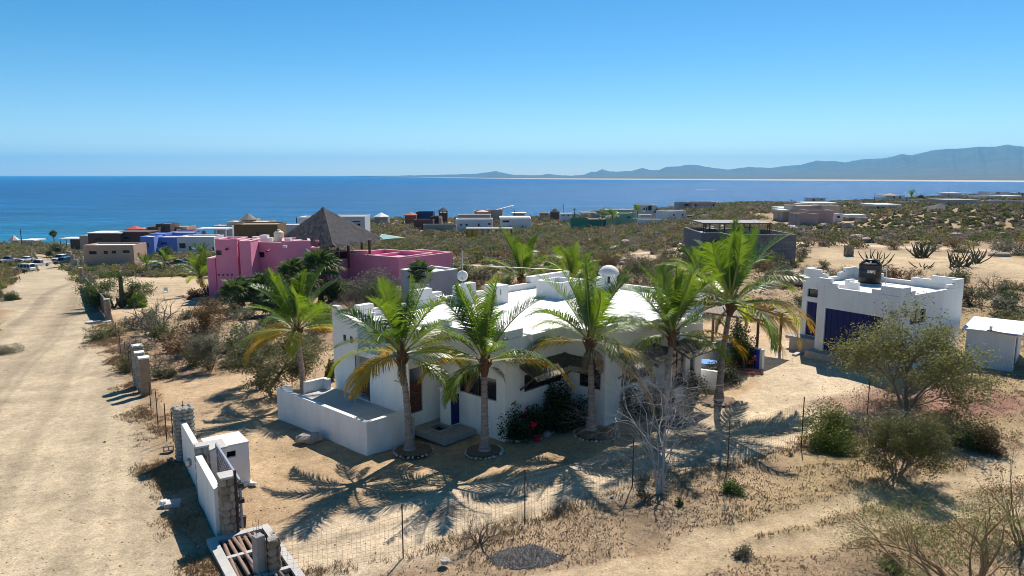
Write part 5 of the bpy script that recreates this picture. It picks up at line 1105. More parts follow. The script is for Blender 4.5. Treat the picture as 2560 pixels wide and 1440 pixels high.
Bld('mint_green_house', 'mint green house with terracotta lean-to roof and teal wall amid scrub').block(1540, 1586, 533, 262, 9, -0.05, GRN, [(0.02, 0.12, 541, 546), (0.18, 0.26, 541, 546), (0.62, 0.85, 541, 546)]).block(1518, 1541, 543, 260, 6, 0, GRN).block(1428, 1470, 545, 262, 5, 0, TEAL, roof=TEAL).block(1466, 1520, 548, 264, 6, 0, TEAL, roof=wallmat('salmon_roof', (0.55, 0.35, 0.28)), par=0.1).block(1584, 1596, 547, 262, 5, 0, GRN)
Bld('grey_pergola', 'grey open pergola behind the mint green house', 'pergola').slab(1452, 1491, 531, 290, 6, 0.35, m=CONC).posts((1454, 1466, 1478, 1490), 531, 290, CONC, 0.2)
Bld('long_tan_house', 'long low tan house on the ridge against the sea').block(1506, 1592, 524, 340, 10, 0, BEI).block(1480, 1512, 528, 335, 8, 0, GRY)
Bld('grey_cube_house', 'grey-white two-storey cube house with tall windows by the sea').block(1595, 1641, 513, 305, 10, 0, LGR, [(0.3, 0.38, 520, 525), (0.45, 0.52, 518, 526), (0.56, 0.75, 514, 526)]).hip(1632, 1652, 519, 530, 298, PTH, 8, 'thatch_porch')
Bld('white_scrub_house', 'white flat-roofed house with two blue shutters amid scrub').block(1651, 1720, 528, 246, 9, 0.35, WHT, [(0.25, 0.35, 536, 540), (0.75, 0.85, 536, 540)])
tag(obj('dark_shed_box', MB().box(0, 0, -1, 1.6, 2, 1.6), DRK, loc=TY(1720, YF(247, 1720))), 'small dark box shed against the right wall of the white scrub house', 'shed')  # one plain near-black colour over the whole box
Bld('low_white_wall', 'low white wall and slab amid scrub right of the mint green house', 'wall').block(1596, 1653, 548, 240, 2, 0, WHT, par=0.05)
Bld('white_van_shelter', 'rounded white caravan parked before the grey cube house', 'caravan').block(1598, 1630, 536, 270, 3, 0, WHT, [(0.1, 0.9, 539, 541)], par=0.05)
Bld('beige_hotel', 'large beige house with castellated roofline in front of the sea').block(1697, 1738, 506, 360, 10, 0, GRY, [(0.35, 0.6, 510, 515)]).block(1730, 1791, 505, 355, 12, 0, PNK, [(0.12, 0.2, 510, 515), (0.85, 0.92, 510, 515)])
Bld('white_cabin', 'small white cabin half sunk in scrub right of the white scrub house', 'cabin').block(1760, 1792, 538, 250, 5, 0, WHT)
# unfinished concrete building
cb_ = Bld('unfinished_concrete_house', 'unfinished grey concrete block house with timber roof frame and bare rebar', 'building')
CBK = mat('concrete_blocks', (0.235, 0.225, 0.225), 0.92, (0.17, 0.16, 0.165), 1.2, bump=0.3)
_n = CBK.node_tree.nodes; _l = CBK.node_tree.links; _bk = _n.new('ShaderNodeTexBrick'); _bk.inputs['Scale'].default_value = 1.0; _bk.inputs['Brick Width'].default_value = 0.8; _bk.inputs['Row Height'].default_value = 0.4; _bk.inputs['Mortar Size'].default_value = 0.02
_bk.inputs['Color1'].default_value = (1, 1, 1, 1); _bk.inputs['Color2'].default_value = (0.85, 0.85, 0.85, 1); _bk.inputs['Mortar'].default_value = (0.6, 0.6, 0.6, 1)
_tc = _n.new('ShaderNodeTexCoord'); _mp = _n.new('ShaderNodeMapping'); _mp.inputs['Rotation'].default_value = (math.pi / 2, 0, 0); _l.new(_tc.outputs['Object'], _mp.inputs[0]); _l.new(_mp.outputs[0], _bk.inputs[0])
_mx = _n.new('ShaderNodeMix'); _mx.data_type = 'RGBA'; _mx.blend_type = 'MULTIPLY'; _mx.inputs[0].default_value = 1; _pb = _n['Principled BSDF']; _src = _pb.inputs['Base Color'].links[0].from_socket
_l.new(_src, _mx.inputs[6]); _l.new(_bk.outputs[0], _mx.inputs[7]); _l.new(_mx.outputs[2], _pb.inputs['Base Color'])
cb_.block(1753, 1812, 582, 90, 10, -0.02, CBK, [(0.12, 0.27, 600, 610), (0.60, 0.74, 600, 611)], roof=CONC, par=0.5).block(1812, 1996, 587, 87, 9, 0.06, CBK, [], roof=CONC, par=0.8)
cb_.slab(1757, 1928, 557, 92, 6, 0.12, 0.1, m=mat('corrugated_sheet', (0.13, 0.125, 0.13), 0.6, (0.09, 0.085, 0.09), 3))
cb_.posts((1760, 1775, 1812, 1848, 1875, 1925), 559, 92.5, WOOD, 0.09, ybot=590).posts((1765, 1800, 1860, 1920), 559, 96, WOOD, 0.08, ybot=590)
cb_.block(1866, 1900, 571, 94, 3, 0, CONCL, par=0.1, base=592).block(1795, 1866, 576, 94.5, 4, 0, GRY, par=0.1, base=592)
o_ = cb_.t.location
for k in range(9):
    p_ = Vector(pcorner(1868 + k * 15, 585, 87.4 + 0.6 * k / 9)) - o_; obj('rebar', MB().tube([p_, p_ + Vector((0.02, 0, 1.1 + 0.7 * (k % 3)))], 0.03, 4), STEEL, cb_.t)
for k in range(4): p_ = Vector(pcorner(1957, 590, 87.3)) - o_; obj('concrete_column', MB().box(p_.x - .12 + k * 0.001, -0.12, p_.z - 3.5, p_.x + .14, -0.04 - k * 0.002, p_.z), CONCL, cb_.t) if k == 0 else None
# --- right group
Bld('small_grey_house', 'small grey-white house on the sea horizon above the beige compound').block(2026, 2064, 494.5, 500, 10, 0, LGR, [(0.15, 0.32, 498, 502), (0.7, 0.8, 497, 500)])
Bld('low_flat_compound', 'long low compound with pale flat roofs behind the beige compound').block(1990, 2100, 509, 420, 14, 0, GRY).slab(2014, 2092, 506.5, 425, 14, 0.9)
Bld('beige_compound', 'large beige compound of stacked flat-roofed blocks amid green scrub').block(1994, 2108, 515, 238, 12, -0.04, BEI).block(2058, 2108, 514, 234, 10, -0.1, BEI).block(2022, 2092, 526, 214, 8, -0.1, PNK, roof=BEI).block(1997, 2048, 535, 208, 7, 0.06, PNK, roof=BEI).block(2088, 2106, 535, 222, 5, 0, WHT, [(0.3, 0.7, 539, 545)])
Bld('slab_roof_houses', 'two pale slab-roofed houses left of the beige compound').block(1957, 1993, 527, 245, 8, 0, BEI).slab(1955, 1994, 525, 244, 9, 0.5).block(1952, 1990, 521, 270, 8, 0, GRY).slab(1950, 1992, 519, 269, 9, 0.5)
Bld('villa_with_tiled_roof', 'white villa with shallow tiled roof on the horizon at the right', 'villa').block(2215, 2262, 488, 520, 12, 0, WHT, [(0.1, 0.2, 491, 496), (0.4, 0.5, 491, 496), (0.7, 0.8, 491, 496)]).hip(2205, 2245, 483, 488.5, 515, mat('brown_tiles', (0.32, 0.22, 0.17), 0.8), 6).block(2202, 2232, 492, 512, 8, 0, WHT)
Bld('slab_roof_bungalow', 'pale slab-roofed bungalow with dark doorways amid scrub at the right', 'bungalow').block(2192, 2248, 513, 330, 9, 0, BEI, [(0.02, 0.12, 515, 522), (0.25, 0.4, 516, 522)]).slab(2188, 2252, 511, 329, 11, 0.7)
Bld('antenna_house', 'small pale house with antenna mast on the horizon').block(2369, 2404, 484, 500, 8, 0, LGR).slab(2366, 2406, 482, 499, 10, 0.8).posts((2373,), 472, 500, DSTEEL, 0.12)
Bld('grey_palapa_house', 'broad grey thatched pyramid roof amid scrub at the right', 'house').hip(2306, 2392, 509, 526, 300, PTH, 4)
Bld('post_frame_house', 'open concrete post-and-slab frame house at the right', 'building').slab(2365, 2450, 499.5, 330, 12, 1.0, m=CONC).posts((2368, 2382, 2395, 2408, 2420, 2434, 2448), 500, 329.8, CONC, 0.35).posts((2372, 2400, 2430), 500, 340, CONC, 0.35).block(2366, 2452, 516, 328, 10, 0, GRY, par=0.2).block(2451, 2466, 511, 326, 6, 0, WHT)
Bld('modern_white_house', 'modern white-grey flat-roofed house at the right edge of the ridge').block(2476, 2524, 479, 470, 12, 0, LGR, [(0.3, 0.5, 481, 484)]).block(2455, 2530, 489, 455, 14, 0, WHT).slab(2510, 2556, 489, 450, 14, 1.2).block(2512, 2556, 492, 452, 10, 0, LGR, [(0.15, 0.5, 494, 500)])
Bld('right_edge_wall', 'long grey wall at the right edge below the modern house', 'wall').block(2498, 2620, 503, 330, 8, 0, GRY)
Bld('scrub_white_slabs', 'cluster of flat white slabs amid scrub behind the beige compound', 'ruin').slab(2119, 2164, 537, 225, 5, 0.8, m=ROOFW).block(2122, 2160, 539, 226, 4, 0, BEI, par=0.05).block(2150, 2171, 544, 215, 3, 0, BEI)
for i, (x0, x1, yt, Y, m_, lb) in enumerate([(1840, 1868, 515, 430, GRY, 'tiny grey roofed house on the horizon right of the beige hotel'), (1872, 1905, 517, 400, BEI, 'tiny beige house on the ridge, second right of the beige hotel'), (1905, 1950, 514, 440, GRY, 'wide low grey house on the ridge left of the flat compound'), (2105, 2150, 505, 470, GRY, 'low grey house on the ridge right of the small grey house'), (2140, 2195, 508, 430, BEI, 'low beige house on the ridge below the tiled villa'), (2262, 2300, 504, 410, BEI, 'low beige house with small windows between palms and palapa'), (2290, 2345, 499, 430, BEI, 'long beige house behind the grey palapa'), (2406, 2440, 490, 520, GRY, 'low grey house right of the antenna house'), (1350, 1372, 532, 350, BEI, 'tiny beige house left of the brown thatched lookout'), (1402, 1430, 534, 345, WHT, 'tiny white-roofed house right of the brown thatched lookout')]):
    Bld('distant_house', lb).block(x0, x1, yt, Y, 9, 0, m_, [(0.15, 0.3, yt + 3, yt + 6), (0.6, 0.75, yt + 3, yt + 6)])
# utility poles
for (x, yt, Y, lb) in [(56, 573, 330, 'thin utility pole near the left shore'), (1287, 524, 350, 'utility pole beside the slab-roof cabin'), (1408, 511, 380, 'utility pole between the lookout and the long tan house'), (1436, 520, 370, 'short utility pole just left of the long tan house'), (1853, 503, 480, 'utility pole on the ridge right of the beige hotel'), (1978, 498, 520, 'utility pole left of the small grey house'), (2186, 483, 540, 'utility pole on the horizon left of the tiled villa'), (2437, 486, 500, 'utility pole right of the antenna house'), (2449, 485, 505, 'second utility pole right of the antenna house'), (2556, 482, 440, 'utility pole at the right edge beside the modern house'), (1176, 640, 46, 'thin pale mast beside the satellite dish')]:
    if Y < 100: continue
    p_ = TY(x, Y); h_ = zof(yt, Y) - p_.z
    t = thing('utility_pole', lb, 'pole', p_); obj('pole', MB().tube([(0, 0, -0.5), (0, 0, h_)], 0.16, 6), DSTEEL, t); obj('crossarm', MB().box(-0.9, -0.08, h_ - 0.9, 0.9, 0.08, h_ - 0.7), DSTEEL, t)
# ---------------------------------------------------------------- plants: materials
def leafm(n_, c, c2, tr=0.35, rand=0.18, tcol=None, rough=0.6, spec=0.25): return mat(n_, c, rough, c2, 2.2, rand=rand, spec=spec, trans=tr, tcol=tcol)
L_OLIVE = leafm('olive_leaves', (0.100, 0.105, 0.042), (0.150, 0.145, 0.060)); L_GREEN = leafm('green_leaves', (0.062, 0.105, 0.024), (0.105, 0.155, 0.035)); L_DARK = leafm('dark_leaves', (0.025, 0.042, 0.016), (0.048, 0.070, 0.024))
L_LIME = leafm('lime_leaves', (0.16, 0.25, 0.02), (0.22, 0.31, 0.03)); L_GREY = leafm('grey_green_leaves', (0.115, 0.115, 0.075), (0.165, 0.155, 0.105)); L_RUST = leafm('rusty_leaves', (0.16, 0.095, 0.04), (0.22, 0.135, 0.055))
L_YEL = leafm('yellow_green_leaves', (0.17, 0.165, 0.045), (0.12, 0.13, 0.035)); L_TREE = leafm('tree_leaves', (0.12, 0.15, 0.05), (0.24, 0.18, 0.085), 0.35, 0.18, (0.26, 0.28, 0.07))
TWIG = mat('dry_twigs', (0.23, 0.185, 0.15), 0.9, (0.155, 0.12, 0.10), 3, rand=0.15); BARK = mat('dark_bark', (0.085, 0.065, 0.055), 0.9, (0.14, 0.11, 0.09), 5, bump=0.5); BARKG = mat('grey_bark', (0.24, 0.21, 0.19), 0.9, (0.16, 0.14, 0.125), 4, bump=0.5)
BARKW = mat('bleached_bark', (0.46, 0.43, 0.41), 0.9, (0.30, 0.275, 0.26), 4, bump=0.3); PEEL = mat('peeling_bark', (0.42, 0.27, 0.15), 0.9, (0.22, 0.13, 0.08), 5, bump=0.6)
REDF = leafm('red_flowers', (0.75, 0.02, 0.05), (0.60, 0.02, 0.08), 0.4); ORF = leafm('orange_flowers', (0.60, 0.13, 0.05), (0.5, 0.10, 0.04), 0.3)
PURP = leafm('purple_leaves', (0.035, 0.012, 0.04), (0.05, 0.02, 0.05), 0.2)

def leaves(pts, size, rs, up=0.4, aspect=0.55):
    """leaf quads at points (numpy)"""
    pts = np.asarray(pts, float); n_ = len(pts); nrm = rs.normal(size=(n_, 3)); nrm[:, 2] = np.abs(nrm[:, 2]) + up; nrm /= np.linalg.norm(nrm, axis=1)[:, None]
    a = np.cross(nrm, rs.normal(size=(n_, 3))); a /= np.linalg.norm(a, axis=1)[:, None] + 1e-9; b = np.cross(nrm, a)
    s = size * rs.uniform(0.6, 1.35, (n_, 1)); a = a * s; b = b * s * aspect
    return np.stack([pts - a, pts - b * 0.9, pts + a, pts + b * 0.9], 1).reshape(-1, 3), np.arange(n_ * 4).reshape(-1, 4)
def grow(rg, levels=4, n0=3, L0=1.0, r0=0.05, ratio=0.72, spread=0.6, up=0.15, kids=(2, 4), lean=(0, 0, 0), base=(0, 0, 0), sides=5, dir0=None, wig=0.18, flat=0.0, s0=1.0, L1=None):
    mb = MB(); tips = []; spread_ = spread
    def br(p, d, L, r_, lv):
        spread = spread_ if lv else spread_ * s0
        pts = [p]; q_ = Vector(p); dd = Vector(d); ns = 3 if lv < levels - 1 else 2
        for i in range(ns):
            dd = (dd + Vector((rg.uniform(-wig, wig), rg.uniform(-wig, wig), rg.uniform(-wig, wig) + up * 0.15 - flat * 0.1))).normalized(); q_ = q_ + dd * (L / ns); pts.append(q_.copy())
        r1 = r_ * 0.6
        mb.tube(pts, [r_ + (r1 - r_) * i / ns for i in range(ns + 1)], max(3, sides - lv), False)
        if lv >= levels - 1: tips.append((pts[-1], dd)); tips.append((pts[1], dd)); return
        for k in range(rg.randint(*kids)):
            i = ns if k == 0 else rg.randint(1, ns); ax = dd.orthogonal().normalized(); ax.rotate(Matrix.Rotation(rg.uniform(0, 6.28), 3, dd)); ang = spread * rg.uniform(0.45, 1.25) * (0.5 if k == 0 else 1)
            nd = dd.copy(); nd.rotate(Matrix.Rotation(ang, 3, ax)); nd.z = nd.z * (1 - flat * 0.5) + up * 0.25; nd.normalize()
            br(pts[i], nd, (L1 if (L1 and lv == 0) else L) * ratio * rg.uniform(0.75, 1.2), r1 * (0.95 if k == 0 else 0.7), lv + 1)
    for k in range(n0):
        t_ = 6.283 * k / n0 + rg.uniform(-.4, .4); d = Vector(dir0) if dir0 else Vector((math.cos(t_) * spread * s0 * 0.8 + lean[0], math.sin(t_) * spread * s0 * 0.8 + lean[1], 1 + lean[2])).normalized()
        br(Vector(base) + Vector((math.cos(t_) * r0, math.sin(t_) * r0, -0.05)), d, L0 * rg.uniform(0.8, 1.15), r0, 0)
    return mb, tips
def leaf_cloud(tips, per, jit, size, rs, down=0.0):
    c_ = np.array([tuple(t_[0]) for t_ in tips]); p_ = np.repeat(c_, per, 0) + rs.normal(size=(len(c_) * per, 3)) * jit * np.array([1, 1, 0.7]) - np.array([0, 0, down]); p_[:, 2] = np.maximum(p_[:, 2], 0.03)
    return leaves(p_, size, rs)
def plant(name, label, cat, p_, seed, lm, bm, per=10, jit=0.12, size=0.05, group=None, flowers=None, fper=0.05, names=('foliage', 'branches'), rz=0.0, **kw):
    rg = random.Random(seed); rs = np.random.RandomState(seed); mb, tips = grow(rg, **kw)
    t = thing(name, label, cat, p_, rz, group)
    obj(names[1], mb, bm, t)
    if per > 0: V_, F_ = leaf_cloud(tips, per, jit, size, rs); obj(names[0], np_mesh(names[0], V_, F_, lm), None, t)
    if flowers is not None:
        c_ = [tips[i] for i in rs.choice(len(tips), max(3, int(len(tips) * fper)), replace=False)]; V_, F_ = leaf_cloud(c_, 12, 0.07, 0.055, rs); obj('flowers', np_mesh('flowers', V_, F_, flowers), None, t)
    return t
def dome_bush_pts(rs, n, r, h, lumps=7, hollow=0.5):
    c_ = rs.normal(size=(lumps, 3)); c_ /= np.linalg.norm(c_, axis=1)[:, None]; c_[:, 2] = np.abs(c_[:, 2]) * 0.9; c_ *= rs.uniform(0.35, 0.72, (lumps, 1)); k = rs.randint(0, lumps, n)
    d = rs.normal(size=(n, 3)); d /= np.linalg.norm(d, axis=1)[:, None]; p_ = c_[k] + d * (rs.uniform(0, 1, (n, 1)) ** 0.45) * rs.uniform(0.28, 0.5, (lumps, 1))[k]
    p_ = p_ * np.array([r, r, h]); p_[:, 2] = np.abs(p_[:, 2]) + 0.04 * h; return p_
def bush(name, label, cat, p_, seed, lm, r=1.0, h=1.0, n=2200, size=0.05, group=None, flowers=None, fn=120, bm=TWIG):
    rs = np.random.RandomState(seed); t = thing(name, label, cat, p_, 0, group)
    V_, F_ = leaves(dome_bush_pts(rs, n, r, h, 9), size, rs); obj('foliage', np_mesh('foliage', V_, F_, lm), None, t)
    mb, _ = grow(random.Random(seed), levels=3, n0=4, L0=min(h, r) * 0.34, r0=0.025 * (r + h), spread=0.8, kids=(2, 3)); obj('branches', mb, bm, t)
    if flowers is not None:
        q_ = dome_bush_pts(rs, 14, r * 1.05, h * 1.05, 9); q_ = np.repeat(q_, fn // 14, 0) + rs.normal(size=(14 * (fn // 14), 3)) * 0.07; V_, F_ = leaves(q_, 0.06, rs); obj('flowers', np_mesh('flowers', V_, F_, flowers), None, t)
    return t

# ---------------------------------------------------------------- coconut palms
FG = leafm('palm_leaf_green', (0.040, 0.105, 0.010), (0.10, 0.20, 0.014), 0.42, 0.30, (0.19, 0.30, 0.012), 0.38, 0.6); FYG = leafm('palm_leaf_yellow_green', (0.22, 0.27, 0.014), (0.12, 0.22, 0.014), 0.5, 0.2, (0.40, 0.42, 0.015), 0.42, 0.5); FO = leafm('palm_leaf_yellowing', (0.48, 0.28, 0.015), (0.28, 0.26, 0.02), 0.5, 0.15, (0.65, 0.38, 0.015), 0.45, 0.4)
FD = leafm('palm_leaf_dead', (0.20, 0.12, 0.06), (0.28, 0.17, 0.09), 0.2, 0.15); RACH = mat('palm_midrib', (0.30, 0.30, 0.09), 0.5, spec=0.5); PTR = mat('palm_trunk_bark', (0.40, 0.32, 0.285), 0.85, (0.20, 0.15, 0.125), 1.5, bump=0.6, bscale=8, stretch=(1, 1, 7)); PBOOT = mat('palm_fibre', (0.20, 0.095, 0.045), 0.9, (0.12, 0.06, 0.035), 6, bump=0.7)
def frond_mesh(seed, el, L=3.0, droop=1.0, mats_=(FG, RACH), nl=62, lw=0.040, ll=0.86):
    rg = random.Random(seed); V_ = []; F_ = []; mi = []
    a = math.radians(el); n_ = 16; P_ = [Vector((0, 0, 0))]; Tn = []
    tw = rg.uniform(-0.35, 0.35); bendy = rg.uniform(-0.25, 0.25)
    for i in range(n_):
        s = (i + 0.5) / n_; e = a - droop * (0.12 + 1.15 * s * s) * (0.55 + 0.45 * math.cos(a)) * 1.02
        e = max(e, -1.45); y_ = bendy * s
        d = Vector((math.cos(e) * math.cos(y_), math.cos(e) * math.sin(y_), math.sin(e))); Tn.append(d); P_.append(P_[-1] + d * (L / n_))
    Tn.append(Tn[-1])
    def pos(s): x = s * n_; i = min(int(x), n_ - 1); return P_[i].lerp(P_[i + 1], x - i), Tn[i].lerp(Tn[min(i + 1, n_)], x - i).normalized()
    for i in range(n_ + 1):
        w_ = 0.045 * (1 - i / n_) + 0.008; d = Tn[i]; sd_ = d.cross(Vector((0, 0, 1))); sd_ = sd_.normalized() if sd_.length > 1e-3 else Vector((0, 1, 0)); nn = sd_.cross(d)
        for q_ in (sd_ * w_, nn * w_ * 0.8, -sd_ * w_): V_.append(P_[i] + q_)
        if i: o = (i - 1) * 3; F_ += [(o, o + 1, o + 4, o + 3), (o + 1, o + 2, o + 5, o + 4), (o + 2, o, o + 3, o + 5)]; mi += [1, 1, 1]
    gap = rg.uniform(0, 0.10)
    for k in range(nl):
        s = 0.15 + 0.85 * (k + 0.5) / nl; env = min(1, (s - 0.08) * 5) * (1 - max(0, (s - 0.55) / 0.45) ** 1.6 * 0.72)
        for sg in (-1, 1):
            if rg.random() < gap: continue
            p_, d = pos(s + rg.uniform(-.003, .003)); sd_ = d.cross(Vector((0, 0, 1))); sd_ = (sd_.normalized() if sd_.length > 1e-3 else Vector((0, 1, 0))) * sg; nn = (sd_.cross(d) * sg).normalized()
            if nn.z < 0: nn = -nn
            sd2 = (sd_ * math.cos(tw * sg) + nn * math.sin(tw * sg))
            ang = 0.95 - 0.45 * s + rg.uniform(-.08, .08); ld = (sd2 * math.sin(ang) + d * math.cos(ang) + nn * (rg.uniform(0.10, 0.34) + 0.55 * max(0, math.sin(a)) ** 2)).normalized()
            l_ = ll * env * rg.uniform(0.80, 1.15) * (0.78 if el > 70 else 1); wv = ld.cross(nn).normalized() * lw * 0.5 * (0.6 + 0.4 * env)
            g1 = Vector((0, 0, -0.10 * l_)); m_ = p_ + ld * l_ * 0.5 + g1; ld2 = (ld + Vector((0, 0, -(0.22 + 0.5 * math.cos(a)) - rg.uniform(0, .3)))).normalized(); e_ = m_ + ld2 * l_ * 0.52
            o = len(V_); V_ += [p_ - wv * .6, p_ + wv * .6, m_ + wv, m_ - wv, e_]; F_ += [(o, o + 1, o + 2, o + 3), (o + 3, o + 2, o + 4, o + 4)]; mi += [0, 0]
    me = bpy.data.meshes.new('frond'); me.from_pydata([tuple(v) for v in V_], [], [f if f[2] != f[3] else f[:3] for f in F_]); 
    for m_ in mats_: me.materials.append(m_)
    me.polygons.foreach_set('material_index', mi); me.update(); return me
FR = {}
for i_, (el, dr) in enumerate([(86, 0.28), (76, 0.5), (64, 0.75), (50, 1.0), (34, 1.15), (16, 1.2), (0, 1.15), (-22, 0.9)]):
    for v_ in range(3):
        m_ = [FG, FG, FG, FG, FYG, FYG, FYG, FO][i_] if v_ == 0 else [FG, FG, FG, FG, FYG, FO, FO, FO][i_] if v_ == 1 else [FG, FG, FG, FG, FG, FYG, FG, FD][i_]
        FR[(i_, v_)] = frond_mesh(100 + i_ * 5 + v_, el, 3.0, dr, (m_, RACH))
_TM = {}
def palm_trunk(h, r0, r1, lean, seed):
    rg = random.Random(seed); mb = MB(); pts = []; rad = []; n_ = int(h / 0.085)
    for i in range(n_ + 1):
        s = i / n_; z_ = s * h; fl = r0 * (1.0 + 0.85 * math.exp(-s * h / 0.35)) * (1 - s) + r1 * s
        x_ = lean[0] * s * s; y_ = lean[1] * s * s
        pts.append((x_, y_, z_ - 0.1 * (i == 0))); rad.append(fl * (1.04 if i % 2 else 0.90) * rg.uniform(0.97, 1.03))
    return mb.tube(pts, rad, 14), Vector(pts[-1])
def coconut_palm(label, base, h, scale=1.0, seed=1, lean=(0, 0), nf=24, yaw0=0.0, extra=(), group='coconut palms round the white house', green=0.0, dead=2):
    rg = random.Random(seed); t = thing('coconut_palm', label, 'palm tree', base, 0, group)
    tm_, top = palm_trunk(h, 0.175 * (0.75 + 0.25 * scale), 0.115, lean, seed); obj('trunk', tm_, PTR, t, smooth=False)
    bt_ = MB().tube([top + Vector((0, 0, z_)) for z_ in (-0.28, -0.1, 0.12, 0.34, 0.6, 0.85)], [0.12, 0.17, 0.20, 0.19, 0.13, 0.05], 10)
    for k in range(14):
        a_ = k * 2.4; q_ = top + Vector((0.15 * math.cos(a_), 0.15 * math.sin(a_), rg.uniform(-.15, .35))); bt_.beam(q_, q_ + Vector((0.17 * math.cos(a_), 0.17 * math.sin(a_), 0.26)), 0.09, 0.04)
    obj('crown_base', bt_, PBOOT, t)
    def put(cls, v_, yaw, sc, tilt=0.0):
        o = obj('frond', FR[(cls, v_)], None, t, loc=top + Vector((0.07 * math.cos(yaw), 0.07 * math.sin(yaw), 0.18 + 0.055 * (7 - cls))), rot=(rg.uniform(-.45, .45), tilt, yaw)); o.scale = (sc, sc, sc)
    for k in range(nf):
        f = k / (nf - 1); cls = min(5, int(f ** 1.12 * 5.85)); yaw = yaw0 + k * 2.39996 + rg.uniform(-.2, .2)
        if f < 0.12: cls = 0
        vv = rg.choice([0, 1, 2, 2]) if cls >= 5 else rg.choice([0, 1, 2])
        sc = 1.17 * scale * rg.uniform(0.88, 1.10) * (0.82 if cls == 0 else 1.0) * (0.92 if cls >= 5 else 1)
        put(cls, vv, yaw, sc, rg.uniform(-.06, .06))
    for (cls, v_, yaw, sc) in extra: put(cls, v_, math.radians(yaw), 1.12 * sc * scale)
    for k in range(dead): put(7, 2, rg.uniform(0, 6.28), 0.45 * scale)
    return t
def ph(py, base): return zof(py, base.y) - base.z
B = T(760, 1000); coconut_palm('leftmost tall coconut palm, standing in the gap of the white terrace wall', B, ph(842, B), 0.92, 11, (-0.22, 0.1), 18, 0.4, extra=((5, 1, 150, 1.1), (5, 0, 200, 1.05), (6, 1, 175, 1.0), (5, 1, 20, 1.0)))
B = T(1024, 1128); coconut_palm('coconut palm in front of the utility cabinet, second of the front row from the left', B, ph(905, B), 0.93, 23, (-0.25, 0.1), 19, 1.3, extra=((5, 0, 168, 1.12), (5, 2, 5, 1.02), (6, 0, -25, 0.95), (6, 1, 195, 0.9)))
B = T(1212, 1130); coconut_palm('coconut palm before the dark corner window, with a yellowed frond arching right', B, ph(925, B), 0.95, 37, (0.0, 0.05), 17, 2.2, extra=((5, 1, 8, 1.25), (4, 0, 190, 0.95), (6, 2, 215, 0.8)))
B = T(1478, 1078); coconut_palm('coconut palm in front of the bougainvillea bed, fourth of the front row', B, ph(872, B), 1.02, 41, (-0.12, 0), 19, 0.2, extra=((7, 0, -8, 1.15), (4, 2, 0, 1.1), (5, 0, 175, 1.12)))
B = T(1662, 1052); coconut_palm('coconut palm rising behind the leafless white tree', B, ph(855, B), 0.98, 59, (0.22, 0.1), 18, 0.9, extra=((5, 1, 10, 1.15), (4, 2, 170, 1.0)))
B = T(1797, 1005); coconut_palm('rightmost tall coconut palm with long yellow fronds drooping to the right', B, ph(775, B), 1.16, 67, (0.30, -0.1), 19, 1.9, extra=((6, 1, -5, 1.15), (5, 1, 5, 1.2), (5, 0, 15, 1.1), (7, 1, -12, 1.0), (4, 2, 180, 1.0)))
B = TY(1303, 50); coconut_palm('coconut palm behind the middle of the white house roof', B, ph(705, B), 0.98, 73, (0, 0), 17, 0.5, extra=((4, 2, 0, 1.1), (4, 0, 180, 1.1)))
B = TY(1427, 53); coconut_palm('shorter coconut palm behind the roof box of the white house', B, ph(712, B), 0.85, 79, (0, 0), 18, 1.5)
B = TY(1742, 51); coconut_palm('small coconut palm behind the right end of the house, beside the tallest palm', B, ph(700, B), 0.7, 83, (0, 0), 16, 0.1)
GP_ = 'young palms round the pink house'
B = T(515, 742); coconut_palm('leaning yellow-green young palm at the left corner of the pink house', B, ph(700, B), 1.0, 91, (-0.6, 0), 17, 0.4, group=GP_)
for (x, y, yt, s_, sd_, lb) in ((413, 668, 655, 1.0, 95, 'yellow-green young palm in the scrub right of the tan house'), (368, 676, 668, 0.9, 97, 'bright low palm in the scrub behind the tall cactus'), (508, 662, 640, 1.0, 99, 'dark green round-headed palm left of the pink house')):
    B = T(x, y); coconut_palm(lb, B, max(0.8, ph(yt, B)), s_, sd_, (0, 0), 16, 0.4, group=GP_, dead=1)
for (x, Y, yt, s_, lb) in ((1505, 285, 545, 1.1, 'small palm before the terracotta lean-to of the mint green house'), (1531, 285, 544, 1.1, 'small palm beside the mint green block house'), (2278, 500, 492, 1.6, 'tall palm on the horizon right of the tiled villa'), (1593, 290, 532, 1.0, 'small dark palm left of the grey cube house')):
    B = TY(x, Y); coconut_palm(lb, B, ph(yt, B), s_, int(x), (0, 0), 14, 0.4, group='far palms among the village houses', dead=0)
# fan palms
def fan_leaf_mesh(seed, m_, pet=0.9, R=0.85, nb=22):
    rg = random.Random(seed); V_ = []; F_ = []; mi = []
    e = MB().tube([(0, 0, 0), (pet * 0.5, 0, 0.06), (pet, 0, 0)], [0.025, 0.02, 0.015], 4, False); V_ += [Vector(v) for v in e.v]; F_ += e.f; mi += [1] * len(e.f)
    for k in range(nb):
        a_ = (k / (nb - 1) - 0.5) * 4.4; d = Vector((math.cos(a_), math.sin(a_), 0)); s = Vector((-math.sin(a_), math.cos(a_), 0)); r_ = R * (1 - 0.12 * abs(a_) / 2.2) * rg.uniform(.9, 1.08)
        c_ = Vector((pet, 0, 0)); up_ = 0.12 * (1 if k % 2 else -1) * 0.3; o = len(V_); V_ += [c_, c_ + d * r_ * 0.6 - s * 0.055 + Vector((0, 0, up_)), c_ + d * r_ * 0.6 + s * 0.055 + Vector((0, 0, -up_)), c_ + d * r_ + Vector((0, 0, -0.28 * r_ * rg.uniform(.6, 1.6)))]
        F_ += [(o, o + 1, o + 3, o + 2)]; mi += [0]
    me = bpy.data.meshes.new('fan_leaf'); me.from_pydata([tuple(v) for v in V_], [], F_); me.materials.append(m_); me.materials.append(RACH); me.polygons.foreach_set('material_index', mi); me.update(); return me
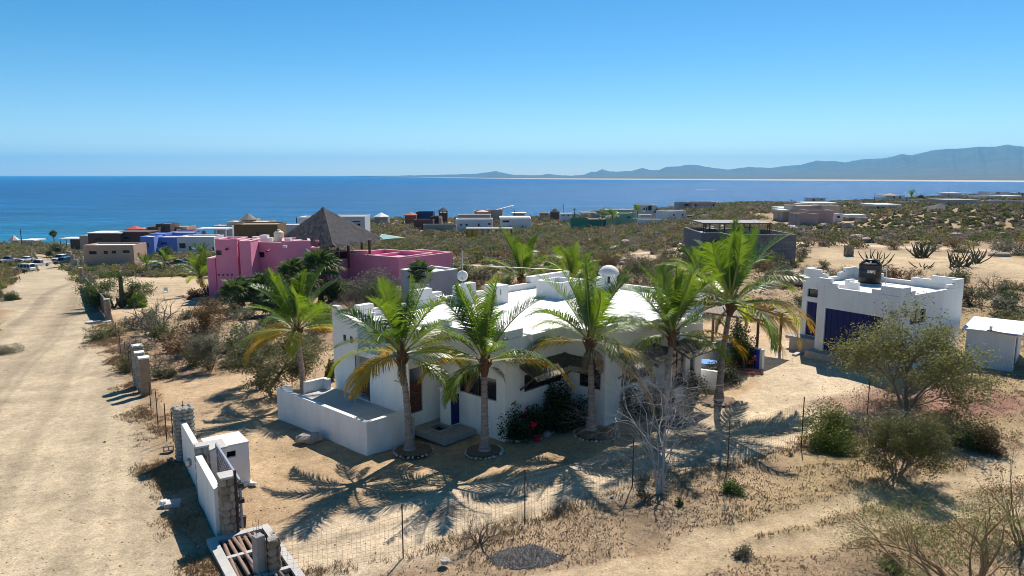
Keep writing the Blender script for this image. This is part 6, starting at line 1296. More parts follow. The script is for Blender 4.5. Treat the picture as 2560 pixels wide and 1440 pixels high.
FANG = leafm('fan_palm_leaf', (0.075, 0.125, 0.035), (0.12, 0.165, 0.04), 0.3, 0.2)
FAN = [fan_leaf_mesh(k, FANG) for k in range(3)]; FANB = [fan_leaf_mesh(k + 9, FD) for k in range(2)]
def fan_palm(label, base, h, scale, seed, skirt=0, group=GP_):
    rg = random.Random(seed); t = thing('fan_palm', label, 'palm tree', base, 0, group); tm_, top = palm_trunk(max(h, 0.3), 0.2 * scale, 0.15 * scale, (0, 0), seed); obj('trunk', tm_, PBOOT, t)
    for k in range(30):
        f = k / 29; el = 1.35 - 1.75 * f; yaw = k * 2.4; o = obj('fan_leaf', FAN[k % 3], None, t, loc=top, rot=Euler((rg.uniform(-.4, .4), -el, yaw), 'XYZ')); s = scale * rg.uniform(.85, 1.15); o.scale = (s, s, s)
    for k in range(skirt):
        o = obj('dead_leaf', FANB[k % 2], None, t, loc=top, rot=Euler((rg.uniform(-.4, .4), 1.1 + rg.uniform(-.2, .3), k * 2.4), 'XYZ')); o.scale = (scale * .8,) * 3
    return t
for (x, y, yt, s_, sd_, sk_, lb) in ((733, 762, 688, 1.25, 1, 4, 'fan palm before the pink middle wing, left of the two tall fan palms'), (803, 758, 672, 1.45, 2, 4, 'tallest fan palm, before the corner under the thatched roof'), (657, 770, 722, 1.15, 3, 3, 'dark fan palm at the foot of the pink middle wing'), (592, 775, 738, 1.3, 4, 10, 'fan palm with a skirt of dry leaves left in front of the pink house'), (1053, 758, 686, 0.9, 5, 16, 'small-headed fan palm with a brown skirt before the white board'), (640, 745, 716, 0.9, 6, 2, 'slim dark fan palm close against the pink wall'), (415, 655, 634, 1.3, 7, 2, 'fan palm in front of the periwinkle blue house'), (690, 790, 760, 1.1, 8, 2, 'low fan palm in the scrub behind the leftmost coconut palm'), (768, 775, 716, 1.0, 10, 2, 'fan palm between the two tallest ones before the pink wall')):
    B = T(x, y); fan_palm(lb, B, ph(yt, B), s_, sd_, sk_)
B = T(139, 640); fan_palm('tall dark yucca-like palm against the sea at the end of the road', B, ph(585, B), 0.85, 9, 14)

# ---------------------------------------------------------------- single trees and shrubs
plant('bare_tree', 'leafless whitish tree with spreading twigs in the foreground scrub', 'tree', T(1648, 1232), 15, None, BARKW, per=0, names=('x', 'branches'), levels=7, n0=3, L0=1.5, L1=1.9, r0=0.055, ratio=0.76, spread=0.92, s0=0.2, up=0.05, kids=(3, 4), wig=0.30, sides=6, flat=0.28)
plant('dead_sapling', 'small bleached dead sapling forking near the ground in front of the green shrub', 'tree', T(1822, 1306), 16, None, BARKW, per=0, levels=5, n0=2, L0=0.42, r0=0.028, spread=0.45, up=0.3, kids=(2, 3), names=('x', 'branches'))
plant('leafy_tree', 'spreading thin-leaved tree in front of the garage and shed', 'tree', T(2268, 1040), 22, L_TREE, BARKG, per=7, jit=0.17, size=0.055, levels=6, n0=4, L0=2.0, L1=1.75, r0=0.085, ratio=0.74, spread=0.72, s0=0.6, up=0.08, kids=(3, 4), sides=6, flat=0.32, wig=0.22)
bush('green_shrub', 'dense dark green shrub standing against the fence at the right', 'shrub', T(2092, 1118), 5, leafm('shrub_leaves', (0.10, 0.15, 0.025), (0.17, 0.21, 0.035), 0.4), 1.5, 2.0, 11000, 0.045)
plant('green_shrub', 'thin grey-green shrub spilling right from the dense green shrub', 'shrub', T(2180, 1110), 35, L_GREY, TWIG, per=8, jit=0.12, size=0.04, levels=5, n0=6, L0=0.75, r0=0.03, spread=0.8, kids=(2, 3))
plant('yellow_shrub', 'tall yellowish open shrub with many stems, right of the dense green one', 'shrub', T(2240, 1198), 29, L_YEL, BARKG, per=7, jit=0.10, size=0.034, levels=6, n0=7, L0=0.85, r0=0.045, ratio=0.76, spread=0.62, up=0.15, kids=(2, 4))
bush('rusty_shrub', 'rust and green mound of shrub near the right edge', 'shrub', T(2465, 1120), 31, L_RUST, 1.3, 1.35, 4500, 0.045); bush('green_mound', 'green shrub growing at the left side of the rusty mound at right', 'shrub', T(2420, 1118), 32, L_GREEN, 0.9, 0.9, 3500, 0.045)
plant('leaning_tree', 'leaning tree with peeling tan bark at the bottom right corner', 'tree', T(2405, 1512), 12, leafm('small_green_leaves', (0.13, 0.19, 0.03), (0.20, 0.21, 0.05)), PEEL, per=2, jit=0.10, size=0.024, levels=7, n0=5, L0=1.1, r0=0.095, ratio=0.78, spread=0.75, up=0.04, kids=(2, 4), lean=(-0.25, 0.35, -0.1), sides=7, flat=0.2, wig=0.22)
plant('reddish_shrub', 'bare reddish shrub at the right edge beside the leaning tree', 'shrub', T(2560, 1385), 14, L_RUST, BARK, per=4, jit=0.10, size=0.028, levels=6, n0=5, L0=0.95, r0=0.05, spread=0.7, kids=(2, 3))
bush('low_shrub', 'low green shrub in the dry grass behind the white dead sapling', 'shrub', T(1835, 1235), 33, L_GREEN, 0.62, 0.6, 2200, 0.035); bush('dry_tuft', 'small dry dark bush on the track at the bottom right', 'shrub', T(1862, 1392), 34, L_GREY, 0.42, 0.45, 1200, 0.028)
bush('dark_bush', 'dark bush at the bottom edge left of the leaning tree', 'shrub', T(2230, 1432), 36, L_OLIVE, 0.5, 0.75, 2000, 0.03); bush('tiny_bush', 'tiny dark bush on open ground just right of the fifth fence post', 'shrub', T(1975, 1145), 38, L_GREY, 0.2, 0.32, 420, 0.025); bush('tiny_bush', 'tiny green bush at the foot of the leafless white tree', 'shrub', T(1697, 1262), 39, L_GREEN, 0.18, 0.36, 420, 0.028)
bush('low_shrub', 'thin brownish shrub left of the leafless white tree foot', 'shrub', T(1612, 1248), 41, L_GREY, 0.42, 0.45, 900, 0.028)
plant('mesquite_tree', 'dark spreading mesquite with a leaning trunk left of the terrace', 'tree', T(662, 975), 43, L_OLIVE, BARK, per=9, jit=0.15, size=0.05, levels=6, n0=2, L0=1.25, r0=0.15, ratio=0.75, spread=0.85, up=0.08, kids=(3, 4), lean=(0.35, 0, 0), sides=7, flat=0.3)
plant('small_tree', 'thin brownish small tree beyond the roadside columns', 'tree', T(524, 928), 44, L_GREY, BARK, per=6, jit=0.13, size=0.045, levels=5, n0=5, L0=0.95, r0=0.05, spread=0.55, kids=(3, 4))
plant('small_tree', 'brown-leaved small tree in the dry lot behind the thin one', 'tree', T(512, 852), 45, L_RUST, BARK, per=9, jit=0.2, size=0.06, levels=5, n0=3, L0=1.2, r0=0.07, spread=0.6, kids=(3, 4), flat=0.2)
bush('low_shrub', 'round grey-green shrub right of the brown roadside column', 'shrub', T(412, 938), 46, L_OLIVE, 1.05, 0.95, 3200, 0.045); bush('dead_brush_heap', 'heap of grey-purple dead brush beside the roadside columns', 'brush heap', T(345, 878), 47, mat('dead_brush', (0.22, 0.165, 0.15), 0.9, (0.15, 0.11, 0.105), 3), 1.6, 1.25, 4200, 0.045)
for k, (x, y, lb) in enumerate(((368, 822, 'left of two bare forked trees in the dry lot'), (408, 818, 'right of two bare forked trees in the dry lot'))):
    plant('bare_tree', lb, 'tree', T(x, y), 50 + k, None, BARKG, per=0, names=('x', 'branches'), levels=5, n0=4, L0=1.2, r0=0.10, spread=0.55, kids=(2, 3), wig=0.4)
plant('mesquite_tree', 'green mesquite behind the slatted brown gate', 'tree', T(283, 770), 53, L_GREEN, BARK, per=16, jit=0.3, size=0.085, levels=5, n0=3, L0=1.5, r0=0.14, spread=0.8, kids=(3, 4), flat=0.3)
bush('round_tree', 'round lime green citrus tree on the sand behind the tall cactus', 'tree', T(353, 768), 54, L_LIME, 1.7, 2.3, 4200, 0.11, bm=BARK); bush('yellow_bush', 'yellow-green bush between the cactus and the round lime tree', 'shrub', T(323, 762), 55, L_YEL, 1.2, 1.9, 2200, 0.09)
bush('grey_bush', 'grey-green bush beside the stone column at the far end of the gate', 'shrub', T(222, 715), 56, L_GREY, 2.2, 1.7, 2600, 0.09); bush('roadside_bush', 'green bush growing alone at the left side of the road', 'shrub', T(35, 755), 57, L_GREEN, 1.5, 1.5, 2600, 0.08)
bush('roadside_brush', 'dry brownish brush at the left edge of the road', 'shrub', T(5, 885), 58, L_GREY, 1.6, 0.9, 3200, 0.05); bush('roadside_bush', 'yellow-green bush cut by the left edge below the parked SUV', 'shrub', T(-4, 745), 59, L_YEL, 1.6, 2.2, 2600, 0.09)
for (nm, lb, x, y, sd_, lm, r, h, n_, s_, fl) in [
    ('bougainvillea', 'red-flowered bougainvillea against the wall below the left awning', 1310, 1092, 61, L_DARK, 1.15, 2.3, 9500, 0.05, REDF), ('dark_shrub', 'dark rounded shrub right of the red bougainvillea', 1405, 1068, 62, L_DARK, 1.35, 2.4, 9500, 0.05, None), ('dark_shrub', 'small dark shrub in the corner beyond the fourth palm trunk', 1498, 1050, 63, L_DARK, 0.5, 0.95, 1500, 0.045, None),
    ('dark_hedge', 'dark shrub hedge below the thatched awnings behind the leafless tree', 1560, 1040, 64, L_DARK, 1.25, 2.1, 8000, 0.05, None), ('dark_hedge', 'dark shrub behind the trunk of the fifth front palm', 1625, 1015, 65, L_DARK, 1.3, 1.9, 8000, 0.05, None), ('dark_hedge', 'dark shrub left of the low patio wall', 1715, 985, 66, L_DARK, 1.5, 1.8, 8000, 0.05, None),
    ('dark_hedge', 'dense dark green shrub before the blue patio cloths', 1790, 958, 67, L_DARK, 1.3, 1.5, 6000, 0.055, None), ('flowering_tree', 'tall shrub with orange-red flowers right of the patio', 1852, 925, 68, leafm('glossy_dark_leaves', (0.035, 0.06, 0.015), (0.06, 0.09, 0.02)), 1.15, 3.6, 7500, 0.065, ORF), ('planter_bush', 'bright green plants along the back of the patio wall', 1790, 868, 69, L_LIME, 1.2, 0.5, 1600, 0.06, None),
    ('dark_bush', 'dark purple bush at the left foot of the pink house', 545, 742, 70, PURP, 2.3, 2.2, 5000, 0.10, None), ('red_plant', 'red-leaved plant on the sand left of the dark purple bush', 493, 752, 71, L_RUST, 1.5, 1.8, 2200, 0.10, REDF), ('garden_plant', 'yellow-green broad-leaved plant behind the left tower corner of the house', 829, 950, 72, L_YEL, 0.5, 1.5, 900, 0.09, None),
    ('pale_bush', 'large pale grey-green bush before the right wing of the pink house', 930, 752, 73, L_GREY, 4.2, 4.0, 12000, 0.085, None), ('garden_bush', 'green and rust bush below the tallest fan palm', 850, 752, 74, L_GREEN, 3.0, 2.6, 6000, 0.11, None), ('garden_bush', 'dark green shrubs at the foot of the pink middle wing', 700, 772, 75, L_DARK, 2.8, 2.0, 5000, 0.11, None), ('dark_tree', 'dark leafy tree at the end of the road before the sea', 140, 642, 76, L_OLIVE, 3.6, 5.0, 4500, 0.22, None),
    ('dark_tree', 'rounded dark tree on the horizon right of the far palm', 2303, 497, 77, L_DARK, 3.2, 4.5, 2500, 0.25, None)]:
    p_ = T(x, y) if nm != 'dark_tree' or x < 1000 else TY(x, 500)
    bush(nm, lb, 'shrub' if 'tree' not in nm else 'tree', p_, sd_, lm, r, h, n_, s_, flowers=fl, fn=170 if fl is not REDF else 1200, bm=BARK)
# cacti
CAC = mat('cactus_green', (0.075, 0.085, 0.045), 0.8, (0.11, 0.10, 0.065), 2, bump=0.3)
def cactus(label, p_, arms, r, seed, cat='cactus', tall=None):
    rg = random.Random(seed); t = thing('cactus', label, cat, p_)
    for k, (a_, L, el) in enumerate(arms):
        d = Vector((math.cos(a_) * math.cos(el), math.sin(a_) * math.cos(el), math.sin(el))); pts = [Vector((0, 0, -0.1)) + d * 0]; q_ = Vector((rg.uniform(-.7, .7), rg.uniform(-.7, .7), 0)) if len(arms) > 5 else Vector((0.1 * math.cos(a_), 0.1 * math.sin(a_), 0)); pts = [q_ - Vector((0, 0, .1))]
        for i in range(5): q_ = q_ + d * (L / 5); d = (d + Vector((0, 0, 0.22)) + Vector((rg.uniform(-.35, .35), rg.uniform(-.35, .35), rg.uniform(-.1, .1)))).normalized(); pts.append(q_.copy())
        obj('arm', MB().tube(pts, [r * 0.8, r, r, r, r * 0.9, r * 0.35], 8), CAC, t)
    return t
B = T(307, 770); t = cactus('tall candelabra cactus standing between the mesquite and the lime tree', B, [(0, 1.0, 0.9), (3.0, 1.4, 0.8), (1.6, 1.2, 1.2), (4.5, 1.0, 1.0)], 0.16, 1); obj('stem', MB().tube([(0, 0, -.1), (0, 0, ph(683, B))], [0.28, 0.2], 10), CAC, t)
for (x, y, n_, L, r, sd_, el, lb) in [(2305, 645, 34, 2.0, 0.07, 2, 0.9, 'bushy organ pipe cactus in the clearing beside the far road'), (2190, 668, 16, 2.6, 0.06, 3, 0.55, 'sprawling cactus right behind the black water tank'), (2395, 668, 26, 2.6, 0.065, 4, 0.5, 'sprawling dark cactus mixed with bushes at the right of the clearing'), (2440, 660, 16, 2.2, 0.065, 5, 0.75, 'upright-armed cactus at the right end of the clearing'), (2310, 670, 6, 1.4, 0.06, 6, 0.25, 'fallen grey cactus limbs lying in the clearing'), (2050, 595, 14, 1.6, 0.09, 7, 1.0, 'cactus clump by the far road near the lone column')]:
    rg = random.Random(sd_); B = T(x, y); cactus(lb, B, [(rg.uniform(0, 6.28), L * rg.uniform(.6, 1.1), el * rg.uniform(.6, 1.3)) for _ in range(n_)], r, sd_)

# ---------------------------------------------------------------- scrub: about 290 single bushes nearest, the rest as one mass
def masked(X, Y):
    z = zone(X, Y); bad = np.maximum.reduce([z['road'], z['drive'], z['track'], z['far'], z['yard'], z['pink'], 0.93 * z['clear']])
    return bad
# keep clear of buildings
KEEP = []
for o in list(COL.objects):
    if o.parent is None and o.get('category') and o.get('category') not in ('car', 'pickup', 'pole', 'tree', 'shrub', 'palm tree', 'cactus', 'fence', 'pillar'):
        pts_ = []
        def rec(q, M):
            M2 = M @ q.matrix_basis
            if q.type == 'MESH':
                for c_ in q.bound_box: pts_.append(M2 @ Vector(c_))
            for ch in q.children: rec(ch, M2)
        rec(o, Matrix.Identity(4))
        if pts_:
            xs = [p_.x for p_ in pts_]; ys = [p_.y for p_ in pts_]
            if max(xs) - min(xs) < 60: KEEP.append((min(xs), max(xs), min(ys), max(ys)))
def clear_of(X, Y, r):
    ok = np.ones(len(X), bool)
    for (a, b, c_, d) in KEEP: ok &= ~((X > a - r) & (X < b + r) & (Y > c_ - r) & (Y < d + r))
    return ok
rs = np.random.RandomState(42)
def scatter(n, y0, y1, umin=-0.76, umax=0.80, gamma=1.0):
    Y = y0 * (y1 / y0) ** (rs.uniform(0, 1, n) ** gamma); X = Y * rs.uniform(umin, umax, n); return X, Y
# prototypes
PROTO = []
KIND_L = [(L_OLIVE, 'olive'), (L_GREY, 'grey-green'), (L_GREEN, 'green'), (L_YEL, 'yellow-green'), (L_RUST, 'rust-brown'), (None, 'leafless grey')]
for ki, (lm, nm) in enumerate(KIND_L):
    for v_ in range(2):
        sd_ = 200 + ki * 3 + v_; r_ = np.random.RandomState(sd_); mb, tips = grow(random.Random(sd_), levels=4 if lm else 5, n0=5, L0=0.55, r0=0.045, ratio=0.74, spread=0.8, kids=(2, 4) if lm else (3, 4), sides=4, up=0.1)
        bm_ = mb.mesh('branches'); bm_.materials.append(TWIG)
        if lm:
            P_ = np.concatenate([dome_bush_pts(r_, 520, 1.05, 1.05, 8), np.repeat(np.array([tuple(t_[0]) for t_ in tips]), 3, 0) + r_.normal(size=(len(tips) * 3, 3)) * 0.08]); P_[:, 2] = np.abs(P_[:, 2])
            V_, F_ = leaves(P_, 0.062, r_); fm = np_mesh('foliage', V_, F_, lm)
        else: fm = None
        PROTO.append((bm_, fm, ki))
WHERE = [('near', 'in the dry lot left of the white house'), ('mid', 'on the scrubland behind the white house and garage'), ('fore', 'on the rough ground at the lower right')]
NAMES = ['olive_bush', 'grey_green_bush', 'green_bush', 'yellow_green_bush', 'rusty_bush', 'bare_bush']
cand = []
X, Y = scatter(2600, 20, 118); bad = masked(X, Y); dens = 0.30 + 0.70 * sm(Y, 60, 85)
k_ = (bad < 0.12) & clear_of(X, Y, 1.2) & (rs.uniform(0, 1, len(X)) < dens)
k_ &= ~((Y < 47) & (X > 0)); X, Y = X[k_], Y[k_]
GRID = {}; sel = []
for i in range(len(X)):
    mind = 1.5 + 0.004 * Y[i]; key = (int(X[i] // 2), int(Y[i] // 2)); hit = False
    for a in (-1, 0, 1):
        for b in (-1, 0, 1):
            for (x_, y_) in GRID.get((key[0] + a, key[1] + b), []):
                if math.hypot(x_ - X[i], y_ - Y[i]) < mind: hit = True
    if not hit: GRID.setdefault(key, []).append((X[i], Y[i])); sel.append(i)
sel = sorted(sel, key=lambda i: Y[i]); near_sel = sel[:285]; YCUT = Y[near_sel[-1]]
print('bushes near', len(near_sel), 'ycut', YCUT)
for i in near_sel:
    x_, y_ = X[i], Y[i]; g_ = N2(np.array([x_]), np.array([y_]))[0]; w_ = rs.uniform()
    ki = 5 if w_ < 0.16 else 1 if w_ < 0.40 else 0 if w_ < 0.62 else (2 if g_ > 0.2 else 4) if w_ < 0.84 else 3
    pr = PROTO[ki * 2 + rs.randint(2)]; s_ = rs.uniform(0.65, 1.35) * (1.15 if y_ > 45 else 0.75); z_ = float(tz(x_, y_)) + 0.0
    u_ = x_ / y_; big = 'large' if s_ > 1.1 else 'small' if s_ < 0.85 else 'mid-sized'
    if y_ < 42 and u_ > 0: area = 'on the rough ground at the lower right'
    elif y_ < 75 and u_ < -0.12: area = 'in the dry lot left of the white house' if y_ < 55 else 'between the dry lot and the pink house'
    else: area = ('beside the sandy road' if u_ < -0.42 else 'round the pink house' if u_ < -0.12 else 'on the slope right of the pink house' if u_ < 0.05 else 'on the scrubland behind the white house' if u_ < 0.24 else 'on the scrubland round the concrete house' if u_ < 0.40 else 'behind the garage' if u_ < 0.55 else 'near the right edge') + (', nearer the viewer' if y_ < 75 else ', farther back')
    desc = {0: 'leafy', 1: 'twiggy', 2: 'dense', 3: 'sunlit', 4: 'dry', 5: 'bare-twigged'}[ki]
    t = thing(NAMES[ki], big + ' ' + desc + ' ' + KIND_L[ki][1] + ' bush ' + area, 'bush', (x_, y_, z_ + float(ground_relief(np.array([x_]), np.array([y_]))[0]) - 0.05), rs.uniform(0, 6.28), big + ' ' + KIND_L[ki][1] + ' bushes ' + area)
    t.scale = (s_ * rs.uniform(0.9, 1.3), s_ * rs.uniform(0.9, 1.3), s_ * rs.uniform(0.7, 1.15))
    obj('branches', pr[0], None, t)
    if pr[1]: obj('foliage', pr[1], None, t)
# the mass of scrub beyond
X, Y = scatter(30000, YCUT * 0.97, 640, gamma=0.62); bad = masked(X, Y); k_ = (bad < 0.3) & clear_of(X, Y, 0.8) & (Y > YCUT) & (tz(X, Y) > SEA + 1.5) & (N2(X, Y) + 0.5 * N1(X, Y) + 0.004 * Y > rs.uniform(-2.2, -0.9, len(X)))
X, Y = X[k_], Y[k_]
def mass(name, X, Y, nq, seed, smin, smax, lf):
    rs = np.random.RandomState(seed); n = len(X); T0 = [dome_bush_pts(np.random.RandomState(900 + k), nq, 1, 1, 7) for k in range(8)]
    Vs = []; Cs = []
    pal = np.array([(0.155, 0.150, 0.058), (0.195, 0.170, 0.098), (0.105, 0.150, 0.040), (0.25, 0.22, 0.060), (0.24, 0.155, 0.078), (0.26, 0.21, 0.165)])
    z_ = tz(X, Y) + ground_relief(X, Y); sc = rs.uniform(smin, smax, n) * (1 - 0.45 * sm(X / Y, 0.28, 0.42) * sm(Y, 120, 160)) * np.where(rs.uniform(0, 1, n) < 0.3, 0.6, 1.0); g_ = N2(X, Y)
    w_ = rs.uniform(0, 1, n); ci = np.where(w_ < 0.24, 5, np.where(w_ < 0.44, 1, np.where(w_ < 0.66, 0, np.where(w_ < 0.80, np.where(g_ > 0, 2, 4), np.where(w_ < 0.92, 3, 2)))))
    for k in range(8):
        idx = np.arange(k, n, 8)
        if not len(idx): continue
        P_ = T0[k][None] * (sc[idx][:, None, None] * np.stack([rs.uniform(.9, 1.5, len(idx)), rs.uniform(.9, 1.5, len(idx)), rs.uniform(.7, 1.1, len(idx))], -1)[:, None, :])
        a_ = rs.uniform(0, 6.28, len(idx)); ca, sa = np.cos(a_)[:, None], np.sin(a_)[:, None]; x2 = P_[..., 0] * ca - P_[..., 1] * sa; y2 = P_[..., 0] * sa + P_[..., 1] * ca
        C_ = np.stack([x2 + X[idx][:, None], y2 + Y[idx][:, None], P_[..., 2] + z_[idx][:, None]], -1).reshape(-1, 3)
        col = np.repeat(pal[ci[idx]] * rs.uniform(0.75, 1.3, (len(idx), 1)), nq, 0) * rs.uniform(0.8, 1.2, (len(idx) * nq, 1))
        sz = np.repeat(lf * (0.6 + 0.0042 * Y[idx]), nq); v_, _ = leaves(C_, 1.0, rs, 0.3, 0.7); c4 = np.repeat(C_, 4, 0); v_ = c4 + (v_ - c4) * np.repeat(sz, 4)[:, None]
        Vs.append(v_); Cs.append(np.repeat(col, 4, 0))
    V_ = np.concatenate(Vs); C_ = np.concatenate(Cs); me = np_mesh(name, V_, np.arange(len(V_)).reshape(-1, 4)); ca = me.color_attributes.new('tint', 'FLOAT_COLOR', 'POINT')
    ca.data.foreach_set('color', np.concatenate([C_, np.ones((len(C_), 1))], 1).astype(np.float32).ravel()); return me
sm_mat = bpy.data.materials.new('scrub_leaves'); sm_mat.use_nodes = True; n = sm_mat.node_tree.nodes; l = sm_mat.node_tree.links; p = n['Principled BSDF']; p.inputs['Roughness'].default_value = 0.8; p.inputs['Specular IOR Level'].default_value = 0.15
a_ = n.new('ShaderNodeAttribute'); a_.attribute_name = 'tint'; l.new(a_.outputs['Color'], p.inputs['Base Color']); tr_ = n.new('ShaderNodeBsdfTranslucent'); l.new(a_.outputs['Color'], tr_.inputs[0]); mx_ = n.new('ShaderNodeMixShader'); mx_.inputs[0].default_value = 0.3
l.new(p.outputs[0], mx_.inputs[1]); l.new(tr_.outputs[0], mx_.inputs[2]); l.new(mx_.outputs[0], n['Material Output'].inputs[0])
near_ = Y < 210
print('mass', near_.sum(), (~near_).sum())
me = mass('desert_scrub', X[near_], Y[near_], 130, 1, 0.95, 2.1, 0.145); o = obj('desert_scrub', me, sm_mat); o['kind'] = 'stuff'
me = mass('distant_scrub', X[~near_], Y[~near_], 54, 2, 1.5, 3.1, 0.18); o = obj('distant_scrub', me, sm_mat); o['kind'] = 'stuff'

# ---------------------------------------------------------------- dry grass, low weeds, pebbles
def tufts(name, n, y0, y1, m_, hgt, cond, seed, blades=5, umin=-0.76, umax=0.78, w=0.006):
    rs = np.random.RandomState(seed); Y = rs.uniform(y0, y1, n) ** 1.0; X = Y * rs.uniform(umin, umax, n); k_ = cond(X, Y, rs); X, Y = X[k_], Y[k_]; n = len(X); z_ = tz(X, Y) + ground_relief(X, Y)
    B0 = np.stack([X, Y, z_], -1); B0 = np.repeat(B0, blades, 0); N_ = len(B0); d = rs.normal(size=(N_, 3)) * 0.55; d[:, 2] = 1; d /= np.linalg.norm(d, axis=1)[:, None]; h_ = hgt * rs.uniform(.4, 1.3, (N_, 1)); B0[:, :2] += rs.normal(size=(N_, 2)) * 0.05
    s_ = np.cross(d, rs.normal(size=(N_, 3))); s_ /= np.linalg.norm(s_, axis=1)[:, None]; s_ = s_ * w * (1 + Y.repeat(blades)[:, None] * 0.03)
    V_ = np.stack([B0 - s_, B0 + s_, B0 + d * h_ + rs.normal(size=(N_, 3)) * 0.02], 1).reshape(-1, 3); o = obj(name, np_mesh(name, V_, np.arange(N_ * 3).reshape(-1, 3), m_), None); o['kind'] = 'stuff'; return o
def open_scrub(X, Y, rs): b_ = masked(X, Y); return (b_ < 0.3) & (N1(X, Y) + 0.7 * N3(X, Y) > rs.uniform(-1.6, 1.4, len(X))) & clear_of(X, Y, 0.1)
STRAW = mat('dry_straw', (0.42, 0.33, 0.17), 0.9, (0.27, 0.18, 0.10), 0.6); DUSK = mat('dry_weeds', (0.25, 0.16, 0.105), 0.9, (0.34, 0.24, 0.15), 0.7); GRW = mat('green_weeds', (0.10, 0.11, 0.04), 0.9, (0.16, 0.14, 0.06), 0.5)
tufts('dry_grass', 70000, 15, 62, STRAW, 0.07, open_scrub, 1, 4, w=0.008); tufts('dry_weeds', 60000, 15, 70, DUSK, 0.08, open_scrub, 2, 4, w=0.008)
tufts('green_weeds', 5000, 16, 60, GRW, 0.12, lambda X, Y, rs: open_scrub(X, Y, rs) & (N2(X, Y) > 0.3), 3, 6)
def fence_edge(X, Y, rs): return seg_dist(X, Y, [tuple(p_[:2]) for p_ in fp]) + 0.15 * N3(X, Y) < rs.uniform(0.05, 0.45, len(X))
tufts('fence_grass', 60000, 17, 34, STRAW, 0.17, fence_edge, 4, 5)
def verge(X, Y, rs): z = zone(X, Y); return (np.abs(z['rd'] - 0.6) < rs.uniform(0.1, 1.3, len(X))) & (N1(X, Y) + N3(X, Y) > rs.uniform(-0.8, 1.2, len(X)))
tufts('verge_grass', 90000, 16, 70, STRAW, 0.11, verge, 14, 5, -0.62, -0.25)
tufts('verge_weeds', 60000, 16, 70, DUSK, 0.09, verge, 15, 5, -0.62, -0.25)
def litter(name, n, y0, y1, m_, size, cond, seed):
    rs = np.random.RandomState(seed); Y = rs.uniform(y0, y1, n); X = Y * rs.uniform(-0.76, 0.78, n); k_ = cond(X, Y, rs); X, Y = X[k_], Y[k_]; z_ = tz(X, Y) + ground_relief(X, Y) + 0.015
    V_, F_ = leaves(np.stack([X, Y, z_], -1), size, rs, 1.2, 0.8); o = obj(name, np_mesh(name, V_, F_, m_), None); o['kind'] = 'stuff'
litter('leaf_litter', 60000, 24, 38, mat('fallen_leaves', (0.26, 0.10, 0.08), 0.9, (0.17, 0.075, 0.06), 1.5), 0.03, lambda X, Y, rs: (np.hypot((X - litter_c.x) / 5.2, (Y - litter_c.y) / 3.4) < rs.uniform(0.2, 1.1, len(X))), 5)
litter('ground_debris', 130000, 14, 60, mat('twig_debris', (0.17, 0.115, 0.08), 0.9, (0.33, 0.25, 0.17), 1.2), 0.027, open_scrub, 6)
def stones(name, n, y0, y1, m_, smin, smax, cond, seed, umin=-0.76, umax=0.78):
    rs = np.random.RandomState(seed); Y = rs.uniform(y0, y1, n); X = Y * rs.uniform(umin, umax, n); k_ = cond(X, Y, rs); X, Y = X[k_], Y[k_]; n = len(X); z_ = tz(X, Y) + ground_relief(X, Y); s_ = rs.uniform(smin, smax, (n, 1)) ** 1.0
    oc = np.array([(1, 0, 0), (0, 1, 0), (-1, 0, 0), (0, -1, 0), (0, 0, 0.7), (0, 0, -0.5)]); V_ = (np.stack([X, Y, z_ + s_[:, 0] * 0.2], -1)[:, None] + (oc[None] * rs.uniform(.6, 1.3, (n, 6, 1))) * s_[:, None]).reshape(-1, 3)
    f0 = np.array([(0, 1, 4), (1, 2, 4), (2, 3, 4), (3, 0, 4), (1, 0, 5), (2, 1, 5), (3, 2, 5), (0, 3, 5)]); F_ = (f0[None] + 6 * np.arange(n)[:, None, None]).reshape(-1, 3); o = obj(name, np_mesh(name, V_, F_, m_), None); o['kind'] = 'stuff'
PEB = mat('loose_pebbles', (0.40, 0.33, 0.26), 0.9, (0.27, 0.22, 0.18), 1.3)
stones('pebbles', 7000, 13, 60, PEB, 0.012, 0.04, lambda X, Y, rs: rs.uniform(0, 1, len(X)) < 0.6, 7)
stones('road_pebbles', 2500, 14, 45, PEB, 0.006, 0.022, lambda X, Y, rs: (X < -7), 8, -0.76, -0.2)
GV = [T(1318, 1388)]; stones('gravel_patch', 60000, 15.5, 21, mat('dark_gravel', (0.10, 0.10, 0.105), 0.9, (0.19, 0.185, 0.18), 9), 0.016, 0.038, lambda X, Y, rs: (np.hypot((X - GV[0].x) / 1.15, (Y - GV[0].y) / 0.62) + 0.12 * N3(X * 2, Y * 2) < rs.uniform(0.75, 1.02, len(X))), 9, -0.1, 0.2)
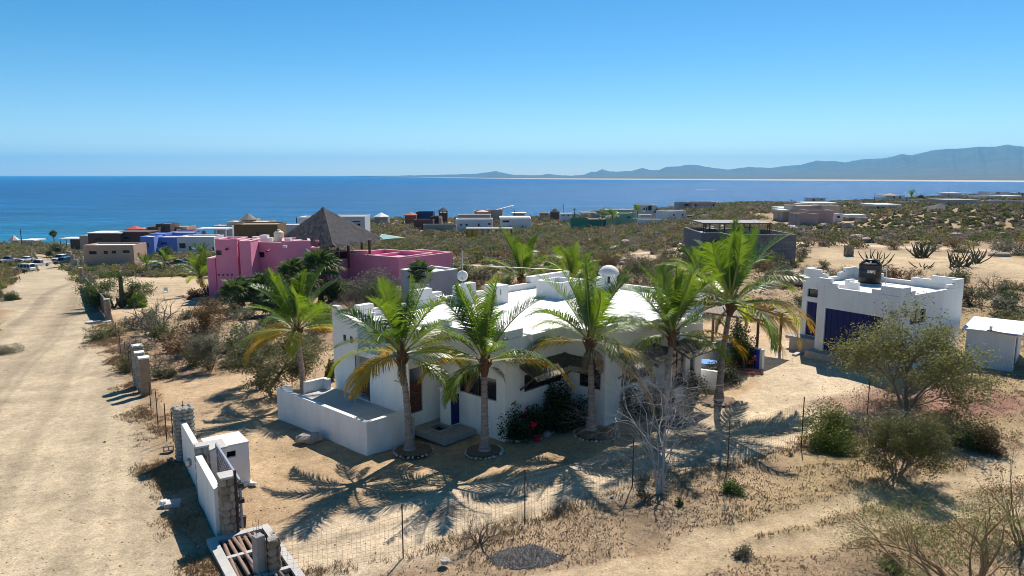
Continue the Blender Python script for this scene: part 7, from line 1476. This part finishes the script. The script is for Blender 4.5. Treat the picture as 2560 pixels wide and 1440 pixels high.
for k, (x, y, r, m_, lb) in enumerate([(1113, 1406, 0.13, STONEW, 'whitish rock on the dry grass near the second fence post'), (1612, 1195, 0.2, STONE, 'dark brown rock by the fence left of the leafless tree'), (2098, 1175, 0.16, STONEG, 'broken pale rubble on the dry slope at the right'), (1530, 1243, 0.06, STONEW, 'tiny white stone beside the fence foot'), (2464, 992, 0.16, STONE, 'dark round rock among the fallen red leaves'), (2138, 1168, 0.1, STONE, 'small dark rock right of the pale rubble'), (425, 1150, 0.12, STONE, 'dark stone on the road verge by the grey pillar'), (262, 1105, 0.05, STONE, 'small dark stone alone on the sandy road'), (2170, 788, 0.2, STONEG, 'pale rock in the shrubs')]):
    if k == 8: continue
    p_ = T(x, y); tag(obj('rock', MB().rock((0, 0, r * 0.3), r, random.Random(k + 90), (1.2, 0.9, 0.7), 9, 6), m_, loc=p_, rot=(0, 0, k)), lb, 'rock')
# boulders and pale bare patches among the scrub
bm_ = [MB().rock((0, 0, 0.2), 1, random.Random(k), (1.2, 0.9, 0.6), 9, 6).mesh('boulder') for k in range(4)]
for x in bm_: x.materials.append(mat('pale_boulder', (0.42, 0.34, 0.28), 0.9, (0.33, 0.26, 0.21), 1.5, bump=0.4, rand=0.12))
rs = np.random.RandomState(77)
for k in range(70):
    y_ = rs.uniform(70, 190); x_ = y_ * rs.uniform(-0.1, 0.72)
    if masked(np.array([x_]), np.array([y_]))[0] > 0.3 or not clear_of(np.array([x_]), np.array([y_]), 1)[0]: continue
    ar_ = 'right of the pink house' if x_ / y_ < 0.12 else 'behind the white house' if x_ / y_ < 0.3 else 'round the concrete house' if x_ / y_ < 0.45 else 'behind the garage'; fr2 = ', close to' if y_ < 110 else ', far off'; o = tag(obj('boulder', bm_[k % 4], None, None, loc=(x_, y_, float(tz(x_, y_)))), 'pale weathered boulder among scrub ' + ar_ + fr2, 'boulder', 'pale boulders ' + ar_ + fr2); s_ = rs.uniform(0.4, 1.1); o.scale = (s_ * 1.4, s_, s_); o.rotation_euler = (0, 0, rs.uniform(0, 6))
